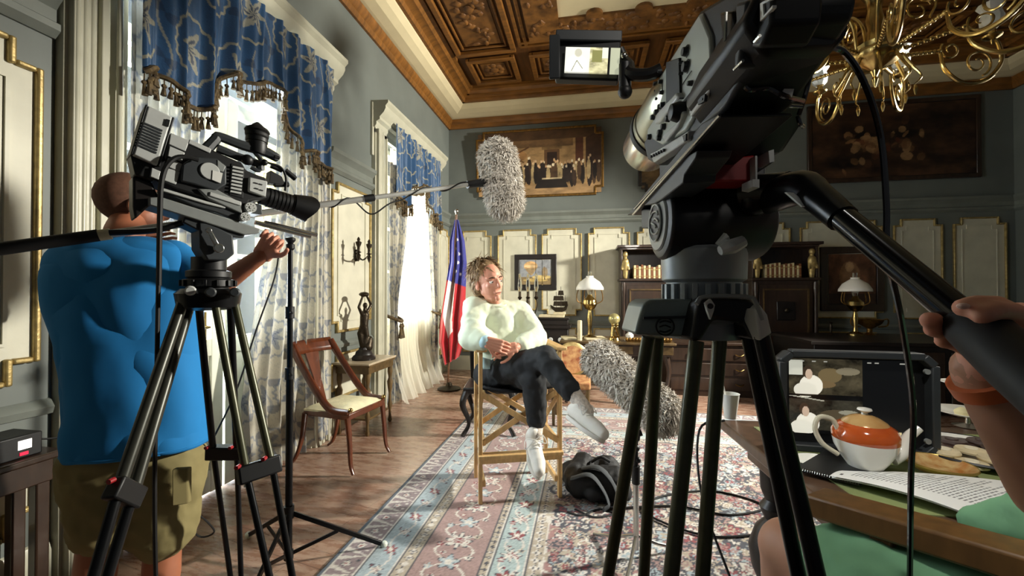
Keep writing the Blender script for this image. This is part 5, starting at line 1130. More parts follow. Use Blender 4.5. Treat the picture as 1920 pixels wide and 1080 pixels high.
# ---------------------------------------------------------------- seated crew member, lower right
crew = root('person', P(1760, 1050, .66), 'seated person with bare knee and green clothes, one hand on the pan bar', 'person')
M_green = cloth_mat('green_cotton', '6f9f78', 6, .5)
kn = P(1482, 1030, .93); th = P(1640, 1120, .78); hp3 = P(2250, 1330, .56); an = Vector((kn.x+.05, kn.y+.08, .10))
sh3 = P(2420, 800, .50); el3 = P(1995, 925, .46); wr3 = P(1832, 690, .47)
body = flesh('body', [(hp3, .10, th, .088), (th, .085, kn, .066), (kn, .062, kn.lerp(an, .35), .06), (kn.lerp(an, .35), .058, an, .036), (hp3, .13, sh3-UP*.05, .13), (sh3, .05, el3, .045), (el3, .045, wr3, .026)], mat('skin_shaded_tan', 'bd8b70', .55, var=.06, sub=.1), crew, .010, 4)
o = flesh('shorts', [(hp3, .14, th, .108), (th, .108, P(1590, 1078, .83), .094)], M_green, crew, .010, 4); folds(o, .025)
o = flesh('t_shirt', [(hp3, .16, sh3-UP*.05, .16), (sh3, .085, sh3.lerp(el3, .5), .085), (P(1840, 985, .74), .03, P(1990, 985, .66), .06)], M_green, crew, .010, 4); folds(o, .025)
g = MB(); c = wr3.lerp(el3, .12); g.lathe([(.031, -.008), (.033, -.008), (.033, .008), (.031, .008)], c, (el3-wr3), 24); build(g, 'bracelet', mat('orange_band', 'c9683c', .5), crew, world=True)
g = MB(); g.sph(sh3+UP*.25+VF*.02, (.09, .08, .11), 14); g.cap(sh3+UP*.05, .05, sh3+UP*.2, .05); build(g, 'head', M_skin, crew, world=True, remesh=.008, smooth=3)
# the hand closing over the grip: palm behind the bar, index on top, two tips below
g = MB(); T_ = lambda x, y, d: P(x, y, d)
pc = [T_(1832, 690, .468), T_(1850, 640, .452), T_(1880, 605, .437)]
for s in ((T_(1836, 700, .47), .024, T_(1872, 640, .452), .026), (T_(1872, 640, .452), .026, T_(1912, 606, .425), .022), (T_(1850, 665, .46), .022, T_(1900, 640, .43), .022), (T_(1912, 606, .425), .022, T_(1950, 640, .41), .022)): g.cap(*s, 12)
for path, r in (([T_(1915, 592, .41), T_(1868, 571, .395), T_(1832, 570, .388), T_(1806, 577, .382)], .0092), ([T_(1925, 610, .40), T_(1900, 585, .385), T_(1868, 582, .375), T_(1840, 590, .37)], .0092),
                ([T_(1850, 640, .452), T_(1800, 618, .45), T_(1765, 603, .435), T_(1742, 600, .42)], .0090), ([T_(1852, 655, .455), T_(1805, 636, .455), T_(1772, 622, .44), T_(1750, 618, .425)], .0088), ([T_(1850, 672, .46), T_(1812, 655, .46), T_(1785, 643, .45), T_(1768, 640, .44)], .0080)):
    for a, b_ in zip(path, path[1:]): g.cap(a, r, b_, r*.96, 10)
build(g, 'hand', M_skin, crew, world=True, remesh=.0032, smooth=3)
g = MB()
for a in (T_(1806, 574, .374),): g.sph(a, (.005, .004, .003), 8)
build(g, 'fingernail', mat('nail', 'e9c4b6', .3), crew, world=True)
ch2 = P(1640, 1000, .80)
# director's chair at lower right, only its arm and post in view
A0, A1 = P(1560, 952, .86), P(1990, 1075, .60); dr = (A1-A0); dr.z = 0; dr.normalize(); sdv = Vector((-dr.y, dr.x, 0))
zt = (A0.z+A1.z)/2
rc = root('directors_chair', (A0.x, A0.y, 0), 'dark-stained wooden chair of the green-clad person, its armrest under the script', 'chair')
M_oak = mat('oak_brown', '6a4a26', .45, var=.25, scale=9, stretch=(4, 4, .8))
g = MB(); g.bar(A0-dr*.03, A1, .075, .045, side=sdv); build(g, 'armrest', M_oak, rc, world=True, bev=.006)
for t, dx in ((.09, 0), (.40, 0)):
    p_ = A0+dr*t; g = MB(); g.bar(Vector((p_.x, p_.y, 0.0)), Vector((p_.x, p_.y, A0.lerp(A1, t/(A1-A0).length).z-.02)), .05, .035, side=sdv); build(g, 'leg', M_oak, rc, world=True, bev=.003)
    p2 = p_-sdv*.55; g = MB(); g.bar(Vector((p2.x, p2.y, 0.0)), Vector((p2.x, p2.y, .80)), .05, .035, side=sdv); build(g, 'leg', M_oak, rc, world=True, bev=.003)
g = MB(); p_ = A0+dr*.245; p_.z = .60; g.box(p_-sdv*.27, (.40, .50, .02), Matrix.Rotation(math.atan2(dr.y, dr.x), 3, 'Z')); build(g, 'seat', mat('black_canvas', '17171a', .85), rc, world=True, bev=.004)
# ================================================================ furniture and decor
# ---------------------------------------------------------------- side chair with cream cushion
f1, f2 = F(660, 888), F(716, 852); f1.z = f2.z = 0
sdv = (f2-f1).normalized(); fwv = Vector((sdv.y, -sdv.x, 0))
if fwv.x < 0: fwv = -fwv
fwv = fwv.normalized(); Wc = .46; Dc = .44
o_ = f1+sdv*((f2-f1).length/2)-fwv*Dc/2
R_ = Matrix((fwv, Vector((-fwv.y, fwv.x, 0)), UP)).transposed()        # x forward, y left
sc = root('side_chair', o_, 'mahogany side chair with curved back and cream cushion in front of the floral drape', 'chair', R=R_)
hw, hd = .22, .22
g = MB(); g.prism([(-hd, -hw+.02, .40), (hd, -hw-.01, .40), (hd, hw+.01, .40), (-hd, hw-.02, .40)], (0, 0, .05)); build(g, 'seat_frame', M_mahog, sc, bev=.008)
g = MB()
def cush(u, v):
    x, y = (u-.5)*2, (v-.5)*2; r = max(abs(x), abs(y)); return Vector((x*(hd-.015), y*(hw-.01), .452+.04*(1-r**4)))
g.grid(cush, 14, 14); g.bb(-hd+.015, hd-.015, -hw+.01, hw-.01, .44, .455); build(g, 'seat_cushion', mat('cream_brocade', 'e3dcb8', .7, var=.12, scale=14, bump=.3), sc)
for sy in (-1, 1):
    g = MB(); g.tube([(hd-.02, sy*hw, .42), (hd+.0, sy*hw, .25), (hd+.015, sy*(hw+.005), .08), (hd+.045, sy*(hw+.012), .012)], [.026, .022, .017, .014], 10, n=5, flat=.8); build(g, 'leg', M_mahog, sc)
    g = MB(); g.tube([(-hd+.02, sy*(hw-.02), .42), (-hd-.01, sy*(hw-.02), .22), (-hd-.06, sy*(hw-.01), .07), (-hd-.12, sy*hw, .012)], [.024, .02, .017, .014], 10, n=5, flat=.8); build(g, 'leg', M_mahog, sc)
    g = MB(); g.tube([(hd-.01, sy*hw, .455), (hd-.16, sy*(hw+.005), .47), (hd-.28, sy*(hw+.005), .58), (-hd+.02, sy*(hw), .76), (-hd-.10, sy*(hw-.01), .93)], [.016, .02, .021, .021, .024], 10, n=6, flat=1.5); build(g, 'back_side_rail', M_mahog, sc)
    g = MB(); g.sph((hd+.0, sy*(hw-.01), .475), .018, 10); build(g, 'arm_finial', M_brass, sc)
g = MB(); g.grid(lambda u, v: Vector((-hd-.115-.035*math.sin(u*PI)+.05*v, (u-.5)*2*(hw+.0), .955-.10*v)), 14, 3); build(g, 'crest_rail', M_mahog, sc, solid=.024)
g = MB(); g.prism([(-hd-.10, -.075, .87), (-hd-.10, .075, .87), (-hd-.045, .04, .66), (-hd+.01, .05, .45), (-hd+.01, -.05, .45), (-hd-.045, -.04, .66)], (-.018, 0, 0)); build(g, 'back_splat', M_mahog, sc, bev=.004)
# ---------------------------------------------------------------- pedestal table with marble top, statue lamp
pt = root('pedestal_table', (-2.17, 3.82, 0), 'small gilt wooden side table with marble top between the two windows', 'table')
g = MB(); g.bb(-.19, .19, -.28, .28, .665, .685); build(g, 'marble_top', mat('worn_marble', 'b6a68c', .3, var=.2, scale=6), pt, bev=.005)
M_gwood = mat('gilded_walnut', '5e4a2c', .4, .2, var=.4, scale=12, bump=.2)
g = MB(); g.bb(-.17, .17, -.25, .25, .58, .665); g.bb(-.185, .185, -.265, .265, .645, .665); build(g, 'apron', M_gwood, pt, bev=.004)
for sx in (-1, 1):
    for sy in (-1, 1):
        g = MB(); g.lathe([(.014, 0), (.022, .02), (.014, .06), (.012, .12), (.026, .18), (.016, .22), (.013, .30), (.024, .36), (.03, .42), (.016, .46), (.022, .50), (.026, .52), (.024, .58)], (sx*.145, sy*.225, 0), seg=14); build(g, 'leg', M_gwood, pt)
g = MB(); g.bb(-.14, .14, -.2, .2, .13, .15); build(g, 'lower_shelf', M_gwood, pt, bev=.004)
sl = root('statue', (-2.17, 3.78, .685), 'dark bronze figure statue standing on the marble-topped side table', 'statue')
g = MB(); g.lathe([(.11, 0), (.115, .02), (.10, .04), (.085, .05), (.075, .08), (.05, .10), (.045, .12)], seg=20); build(g, 'base', M_vdark, sl)
g = MB()
for a in (((0, 0, .12), .03, (.02, .01, .24), .028), ((.02, .01, .24), .028, (.0, 0, .34), .04), ((0, 0, .34), .04, (.0, .01, .44), .045), ((0, .01, .45), .022, (.0, .02, .50), .02), ((-.01, .0, .12), .03, (-.03, -.02, .26), .03), ((-.03, -.02, .26), .028, (0, 0, .34), .04), ((0, .04, .45), .018, (.02, .10, .54), .014), ((.02, .10, .54), .014, (.01, .04, .62), .012), ((0, -.04, .45), .018, (0, -.10, .52), .014), ((0, -.10, .52), .014, (0, -.03, .62), .012), ((.03, .02, .12), .05, (.04, .04, .2), .03)): g.cap(*a, 10)
g.sph((0, .02, .535), (.024, .024, .03), 12); g.sph((0, 0, .645), (.05, .055, .025), 12); build(g, 'figure', M_bronze, sl, remesh=.007, smooth=2)
# ---------------------------------------------------------------- wall sconce
s0 = LWp(664, 470); sn = root('wall_sconce', (XL+.01, s0.y-.12, s0.z-.05), 'small antique brass wall sconce above the statue', 'sconce')
g = MB(); g.lathe([(.001, .0), (.03, .0), (.05, .01), (.03, .03), (.001, .035)], (0.012, .12, 0), (1, 0, 0), 16); g.lathe([(.02, -.06), (.03, 0), (.02, .06)], (.015, .12, 0), seg=12); build(g, 'back_plate', M_bronze, sn)
for sy, hy in ((-.22, -.04), (-.02, -.0)):
    g = MB(); g.tube([(.03, .12, 0), (.1, .09+sy*.2, -.05), (.16, .06+sy*.6, -.04), (.17, .12+sy, .0)], .008, 8, n=5); g.lathe([(.01, 0), (.03, .01), (.014, .02), (.014, .06), (.026, .09), (.03, .11), (.012, .12), (.016, .14), (.004, .16)], (.17, .12+sy, 0), seg=14); g.lathe([(.01, 0), (.022, -.02), (.014, -.05), (.003, -.08)], (.17, .12+sy, 0), seg=12); build(g, 'lamp_arm', M_bronze, sn)
# ---------------------------------------------------------------- flag
fp = P(842, 640, 5.75); fl = root('flag', (fp.x, fp.y, 0), 'tall blue, white and red flag draped on a pole by the far window', 'flag')
tz = P(856, 396, 5.75).z; tp_ = P(856, 400, 5.75)
g = MB(); g.cyl((fp.x-.02, fp.y, .04), tp_, .016, seg=12); build(g, 'pole', mat('pole_brown', '6b4a34', .4), fl, world=True)
g = MB(); g.sph(tp_+UP*.03, .032, 12); g.lathe([(.012, -.03), (.022, 0)], tp_, seg=10); build(g, 'finial', M_silver, fl, world=True)
g = MB(); g.lathe([(.16, 0), (.16, .02), (.05, .05), (.03, .10), (.02, .10)], (fp.x, fp.y, 0), seg=24); build(g, 'stand_base', M_bronze, fl, world=True)
nu, nv = 90, 220; u = np.linspace(0, 1, nu+1); v = np.linspace(0, 1, nv+1); Ug, Vg = np.meshgrid(u, v)
topz, botz = tz-.12, P(845, 680, 5.75).z
ux = np.interp(Vg, [0, .15, .5, .85, 1], [.03, .12, .17, .22, .12]); cx = np.interp(Vg, [0, .3, .7, 1], [0, .02, -.06, -.07])
lat = cx+(Ug-.5)*2*ux*.85; dep = .05*np.sin(Ug*19+Vg*2)*(0.3+Vg)
Zf = topz+(botz-topz)*Vg-.22*np.abs(Ug-.35)*-1*Vg*0-.25*Vg*(Ug*.7)*-1*0-.12*np.sin(Ug*PI)*Vg*0; Zf = topz+(botz-topz)*Vg+.28*(Ug-.3)*np.clip(Vg-.6, 0, 1)
b0 = np.array(Vector((tp_.x, tp_.y, 0))); XYZ = b0+lat[..., None]*np.array(VR)+dep[..., None]*np.array(VF); XYZ[..., 2] = Zf
BL_, WH_, RD_ = C3('2b2f8c', 'ece6e2', 'b91c26'); cf = np.tile(RD_, (Ug.size, 1)); Uf, Vf = Ug.ravel(), Vg.ravel()
cf = mixc(cf, (Vf > .40) & (Uf < .48+.2*(Vf-.5)) & (Vf < .92-.25*Uf) & (Uf > .08+1.2*np.clip(Vf-.62, 0, 1)), WH_); cf = mixc(cf, Vf < .42+.05*Uf, BL_)
for sx, sy in ((.5, .3), (.42, .36), (.6, .24), (.35, .2), (.66, .38), (.5, .14)):
    rr = np.hypot((Uf-sx)*.3, (Vf-sy)*1.9); th = np.arctan2(Vf-sy, Uf-sx); cf = mixc(cf, rr < .018*(1+.5*np.cos(5*th)), WH_)
gridmesh('cloth', XYZ.reshape(-1, 3), nu, nv, vmat('flag_cloth', .6, sheen=.3, bump=.1), fl, cols=cf, world=True, solid=.003)
# ---------------------------------------------------------------- paintings
def picture(name, label, x0, x1, z0, z1, cv, y=YB-.03, frame_m=M_giltdark, fw_=.06, tilt=0.0, notch=0.0, dep=.05, group=None):
    r = root(name, (0, y, 0), label, 'painting', group); t = math.tan(tilt); H = z1-z0
    yy = lambda z: -(z-z0)*t
    c = cv.obj('canvas', (x0+fw_*.6, yy(z0)-.012, z0+fw_*.6), (x1-fw_*.6, yy(z0)-.012, z0+fw_*.6), (x0+fw_*.6, yy(z1)-.012, z1-fw_*.6), M_canvas, r)
    g = MB()
    for a, b_ in (((x0+notch, z0), (x1-notch, z0)), ((x0+notch, z1), (x1-notch, z1)), ((x0, z0+notch), (x0, z1-notch)), ((x1, z0+notch), (x1, z1-notch))):
        dx, dz = (fw_/2, 0) if a[1] == b_[1] else (0, fw_/2)
        g.bar((a[0]-dx, yy(a[1]-dz), a[1]-dz), (b_[0]+dx, yy(b_[1]+dz), b_[1]+dz), dep-(.003 if dz else 0), fw_, side=(0, 1, 0))
    if notch:
        for cx_, sx in ((x0, 1), (x1, -1)):
            for cz, sz in ((z0, 1), (z1, -1)):
                g.bar((cx_, yy(cz+notch*sz), cz+notch*sz), (cx_+notch*sx, yy(cz+notch*sz), cz+notch*sz), dep-.005, fw_, side=(0, 1, 0)); g.bar((cx_+notch*sx, yy(cz), cz), (cx_+notch*sx, yy(cz+notch*sz), cz+notch*sz), dep-.007, fw_, side=(0, 1, 0))
    build(g, 'frame', frame_m, r, bev=.008)
    if tilt or True: g = MB(); g.bb(x0+.02, x1-.02, yy(z0)-.006, .0, z0+.02, z0+.06); build(g, 'backing', M_vdark, r)
    return r
rr_ = random.Random(3)
cv = Canvas(260, 130, '9a7a50').noise(4, .2).rect(0, .86, 1, 1, '4a3420').rect(0, .74, .78, .86, '6e5234').rect(.0, 0, 1, .14, 'a08058').rect(.55, .45, .67, .72, '5a4028').rect(.57, .3, .65, .66, '2a1c14').rect(.53, .70, .69, .74, '7c603c').rect(.80, .5, .86, .86, '4c2c1c').poly([(.88, .4), (1, .3), (1, .98), (.88, .85)], '3c281c').ell(.28, .62, .13, .1, '8c6238', .7).line(.15, .5, .42, .75, .012, '5a3a20').line(.18, .72, .38, .52, .010, '5a3a20')
for i in range(95):
    x = rr_.uniform(0, .99); yb_ = .12+.14*rr_.random(); h_ = .22+.14*rr_.random()
    if .46 < x < .76: yb_ = .20
    cv.ell(x, yb_+h_*.4, .017, h_*.5, rr_.choice(['2a1f18', '1d1612', '3a2a1e', '4a3624', '241a16', 'a08a62'])); cv.ell(x, yb_+h_*.95, .008, .022, rr_.choice(['c9a882', 'b8946c', 'd8c8a8']))
cv.poly([(.47, .1), (.74, .1), (.71, .24), (.50, .24)], '1e1712').rect(.53, .235, .69, .255, 'c9b48c', .8); cv.noise(12, .35, 5)
picture('group_painting', 'wide painting of a crowd of standing figures above the gilt wall panels', -1.85, .27, 2.98, 4.08, cv, fw_=.036, tilt=.06, notch=.12)
cv = Canvas(220, 110, '3a2618').noise(5, .9, 8)
for i in range(60):
    x, y = rr_.gauss(.42, .2), rr_.gauss(.42, .14); cv.ell(x, y, rr_.uniform(.01, .04), rr_.uniform(.02, .08), rr_.choice(['6b4c30', '8a6540', '4c3020', '5c2c1c', '2a1c14', '9a7850']), .7, rr_.uniform(0, 3))
cv.noise(10, .4, 9); picture('battle_painting', 'large dark brown painting of tangled figures at the right end of the wall', 3.34, 5.50, 3.02, 4.14, cv, fw_=.06, frame_m=M_dwood)
cv = Canvas(100, 70, '4a3a24').noise(6, .7, 4).rect(.2, .1, .6, .5, '6e5634', .6).noise(11, .5, 2); picture('dark_painting', 'dark painting half hidden behind the right camera lens', .86, 2.6, 3.0, 3.8, cv, fw_=.05, frame_m=M_vdark, notch=.10)
cv = Canvas(80, 60, '8d9094').noise(3, .15, 3).rect(0, 0, 1, .30, '7d6a48').ell(.35, .74, .22, .2, 'c9a06c').ell(.35, .74, .22, .05, 'e0c090').poly([(.15, .66), (.55, .66), (.40, .38), (.33, .38)], '9c8460').ell(.7, .3, .3, .08, 'd0b878').ell(.5, .18, .4, .06, 'b59a5c').line(.8, .2, .78, .7, .02, '4c4030').ell(.8, .5, .1, .2, '8a7040', .7).noise(10, .25, 4)
picture('landscape_painting', 'small framed landscape with a striped balloon between two gilt panels', -1.16, -.53, 1.43, 1.95, cv, fw_=.085, frame_m=M_vdark)
cv = Canvas(60, 66, '6b4630').noise(4, .4, 6).ell(.45, .55, .22, .3, '8c6644').ell(.45, .74, .09, .1, 'b08c64').rect(0, 0, 1, .2, '3c281c').noise(9, .3, 7)
picture('portrait_painting', 'brown portrait in a dark carved frame above the round table', 3.52, 4.26, 1.12, 1.98, cv, fw_=.10, frame_m=M_dwood)
# ---------------------------------------------------------------- bookcases with gilt figures and open book shelf
def bookcase(x0, x1, label):
    r = root('cabinet', ((x0+x1)/2, YB-.45, 0), label, 'cabinet', None); w_ = x1-x0; h2 = w_/2; y1 = .40
    g = MB(); g.bb(-h2+.03, h2-.03, 0, y1, 0, .12); g.bb(-h2+.02, h2-.02, .01, y1, .12, 1.52); g.bb(-h2, h2, -.03, y1, 1.52, 1.56); g.bb(-h2+.02, -h2+.05, 0, y1, 1.56, 2.02); g.bb(h2-.05, h2-.02, 0, y1, 1.56, 2.02); g.bb(-h2+.02, h2-.02, y1-.02, y1, 1.5, 2.02); g.bb(-h2+.01, h2-.01, -.01, y1, 2.0, 2.03); g.bb(-h2-.03, h2+.03, -.05, y1, 2.03, 2.07)
    build(g, 'carcass', M_dwood, r, bev=.006)
    d = MB(); d.bb(-h2+.10, h2-.10, -.012, .01, .2, 1.46); dd = build(d, 'door', M_dwood, r, bev=.004)
    d = MB(); a = h2-.16
    for c, s in (((0, -.018, 1.39), (2*a, .02, .02)), ((0, -.018, .27), (2*a, .02, .02)), ((-a, -.018, .83), (.02, .02, 1.14)), ((a, -.018, .83), (.02, .02, 1.14))): d.box(c, s)
    build(d, 'door_moulding', M_gwood, dd)
    d = MB(); d.bb(-.12, .12, -.03, -.01, .95, 1.22); build(d, 'door_plaque', M_vdark, dd, bev=.01)
    d = MB(); d.lathe([(.01, 0), (.03, .02), (.035, .035), (.015, .05)], (0, -.03, 1.09), (0, -1, 0), 16); build(d, 'handle', M_bronze, dd)
    for s in (-1, 1):
        d = MB(); d.lathe([(.03, .14), (.035, .2), (.025, .25), (.028, .7), (.024, 1.3), (.035, 1.4), (.03, 1.5)], (s*(h2-.06), -.01, 0), seg=14); build(d, 'column', M_dwood, r)
        d = MB()
        for q in (((0, 0, .0), .035, (0, 0, .10), .045), ((0, 0, .12), .05, (0, -.01, .24), .055), ((0, 0, .28), .03, (0, 0, .30), .03), ((.04, -.01, .22), .02, (.05, -.04, .12), .016), ((-.04, -.01, .22), .02, (-.05, -.04, .12), .016)): d.cap(*[tuple(np.array(z)+np.array((s*(h2-.09), .03, 1.58))) if hasattr(z, '__len__') else z for z in q], 10)
        d.sph((s*(h2-.09), .02, 1.93), (.04, .04, .05), 12); build(d, 'gilt_figure', M_gold, r, remesh=.009, smooth=2)
    return r
bookcase(.50, 1.42, 'dark carved cabinet with gilt figures, left of the foreground tripod head')
bookcase(2.36, 3.26, 'dark carved cabinet with gilt figures, right of the foreground tripod head')
bkm = [mat('book_cream', 'd8c89c', .6), mat('book_brown', '7a4a2a', .5), mat('book_tan', 'b08a54', .5)]
ORD = 'first second third fourth fifth sixth seventh eighth ninth tenth eleventh twelfth thirteenth fourteenth fifteenth sixteenth'.split()
def book_row(x0, x1, n, y, z, label, grp):
    x = x0
    for i in range(n):
        w_ = (x1-x0)/n*.86; h_ = random.uniform(.17, .22)
        r = root('book', (x+w_/2, y, z), '%s from the left of the %s' % (ORD[i], label), 'book', grp)
        g = MB(); g.bb(-w_/2, w_/2, 0, .15, 0, h_); build(g, 'cover', bkm[i % 2 if n > 12 else i % 3], r, bev=.003)
        g = MB(); g.bb(-w_/2-.0005, w_/2+.0005, -.002, .0, h_*.72, h_*.80); g.bb(-w_/2-.0005, w_/2+.0005, -.002, .0, h_*.15, h_*.2); build(g, 'spine_band', M_gold, r); x += (x1-x0)/n
book_row(.72, 1.22, 14, YB-.42, 1.56, 'narrow old books on the left cabinet shelf', 'books on the left cabinet shelf')
book_row(2.56, 3.04, 16, YB-.42, 1.56, 'narrow old books on the right cabinet shelf', 'books on the right cabinet shelf')
# ---------------------------------------------------------------- black cabinet, books, ship model, candlestick by the panel wall
rx, ry = P(1038, 610, 6.2).x, P(1038, 610, 6.2).y
rd = root('black_cabinet', (rx, ry, 0), 'low black cabinet with two white dials behind the man in the pale sweatshirt', 'cabinet')
g = MB(); g.bb(-.22, .22, -.18, .18, 0, .82); g.bb(-.26, .26, -.21, .21, .82, .87); g.bb(-.24, .24, -.195, .195, .95, .98); g.bb(-.22, .22, -.18, .18, .87, .95); build(g, 'carcass', M_vdark, rd, bev=.006)
for s in (-1, 1):
    g = MB(); g.lathe([(.03, 0), (.034, .006), (.03, .012)], (s*.07+.04, -.18, .66), (0, -1, 0), 18); build(g, 'dial', M_lgrey, rd)
for s in (-.12, .12):
    g = MB(); g.bb(s-.09, s+.09, -.19, -.18, .1, .52); build(g, 'door', M_dwood, rd, bev=.004)
for dx, w_, dz in ((.06, .20, 0), (.09, .17, .04), (-.12, .18, 0)):
    g = MB(); g.bb(-w_/2, w_/2, -.10, .10, 0, .036); bk = build(g, 'book', mat('book_pale', 'd9cba6', .6), None, bev=.003); bk.location = (rx+dx, ry, .98+dz); setp(bk, {0.06: 'pale book lying under the ship model, lower of the two', .09: 'pale book directly beneath the ship model', -.12: 'pale book lying alone left of the ship model'}[dx], 'book')
shp = root('model_ship', (rx+.09, ry, 1.056), 'small dark model sailing ship on the stacked pale books', 'model ship')
g = MB(); g.prism([(-.12, -.025, .05), (-.14, -.025, .11), (-.07, -.025, .07), (.06, -.025, .07), (.13, -.025, .12), (.10, -.025, .03), (.04, -.025, 0), (-.06, -.025, 0)], (0, .05, 0)); build(g, 'hull', M_bronze, shp, bev=.006)
for x, h in ((-.05, .30), (.02, .38), (.08, .25)):
    g = MB(); g.cyl((x, 0, .06), (x, 0, h), .004, seg=6); build(g, 'mast', M_vdark, shp)
    g = MB()
    for z in (.14, .22, .30):
        if z < h-.03: g.prism([(x-.045, -.02, z-.05), (x+.045, -.02, z-.05), (x+.035, -.01, z+.02), (x-.035, -.01, z+.02)], (0, .006, 0))
    build(g, 'sail', M_bronze, shp)
# glass-domed candelabrum behind the man's shoulder
cx_, cy_ = P(990, 610, 6.0).x, P(990, 610, 6.0).y
cs = root('candelabrum', (cx_, cy_, 0), 'dark tall candelabrum with glass chimneys right behind the sitting man', 'candelabrum')
g = MB(); g.lathe([(.16, 0), (.15, .03), (.04, .08), (.025, .3), (.04, .7), (.02, .9), (.03, 1.2), (.02, 1.3)], seg=16); build(g, 'stem', M_bronze, cs)
for s in (-1, 0, 1):
    g = MB(); g.tube([(0, 0, 1.1), (s*.08, 0, 1.02), (s*.13, 0, 1.15), (s*.12, 0, 1.27)], .009, 8, n=5); g.lathe([(.008, 1.24), (.035, 1.27), (.02, 1.29), (.02, 1.36)], (s*.12, 0, 0), seg=12); build(g, 'arm', M_bronze, cs)
    g = MB(); g.lathe([(.022, 1.36), (.035, 1.42), (.03, 1.48), (.02, 1.56), (.018, 1.62)], (s*.12, 0, 0), seg=16); build(g, 'glass_chimney', M_glass, cs)
# ---------------------------------------------------------------- oil lamps
def oil_lamp(loc, label, s=1.0, base_h=.30):
    r = root('oil_lamp', loc, label, 'lamp'); S_ = lambda pr: [(a*s, b*s) for a, b in pr]
    g = MB(); g.lathe(S_([(.09, 0), (.09, .02), (.03, .05), (.022, .12), (.035, base_h*.7), (.02, base_h), (.06, base_h+.02), (.095, base_h+.08), (.085, base_h+.13), (.04, base_h+.17), (.03, base_h+.2)]), seg=24); build(g, 'brass_body', M_brass, r)
    g = MB()
    for k in range(4):
        a = k*PI/2+.4; g.tube([(.09*s*math.cos(a), .09*s*math.sin(a), (base_h+.08)*s), (.17*s*math.cos(a), .17*s*math.sin(a), (base_h+.12)*s), (.175*s*math.cos(a), .175*s*math.sin(a), (base_h+.2)*s), (.15*s*math.cos(a), .15*s*math.sin(a), (base_h+.28)*s)], .006*s, 6, n=5)
    build(g, 'shade_holder', M_giltdark, r)
    g = MB(); g.lathe(S_([(.175, base_h+.26), (.172, base_h+.29), (.13, base_h+.36), (.06, base_h+.41), (.045, base_h+.42), (.045, base_h+.44)]), seg=36, caps=False); build(g, 'glass_shade', M_opal, r, solid=.004)
    g = MB(); g.lathe(S_([(.025, base_h+.2), (.04, base_h+.26), (.03, base_h+.34), (.026, base_h+.50)]), seg=16, caps=False); build(g, 'chimney', M_glass, r)
    return r
p_ = P(1106, 640, 5.3); oil_lamp((p_.x, p_.y, .76), 'oil lamp with white glass shade left of the cabinet on the desk end', 1.0, .36)
pr_ = P(1604, 640, 5.3); oil_lamp((pr_.x, pr_.y, .80), 'oil lamp with white glass shade under the brown portrait at right', 1.0, .30)
# desk under the left lamp
dk = root('writing_desk', (P(1160, 640, 5.2).x, P(1160, 640, 5.2).y, 0), 'ornate gilded writing desk behind the tilted fluffy microphone', 'desk')
g = MB(); g.bb(-.72, .62, -.35, .35, .73, .76); build(g, 'desktop', M_gwood, dk, bev=.008)
g = MB(); g.bb(-.68, .58, -.31, .31, .60, .73); build(g, 'apron', M_dwood, dk, bev=.006)
for x in (-.5, -.05, .4):
    g = MB(); g.bb(x-.19, x+.19, -.325, -.30, .62, .71); d = build(g, 'drawer', M_gwood, dk, bev=.004)
    g = MB(); g.sph((x, -.335, .665), .014, 10); build(g, 'knob', M_brass, d)
for sx, sy in ((-.62, -.26), (.52, -.26), (-.62, .26), (.52, .26)):
    g = MB(); g.tube([(sx, sy, .60), (sx*1.05, sy*1.08, .4), (sx*.98, sy, .15), (sx*1.04, sy*1.1, .01)], [.04, .026, .018, .022], 10, n=5); build(g, 'cabriole_leg', M_dwood, dk)
dl = dk.location
def onto(name, label, cat, lx, ly, z=.76): return root(name, (dl.x+lx, dl.y+ly, z), label, cat)
r = onto('globe_ornament', 'brass globe ornament held by small figures on the writing desk', 'ornament', -.06, -.1)
g = MB(); g.lathe([(.07, 0), (.06, .03), (.02, .05), (.02, .1)], seg=16); build(g, 'foot', M_brass, r)
for k in range(3): a = k*2.1; g = MB(); g.cap((.05*math.cos(a), .05*math.sin(a), .05), .02, (.03*math.cos(a), .03*math.sin(a), .16), .022, 10); g.sph((.035*math.cos(a), .035*math.sin(a), .19), .02, 10); build(g, 'figure', M_brass, r)
g = MB(); g.sph((0, 0, .26), .07, 18); build(g, 'globe', mat('pale_brass_globe', 'b9b07a', .3, .5), r)
r = onto('inkwell', 'small domed brass inkwell beside the globe ornament', 'inkwell', .12, -.12); g = MB(); g.lathe([(.06, 0), (.06, .02), (.045, .03), (.05, .07), (.03, .09), (.01, .11)], seg=16); build(g, 'body', M_opal, r)
g = MB(); g.lathe([(.012, .11), (.016, .12), (.004, .135)], seg=10); build(g, 'knob', M_brass, r)
r = onto('candle', 'pale upright candle at the front of the writing desk', 'candle', -.48, -.2); g = MB(); g.lathe([(.028, 0), (.028, .24), (.02, .245)], seg=16); build(g, 'wax', mat('cream_wax', 'ddd0a8', .5), r); g = MB(); g.cyl((0, 0, .245), (0, 0, .26), .002, seg=6); build(g, 'wick', M_black, r)
for k, (lx, ly, ww, lb) in enumerate(((-.3, .0, .26, 'open pale papers lying on the writing desk below the lamp'), (-.62, -.05, .16, 'papers at the left corner of the writing desk'))):
    g = MB(); g.box((0, 0, .01), (ww, .3, .018), Matrix.Rotation(.2, 3, 'Z')); o = build(g, 'papers', mat('aged_paper', 'd8cda8', .8), None); o.location = (dl.x+lx, dl.y+ly, .762); setp(o, lb, 'papers')
r = onto('ornate_tray', 'long gilt ornate tray at the right side of the writing desk', 'tray', .32, -.2)
g = MB(); g.bb(-.25, .25, -.09, .09, 0, .03)
for k in range(14): g.sph((-.25+.038*k, -.09, .035), .022, 8)
build(g, 'body', M_giltdark, r, bev=.004)
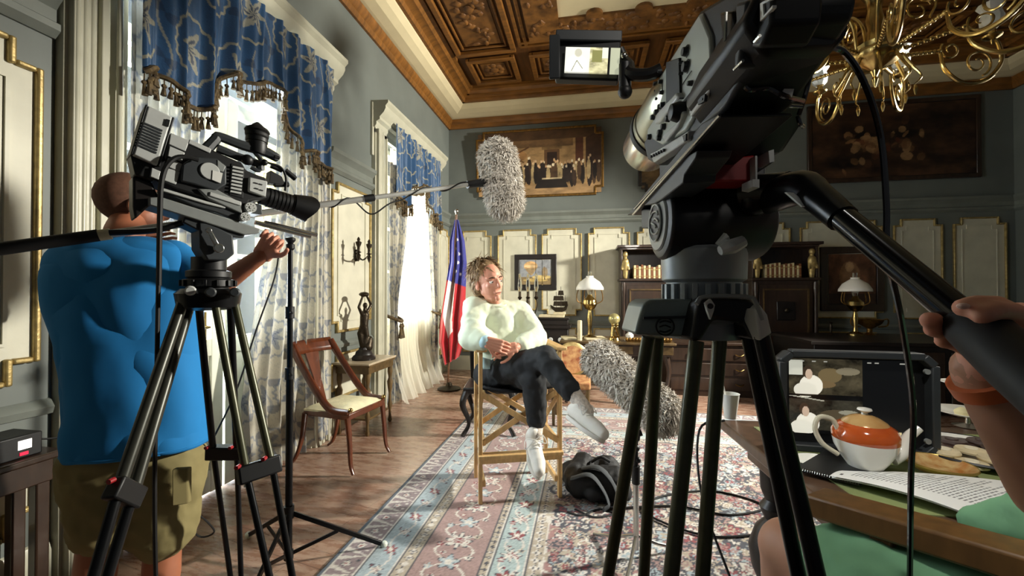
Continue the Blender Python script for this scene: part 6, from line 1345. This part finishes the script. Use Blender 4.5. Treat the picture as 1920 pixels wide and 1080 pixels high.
# gilt and red chair back beside the desk
r = root('armchair', (P(1072, 700, 4.5).x, P(1072, 700, 4.5).y, 0), 'small gilt armchair with red pattern between the tall chair and the desk', 'chair')
g = MB(); g.lathe([(.16, -.02), (.19, 0), (.16, .02)], (0, 0, .62), (.3, -1, 0), 28); build(g, 'back_frame', M_gold, r); g = MB(); g.lathe([(.15, -.024), (.15, .024)], (0, 0, .62), (.3, -1, 0), 28); build(g, 'back_cushion', mat('red_tapestry', '8f4a2a', .8, var=.5, scale=20, col2='caa06a'), r)
g = MB(); g.box((0, -.2, .42), (.4, .4, .08)); build(g, 'seat', mat('red_tapestry', '8f4a2a', .8), r, bev=.02)
for sx, sy in ((-.17, -.37), (.17, -.37), (-.17, .0), (.17, .0)): g = MB(); g.cyl((sx, sy, 0), (sx, sy, .40), .014, .022); build(g, 'leg', M_gwood, r)
# dark carved chair behind the director's chair
q0 = F(915, 812); r = root('carved_chair', (q0.x, q0.y+.1, 0), 'dark carved wooden chair standing behind the tall beech chair', 'chair', rz=.15)
g = MB(); g.bb(-.24, .24, -.22, .22, .40, .46); build(g, 'seat', M_vdark, r, bev=.012)
g = MB(); g.prism([(-.22, .2, .46), (.22, .2, .46), (.24, .24, .78), (.14, .25, .88), (-.14, .25, .88), (-.24, .24, .78)], (0, .03, 0)); build(g, 'backrest', M_vdark, r, bev=.01)
g = MB()
for i in range(26): g.sph((random.uniform(-.17, .17), .215, random.uniform(.5, .82)), random.uniform(.015, .03), 8)
build(g, 'carving', M_vdark, r)
for sx, sy in ((-.21, -.19), (.21, -.19), (-.21, .19), (.21, .19)): g = MB(); g.tube([(sx, sy, .42), (sx*1.15, sy*1.15, .3), (sx*.9, sy*.9, .12), (sx*1.15, sy*1.2, .012)], [.035, .03, .018, .022], 10, n=5); build(g, 'cabriole_leg', M_vdark, r)
# ---------------------------------------------------------------- dark sideboard and round table at the right back
s_ = P(1620, 660, 4.9); sb = root('sideboard', (s_.x, s_.y, 0), 'black sideboard under the second oil lamp at the right', 'sideboard')
g = MB(); g.bb(-.75, 1.3, -.4, .75, .76, .80); build(g, 'worktop', M_vdark, sb, bev=.006)
g = MB(); g.bb(-.7, 1.25, -.35, .7, .05, .76); build(g, 'carcass', M_vdark, sb, bev=.006)
for k in range(3):
    g = MB(); g.bb(-.66+.64*k, -.08+.64*k, -.365, -.35, .12, .70); d = build(g, 'door', M_dwood, sb, bev=.01); g = MB(); g.sph((-.14+.64*k, -.375, .42), .016, 10); build(g, 'knob', M_bronze, d)
r = root('brass_ornament', (pr_.x+.22, pr_.y+.1, .80), 'dull brass bowl on a scrolled foot right of the second oil lamp', 'ornament'); g = MB(); g.lathe([(.07, 0), (.03, .03), (.03, .08), (.12, .14), (.15, .2), (.14, .2), (.1, .15)], seg=22); build(g, 'bowl', M_giltdark, r)
for s in (-1, 1): g = MB(); g.tube([(s*.14, 0, .19), (s*.21, 0, .2), (s*.2, 0, .12), (s*.1, 0, .1)], .009, 8, n=4); build(g, 'handle', M_giltdark, r)
r = root('candlestick', (pr_.x-.28, pr_.y, .80), 'short dark candlestick left of the second oil lamp', 'candlestick'); g = MB(); g.lathe([(.05, 0), (.04, .015), (.012, .03), (.018, .1), (.012, .14), (.028, .16), (.015, .17)], seg=14); build(g, 'stem', M_bronze, r)
# dark dresser in the middle behind the tripod legs
s_ = P(1330, 690, 5.6); r = root('dresser', (s_.x, s_.y, 0), 'dark wooden chest of drawers seen between the foreground tripod legs', 'dresser')
g = MB(); g.bb(-.6, .6, -.25, .25, 0, .66); g.bb(-.64, .64, -.28, .28, .66, .70); build(g, 'carcass', M_dwood, r, bev=.008)
for i in range(3):
    for s in (-1, 1):
        g = MB(); g.bb(s*.29-.26, s*.29+.26, -.265, -.25, .08+.19*i, .24+.19*i); d = build(g, 'drawer', M_dwood, r, bev=.006); g = MB(); g.tube([(s*.29-.05, -.27, .17+.19*i), (s*.29, -.29, .15+.19*i), (s*.29+.05, -.27, .17+.19*i)], .006, 6, n=3); build(g, 'handle', M_brass, d)
# ---------------------------------------------------------------- backpack
b0 = F(1115, 950); bp = root('backpack', (b0.x, b0.y+.12, 0), 'black backpack lying on the rug beside the tall chair', 'backpack')
M_nylon = mat('black_nylon', '141619', .7, bump=.35, bscale=30)
g = MB(); T2 = lambda r, f, z: Vector((b0.x, b0.y+.1, 0))+VR*r+VF*f+UP*z
for a in ((T2(-.10, .02, .10), .095, T2(.12, .0, .11), .105), (T2(-.12, .18, .09), .085, T2(.12, .18, .11), .10), (T2(-.02, -.06, .07), .06, T2(.18, -.04, .07), .06), (T2(-.12, .05, .12), .08, T2(-.05, .15, .17), .07)): g.cap(*a, 14)
o = build(g, 'bag', M_nylon, bp, world=True, remesh=.010, smooth=4); folds(o, .03)
for k, pts in enumerate(([(-.16, -.06, .16), (-.05, -.10, .20), (.03, -.12, .12), (.06, -.15, .04), (.02, -.18, .02)], [(-.08, .0, .20), (.02, -.04, .22), (.10, -.09, .15), (.13, -.13, .05), (.10, -.16, .02)])):
    g = MB(); g.tube([T2(*p) for p in pts], .028, 8, n=5, flat=.3); build(g, 'shoulder_strap', mat('grey_webbing', '3d4246', .8), bp, world=True)
g = MB(); g.tube([T2(*p) for p in ((.0, .1, .2), (.06, .08, .24), (.12, .08, .21))], .01, 8, n=4); build(g, 'grab_handle', M_nylon, bp, world=True)
g = MB(); g.tube([T2(*p) for p in ((-.15, -.15, .012), (-.05, -.24, .012), (.08, -.20, .012), (.0, -.15, .012), (-.12, -.22, .012), (-.2, -.18, .012))], .009, 6, n=5, flat=.4); build(g, 'loose_strap', M_nylon, bp, world=True)
# ---------------------------------------------------------------- chandelier
ch_ = P(1640, 108, 3.0); cx_ = root('chandelier', (ch_.x, ch_.y, Z_CEIL-.02), 'large ornate brass chandelier with scrolled arms and glass shades at upper right', 'chandelier')
Cc = Vector((ch_.x, ch_.y, ch_.z))
g = MB(); g.lathe([(.004, -.22), (.012, -.19), (.02, -.16), (.012, -.14), (.03, -.10), (.10, -.07), (.155, -.02), (.165, .01), (.14, .04), (.10, .06), (.11, .09), (.05, .12), (.04, .2), (.055, .26), (.04, .34), (.05, .42), (.085, .48), (.06, .56), (.03, .62), (.025, 1.0)], Cc, seg=36, wob=(.04, 12)); build(g, 'body', M_brass, cx_, world=True)
g = MB(); n = int((Z_CEIL-Cc.z-1.0)/.05)+1
for i in range(n): z = Cc.z+1.0+i*.05; a = Matrix.Rotation(PI/2*(i % 2), 3, 'Z'); g.tube([Vector((Cc.x, Cc.y, z))+a @ Vector((.018*math.cos(t), 0, .034*math.sin(t))) for t in np.linspace(0, 2*PI, 11)], .004, 5)
g.lathe([(.02, 0), (.08, -.02), (.07, .02)], (Cc.x, Cc.y, Z_CEIL-.03), seg=20); build(g, 'chain', M_brass, cx_, world=True)
def spiral(c, u, v, r, turns, t0, th, mb, n=34, grow=.25):
    mb.tube([c+(u*math.cos(t0+2*PI*turns*k/n)+v*math.sin(t0+2*PI*turns*k/n))*r*(1-(1-grow)*k/n) for k in range(n+1)], [th, th, th*.6], 7)
NARM = 9
for k in range(NARM):
    a = 2*PI*k/NARM+.12; u = Vector((math.cos(a), math.sin(a), 0)); q = lambda r, z: Cc+u*r+UP*z
    g = MB(); g.tube([q(.13, .0), q(.30, .015), q(.46, .03)], .010, 8)
    for i in range(11): g.sph(q(.14+.03*i, .003+.0028*i), .0155, 8)
    arm = build(g, 'arm', M_brass, cx_, world=True)
    g = MB(); g.tube([q(.45, .03), q(.48, -.10), q(.60, -.20), q(.76, -.18), q(.86, -.06), q(.84, .08), q(.78, .13)], [.010, .013, .016, .014, .012, .010], 9, n=6); build(g, 'scroll', M_brass, arm, world=True)
    g = MB(); spiral(q(.70, -.06), u, UP, .10, 1.5, -1.2, .008, g); spiral(q(.52, .04), u, UP, .07, 1.3, 2.5, .007, g); build(g, 'inner_scroll', M_brass, arm, world=True)
    g = MB(); g.lathe([(.004, -.06), (.012, -.03), (.05, -.01), (.055, .0), (.025, .01), (.02, .05), (.03, .06)], q(.80, .13), seg=18); build(g, 'candle_cup', M_brass, arm, world=True)
    g = MB(); g.lathe([(.03, .0), (.055, .03), (.06, .07), (.045, .12), (.07, .16), (.075, .17)], q(.80, .185), seg=24, wob=(.05, 8), caps=False); build(g, 'glass_shade', mat('frosted_glass', 'dfe6ea', .25, trans=.5), arm, world=True, solid=.003)
    if k % 2 == 0:
        g = MB(); g.tube([q(.10, .06), q(.14, .30), q(.30, .48), q(.42, .40), q(.38, .28)], [.012, .010, .008], 8, n=6); spiral(q(.30, .34), u, UP, .10, 1.2, .4, .007, g); build(g, 'upper_scroll', M_brass, cx_, world=True)
    g = MB(); g.tube([q(.14, -.02), q(.2, -.14), q(.24, -.22), q(.2, -.27)], [.012, .008, .004], 7, n=5); g.lathe([(.004, -.34), (.014, -.3), (.008, -.27)], q(.21, .0), seg=8); build(g, 'drop', M_brass, cx_, world=True)
# ---------------------------------------------------------------- work table with green cloth
ZT = .78
tA, tB = F(1350, 786, ZT), F(1556, 950, ZT); dl_ = (tA-tB).normalized(); ex = Vector((dl_.y, -dl_.x, 0)); 
tA = tA; tNear = tB-dl_*.12; W_t = 2.0
M_tw = mat('table_walnut', '5d4636', .35, var=.3, scale=6, stretch=(3, 3, 1), coat=.2)
wt = root('work_table', (tA.x+ex.x*.5, tA.y+ex.y*.5-.5, 0), 'long dark wood table with green baize top holding the monitor and tea things', 'table')
def tq(u, v, z=ZT): return Vector((tNear.x, tNear.y, z))+ex*u+dl_*v
LT = (tA-tNear).length
g = MB(); g.prism([tq(0, 0, ZT-.045), tq(W_t, 0, ZT-.045), tq(W_t, LT, ZT-.045), tq(0, LT, ZT-.045)], (0, 0, .045)); g.prism([tq(.02, .02, ZT-.06), tq(W_t, .02, ZT-.06), tq(W_t, LT-.02, ZT-.06), tq(.02, LT-.02, ZT-.06)], (0, 0, .015)); build(g, 'tabletop', M_tw, wt, world=True, bev=.01)
g = MB(); g.prism([tq(.10, .10, ZT), tq(W_t-.1, .10, ZT), tq(W_t-.1, LT-.1, ZT), tq(.10, LT-.1, ZT)], (0, 0, .003)); build(g, 'baize', mat('green_baize', '8b9660', .9, var=.08, bump=.15, bscale=60), wt, world=True)
g = MB(); g.prism([tq(.08, .08, ZT-.14), tq(W_t-.1, .08, ZT-.14), tq(W_t-.1, LT-.08, ZT-.14), tq(.08, LT-.08, ZT-.14)], (0, 0, .08)); build(g, 'apron', M_tw, wt, world=True, bev=.005)
for u_, v_ in ((.16, .12), (.16, LT-.14), (W_t-.2, .12), (W_t-.2, LT-.14)):
    g = MB(); g.lathe([(.04, 0), (.06, .02), (.05, .06), (.03, .09), (.05, .13), (.085, .22), (.095, .30), (.07, .38), (.035, .42), (.05, .45), (.055, .47), (.035, .50), (.05, .54), (.055, .64)], tq(u_, v_, 0), seg=24); build(g, 'turned_leg', M_vdark, wt, world=True)
# monitor
mq = [P(1462, 806, 1.52), P(1742, 818, 1.42), P(1738, 672, 1.42), P(1458, 660, 1.52)]
ux_ = (mq[1]-mq[0]); ux_.z = 0; mw = ux_.length; ux_.normalize(); mn = Vector((ux_.y, -ux_.x, 0))
if mn.dot(VF) > 0: mn = -mn
mo = Vector((mq[0].x, mq[0].y, ZT+.015)); mh = mq[3].z-mo.z+.0
mr = root('monitor', mo+ux_*mw/2, 'black field monitor in a padded case showing two views of the seated man', 'monitor')
mm = lambda a, b_, c=0: mo+ux_*a+UP*b_+mn*c
g = MB(); g.prism([mm(0, .03), mm(.03, 0), mm(mw-.03, 0), mm(mw, .03), mm(mw, mh-.03), mm(mw-.03, mh), mm(.03, mh), mm(0, mh-.03)], -mn*.06); build(g, 'case', M_black, mr, world=True, bev=.005)
g = MB()
for a, b_ in (((0, .03), (0, mh-.03)), ((0, mh-.03), (.03, mh)), ((.03, mh), (mw-.03, mh)), ((mw-.03, mh), (mw, mh-.03)), ((mw, mh-.03), (mw, .03)), ((mw, .03), (mw-.03, 0)), ((mw-.03, 0), (.03, 0)), ((.03, 0), (0, .03))): g.bar(mm(*a, .012), mm(*b_, .012), .05, .024, side=mn)
build(g, 'bumper_frame', M_darkgrey, mr, world=True, bev=.004)
cv = Canvas(300, 150, '15150f').noise(5, .5, 2)
cv.rect(0, .5, .62, 1, '3a3528').rect(0, 0, .62, .48, '2c2a22').noise(9, .7, 3).rect(.62, 0, 1, 1, '0e0f10').rect(0, .78, .12, .98, 'c9cabc').ell(.35, .78, .1, .1, '6a5c40').ell(.5, .84, .1, .05, '77705c').rect(0, .46, .62, .51, '0a0a0a').line(.0, .5, .3, .44, .006, 'b0b0a0').ell(.28, .66, .12, .05, '6c5a3e').ell(.4, .25, .14, .08, '4c4434').ell(.5, .3, .08, .03, '8a8878').rect(.12, .0, 1, .05, '0a0a0a')
for ox, oy, s in ((.16, .74, 1.0), (.13, .24, 1.0)):
    cv.ell(ox+.03, oy-.10, .10*s, .14*s, 'e6e3d4').ell(ox-.02, oy-.16, .10*s, .10*s, 'dcdacb').ell(ox, oy+.08, .042*s, .085*s, '3a2f24').ell(ox+.012, oy+.05, .03*s, .07*s, 'c0a994')
cv.rect(0, .5, .62, .525, '0a0a0a')
for k, c in enumerate(('7ab0b8', 'a05a50', 'c9b98c', '9ab87a')): cv.rect(.83+.038*k, .045, .852+.038*k, .085, c)
for x in (.1, .2, .3, .66, .72, .92, .95): cv.rect(x, .955, x+.03, .97, 'b8b8ae')
cv.obj('screen', mm(.03, .045, .004), mm(mw-.055, .045, .004), mm(.03, mh-.02, .004), vmat('monitor_screen', .2, bump=0, emit=.75), mr, world=True)
for b_ in (.05, mh-.05): g = MB(); g.cyl(mm(mw-.02, b_, .02), mm(mw-.02, b_, .03), .009, seg=12); build(g, 'corner_screw', M_grey, mr, world=True)
g = MB(); g.bar(mm(.1, -.007, -.03), mm(mw-.1, -.007, -.03), .12, .014, side=mn); build(g, 'foot', M_rubber, mr, world=True)
# teapot
M_china = mat('white_china', 'efece2', .15, var=.02, coat=.4); M_oran = mat('orange_glaze', 'd4682e', .12, var=.25, scale=8, coat=.6, col2='b04a20'); M_lgold = mat('gilt_lustre', 'c4a558', .25, .6)
class TMB(MB):
    def lathe(s, prof, o=(0, 0, 0), ax=(0, 0, 1), seg=24, wob=None, caps=True): return MB.lathe(s, [(r*.82, z*.82) for r, z in prof], o, ax, seg, wob)
tp0 = F(1622, 885, ZT); tS = .82
tp = root('teapot', Vector((tp0.x, tp0.y, ZT+.003)), 'white china teapot with orange and gold lid band on the green tabletop', 'teapot')
tpd = VR*.99-VF*.15; tl = lambda x, y, z: tp.location+(tpd*x+VF*y+UP*z)*tS
g = TMB(); g.lathe([(.055, 0), (.058, .008), (.05, .012), (.075, .05), (.098, .095), (.104, .125)], tp.location, seg=40); build(g, 'body', M_china, tp, world=True)
g = TMB(); g.lathe([(.1035, .123), (.105, .126), (.105, .150), (.095, .172), (.07, .189)], tp.location, seg=40); build(g, 'orange_band', M_oran, tp, world=True)
g = TMB(); g.lathe([(.074, .186), (.068, .194), (.045, .209), (.02, .218), (.014, .219)], tp.location, seg=36); l_ = build(g, 'lid', mat('lid_gold_glaze', 'd2b27a', .2, .15, coat=.5, var=.2, col2='c48848'), tp, world=True)
g = TMB(); g.lathe([(.012, .216), (.010, .226), (.024, .236), (.022, .242), (.004, .246)], tp.location, seg=20); build(g, 'knob', M_china, l_, world=True)
g = TMB(); g.tube([tl(.085, 0, .06), tl(.125, 0, .085), tl(.15, 0, .14), tl(.185, 0, .175)], [.028, .022, .015, .012], 14, n=6); build(g, 'spout', M_china, tp, world=True)
g = TMB(); g.tube([tl(-.09, 0, .15), tl(-.115, 0, .195), tl(-.16, 0, .20), tl(-.175, 0, .155), tl(-.15, 0, .10), tl(-.095, 0, .06)], .0075, 10, n=6); build(g, 'handle', mat('cream_china', 'e3dcc4', .15, coat=.4), tp, world=True)
# silver dish left of teapot, spiral notebook, script pages
c = F(1545, 880, ZT); r = root('glass_dish', Vector((c.x, c.y, ZT+.003)), 'flat clear glass dish left of the teapot', 'dish'); g = MB(); g.lathe([(.001, .004), (.05, .004), (.085, .016), (.088, .016), (.055, .0), (.001, .0)], seg=36); build(g, 'dish', mat('smoked_glass', 'b8c0b4', .05, trans=.85), r)
c0, c1, c2 = P(1500, 868, 1.26), P(1640, 905, 1.2), P(1520, 850, 1.33)
z_ = ZT+.012; a_, b_, d_ = F(1490, 882, z_), F(1612, 912, z_), F(1530, 858, z_)
r = root('spiral_notebook', a_, 'closed black spiral notebook under the near corner of the script', 'notebook'); g = MB(); g.prism([a_, b_, b_+(d_-a_)*1.5, d_+(d_-a_)*.5], (0, 0, .008)); build(g, 'cover', M_black, r, world=True, bev=.001)
g = MB(); dn = (b_-a_)
for k in range(26): p_ = a_+dn*(k+.5)/26; e_ = (d_-a_).normalized(); g.tube([p_+e_*(.006+.006*math.cos(t))+UP*(.005+.0055*math.sin(t)) for t in np.linspace(0, 2*PI, 9)], .0009, 4)
build(g, 'wire_binding', M_silver, r, world=True)
z_ = ZT+.035; q0_, q1_, q2_, q3_ = F(1556, 886, z_), F(1838, 966, z_), F(2010, 915, z_), F(1592, 866, z_)
cv = Canvas(180, 240, 'f1f1ec'); 
cv.rect(.86, .045, .92, .075, '3a3a3a')
def textblock(c_, x0, x1, y0, y1, rows):
    for i in range(rows):
        y = y0+(y1-y0)*i/rows; xe = x0+(x1-x0)*(.55+.45*rr_.random()) if rr_.random() < .4 else x1; x = x0
        while x < xe:
            w_ = rr_.uniform(.012, .05); c_.rect(x, y, min(x+w_, xe), y+(y1-y0)/rows*.42, '4a4a4a', .75); x += w_+.012
sp_ = root('script', q0_, 'white printed script pages lying over the near edge of the green table', 'papers')
ctext = Canvas(420, 300, 'f2f2ee')
for i in range(28):
    x = .12+.80*i/28; y = .2
    ye = rr_.uniform(.55, .9) if rr_.random() < .5 else .9
    while y < ye:
        w_ = rr_.uniform(.015, .06); ctext.rect(x, y, x+.011, min(y+w_, ye), '4c4c4c', .8); y += w_+.014
ctext.rect(.05, .14, .07, .22, '333333')
n1, n2 = 420, 300; U_, V_ = ctext.U[..., None], ctext.V[..., None]
A_, B_, C_, D_ = (np.array(k) for k in (q0_, q1_, q2_, q3_)); XYZ = A_*(1-U_)*(1-V_)+B_*U_*(1-V_)+C_*U_*V_+D_*(1-U_)*V_
XYZ[..., 2] = z_-.018+.018*np.sin(ctext.U*2.6)+.01*np.sin(ctext.V*3+1)*(1-ctext.U); gridmesh('page', XYZ.reshape(-1, 3), n1, n2, M_print, sp_, cols=ctext.c.reshape(-1, 3), world=True, solid=.0012)
XY2 = XYZ.copy(); XY2[..., 2] -= .006; XY2 += np.array(VR)*.006; gridmesh('under_page', XY2[::20, ::20].reshape(-1, 3), n1//20, n2//20, M_print, sp_, cols=np.tile(np.asarray(lin('e6e6e0')), (XY2[::20, ::20].reshape(-1, 3).shape[0], 1)), world=True, solid=.001)
# plates and biscuits
def plate(px, py, r_, label, m=M_china, rim=M_lgold, z=ZT+.004):
    c = F(px, py, z); r = root('plate', Vector((c.x, c.y, z)), label, 'plate')
    g = MB(); g.lathe([(.001, .006), (r_*.62, .006), (r_*.72, .010), (r_*.985, .028), (r_*.99, .024), (r_*.7, .002), (.001, 0)], seg=48); build(g, 'dish', m, r)
    g = MB(); g.lathe([(r_*.965, .018), (r_*1.02, .024), (r_*.995, .0295), (r_*.975, .0275)], seg=48, caps=False); build(g, 'rim', rim, r)
    return r
P1 = plate(1822, 856, .185, 'large white plate of round biscuits with a dark rim at the right', M_china, M_black)
M_bis = mat('pale_biscuit', 'd9c9a4', .8, var=.15, bump=.4); M_cho = mat('chocolate_biscuit', '3a261c', .6, var=.2, bump=.4)
k = 0
for x, y, m in ((1770, 852, 0), (1821, 851, 0), (1866, 868, 0), (1822, 868, 0), (1757, 840, 1), (1785, 832, 1), (1812, 829, 1), (1842, 834, 1), (1797, 838, 1), (1872, 846, 1)):
    p_ = F(x, y, ZT+.022); p_.z = ZT+.013+.012*(m and k % 2)+(.014 if k < 3 else 0)
    g = MB(); g.lathe([(.001, 0), (.040, 0), (.042, .006), (.038, .013), (.001, .015)], seg=22); R_ = Matrix.Rotation(random.uniform(-.12, .12), 4, 'X')
    r = root('biscuit', p_, '%s chocolate biscuit, counted along the back of the large plate' % ORD[k-4] if m else '%s pale round biscuit, counted along the front of the large plate' % ORD[k], 'biscuit', 'chocolate biscuits on the plate' if m else 'pale biscuits on the plate')
    build(g, 'base', M_cho if m else M_bis, r); g = MB(); g.lathe([(.001, .0145), (.018, .0145), (.016, .018), (.001, .0185)], seg=16); build(g, 'topping', M_cho if m else mat('cream_icing', 'ece2c6', .6), r); k += 1
plate(1762, 884, .085, 'small empty saucer with a brown-gold centre behind the script', mat('brown_lustre_dish', 'b5783c', .2, var=.3, scale=30, col2='d9c088'))
r = root('cake_stand', Vector((F(1815, 800, ZT).x, F(1815, 800, ZT).y, ZT+.003)), 'two-tier serving stand with small cakes behind the biscuit plate', 'cake stand')
g = MB(); g.lathe([(.05, 0), (.01, .012), (.006, .05), (.006, .24), (.012, .25), (.004, .27)], seg=16); build(g, 'stem', M_silver, r)
for z, q in ((.05, .115), (.17, .085)): g = MB(); g.lathe([(.005, z), (q*.7, z), (q, z+.012), (q, z+.014), (q*.7, z+.004), (.005, z+.004)], seg=40); build(g, 'tier', M_china, r)
for k, (x, y, z) in enumerate(((-.04, -.03, .174), (.03, -.03, .174), (0, .035, .174), (-.06, -.05, .054), (.05, -.06, .054), (.08, .02, .054))):
    g = MB(); g.lathe([(.02, 0), (.024, .018), (.02, .024), (.008, .034), (.001, .036)], seg=14); o = build(g, 'pastry', mat('cream_pastry', 'dccf9f', .7, bump=.3), None); o.location = r.location+Vector((x, y, z+.001)); setp(o, 'small cream pastry on the %s tier of the serving stand, %s one' % ('upper' if k < 3 else 'lower', ('left', 'right', 'rearmost', 'left', 'middle', 'right')[k]), 'pastry', 'pastries on the upper tier' if k < 3 else 'pastries on the lower tier')
c = F(1352, 780, ZT); r = root('paper_cup', Vector((c.x+ex.x*.03, c.y-.03, ZT)), 'white paper cup with straw at the far corner of the table', 'cup'); g = MB(); g.lathe([(.024, 0), (.038, .11), (.040, .112), (.037, .112), (.024, .004)], seg=24); build(g, 'cup', M_white, r); g = MB(); g.cyl((0, 0, .01), (-.03, 0, .15), .0035, seg=8); build(g, 'straw', mat('straw_red', 'c99', .4) if False else M_white, r)
# cables from the table to the floor
g = MB(); g.tube([tq(.0, LT-.05, ZT+.01), tq(-.12, LT-.1, ZT-.02), tq(-.16, LT-.25, .55), tq(-.1, LT-.4, .3), tq(-.02, LT-.55, .02), tq(-.3, LT-.8, .016), tq(-.6, LT-.6, .016)], .005, 6, n=6); setp(build(g, 'table_cable', M_rubber), 'black cable dropping from the far corner of the green table to the rug', 'cable')
g = MB(); c = F(1330, 960); g.tube([c+Vector((x, y, .018)) for x, y in ((-.6, -.1), (-.2, .0), (.1, -.05), (.35, .1), (.1, .25), (-.25, .12), (-.4, -.1), (-.1, -.3), (.3, -.2))], .006, 6, n=6); setp(build(g, 'floor_cable', M_rubber), 'tangle of black cable lying on the dark part of the rug', 'cable')
# ---------------------------------------------------------------- console table and small device at the far left
ct0 = P(118, 845, 1.72); zc_ = .70; c = F(118, 838, zc_)
ct = root('console_table', (XL+.13, .93, 0), 'dark wooden console table against the wall at the left edge', 'table')
g = MB(); g.bb(-.09, .12, -.5, .45, zc_-.03, zc_); build(g, 'tabletop', M_dwood, ct, bev=.008)
g = MB(); g.bb(-.08, .10, -.46, .42, zc_-.12, zc_-.03); build(g, 'apron', M_dwood, ct, bev=.005)
for sx, sy in ((.075, .39), (-.05, .39), (.075, -.44), (-.05, -.44)): g = MB(); g.bb(sx-.022, sx+.022, sy-.022, sy+.022, 0, zc_-.1); build(g, 'leg', M_dwood, ct, bev=.006)
dv = root('recorder_box', Vector((XL+.13, 1.2, zc_+.001)), 'small black recorder box with a lit display on the console table', 'recorder')
g = MB(); g.bb(-.06, .09, -.12, .12, 0, .09); build(g, 'case', M_black, dv, bev=.006)
g = MB(); g.bb(.0905, .0925, .045, .085, .035, .07); build(g, 'lit_display', mat('display_white', 'f4f4f0', .3, emit='f4f0e6', es=1.5), dv)
g = MB(); g.bb(.0905, .0925, .05, .075, .012, .024); build(g, 'red_indicator', mat('indicator_red', 'd02040', .3, emit='e0203c', es=1.2), dv)
g = MB(); g.tube([dv.location+Vector(q) for q in ((0, .12, .05), (.02, .18, .03), (.05, .25, .01), (.10, .32, -.1))], .004, 6, n=5); build(g, 'cable', M_rubber, dv, world=True)
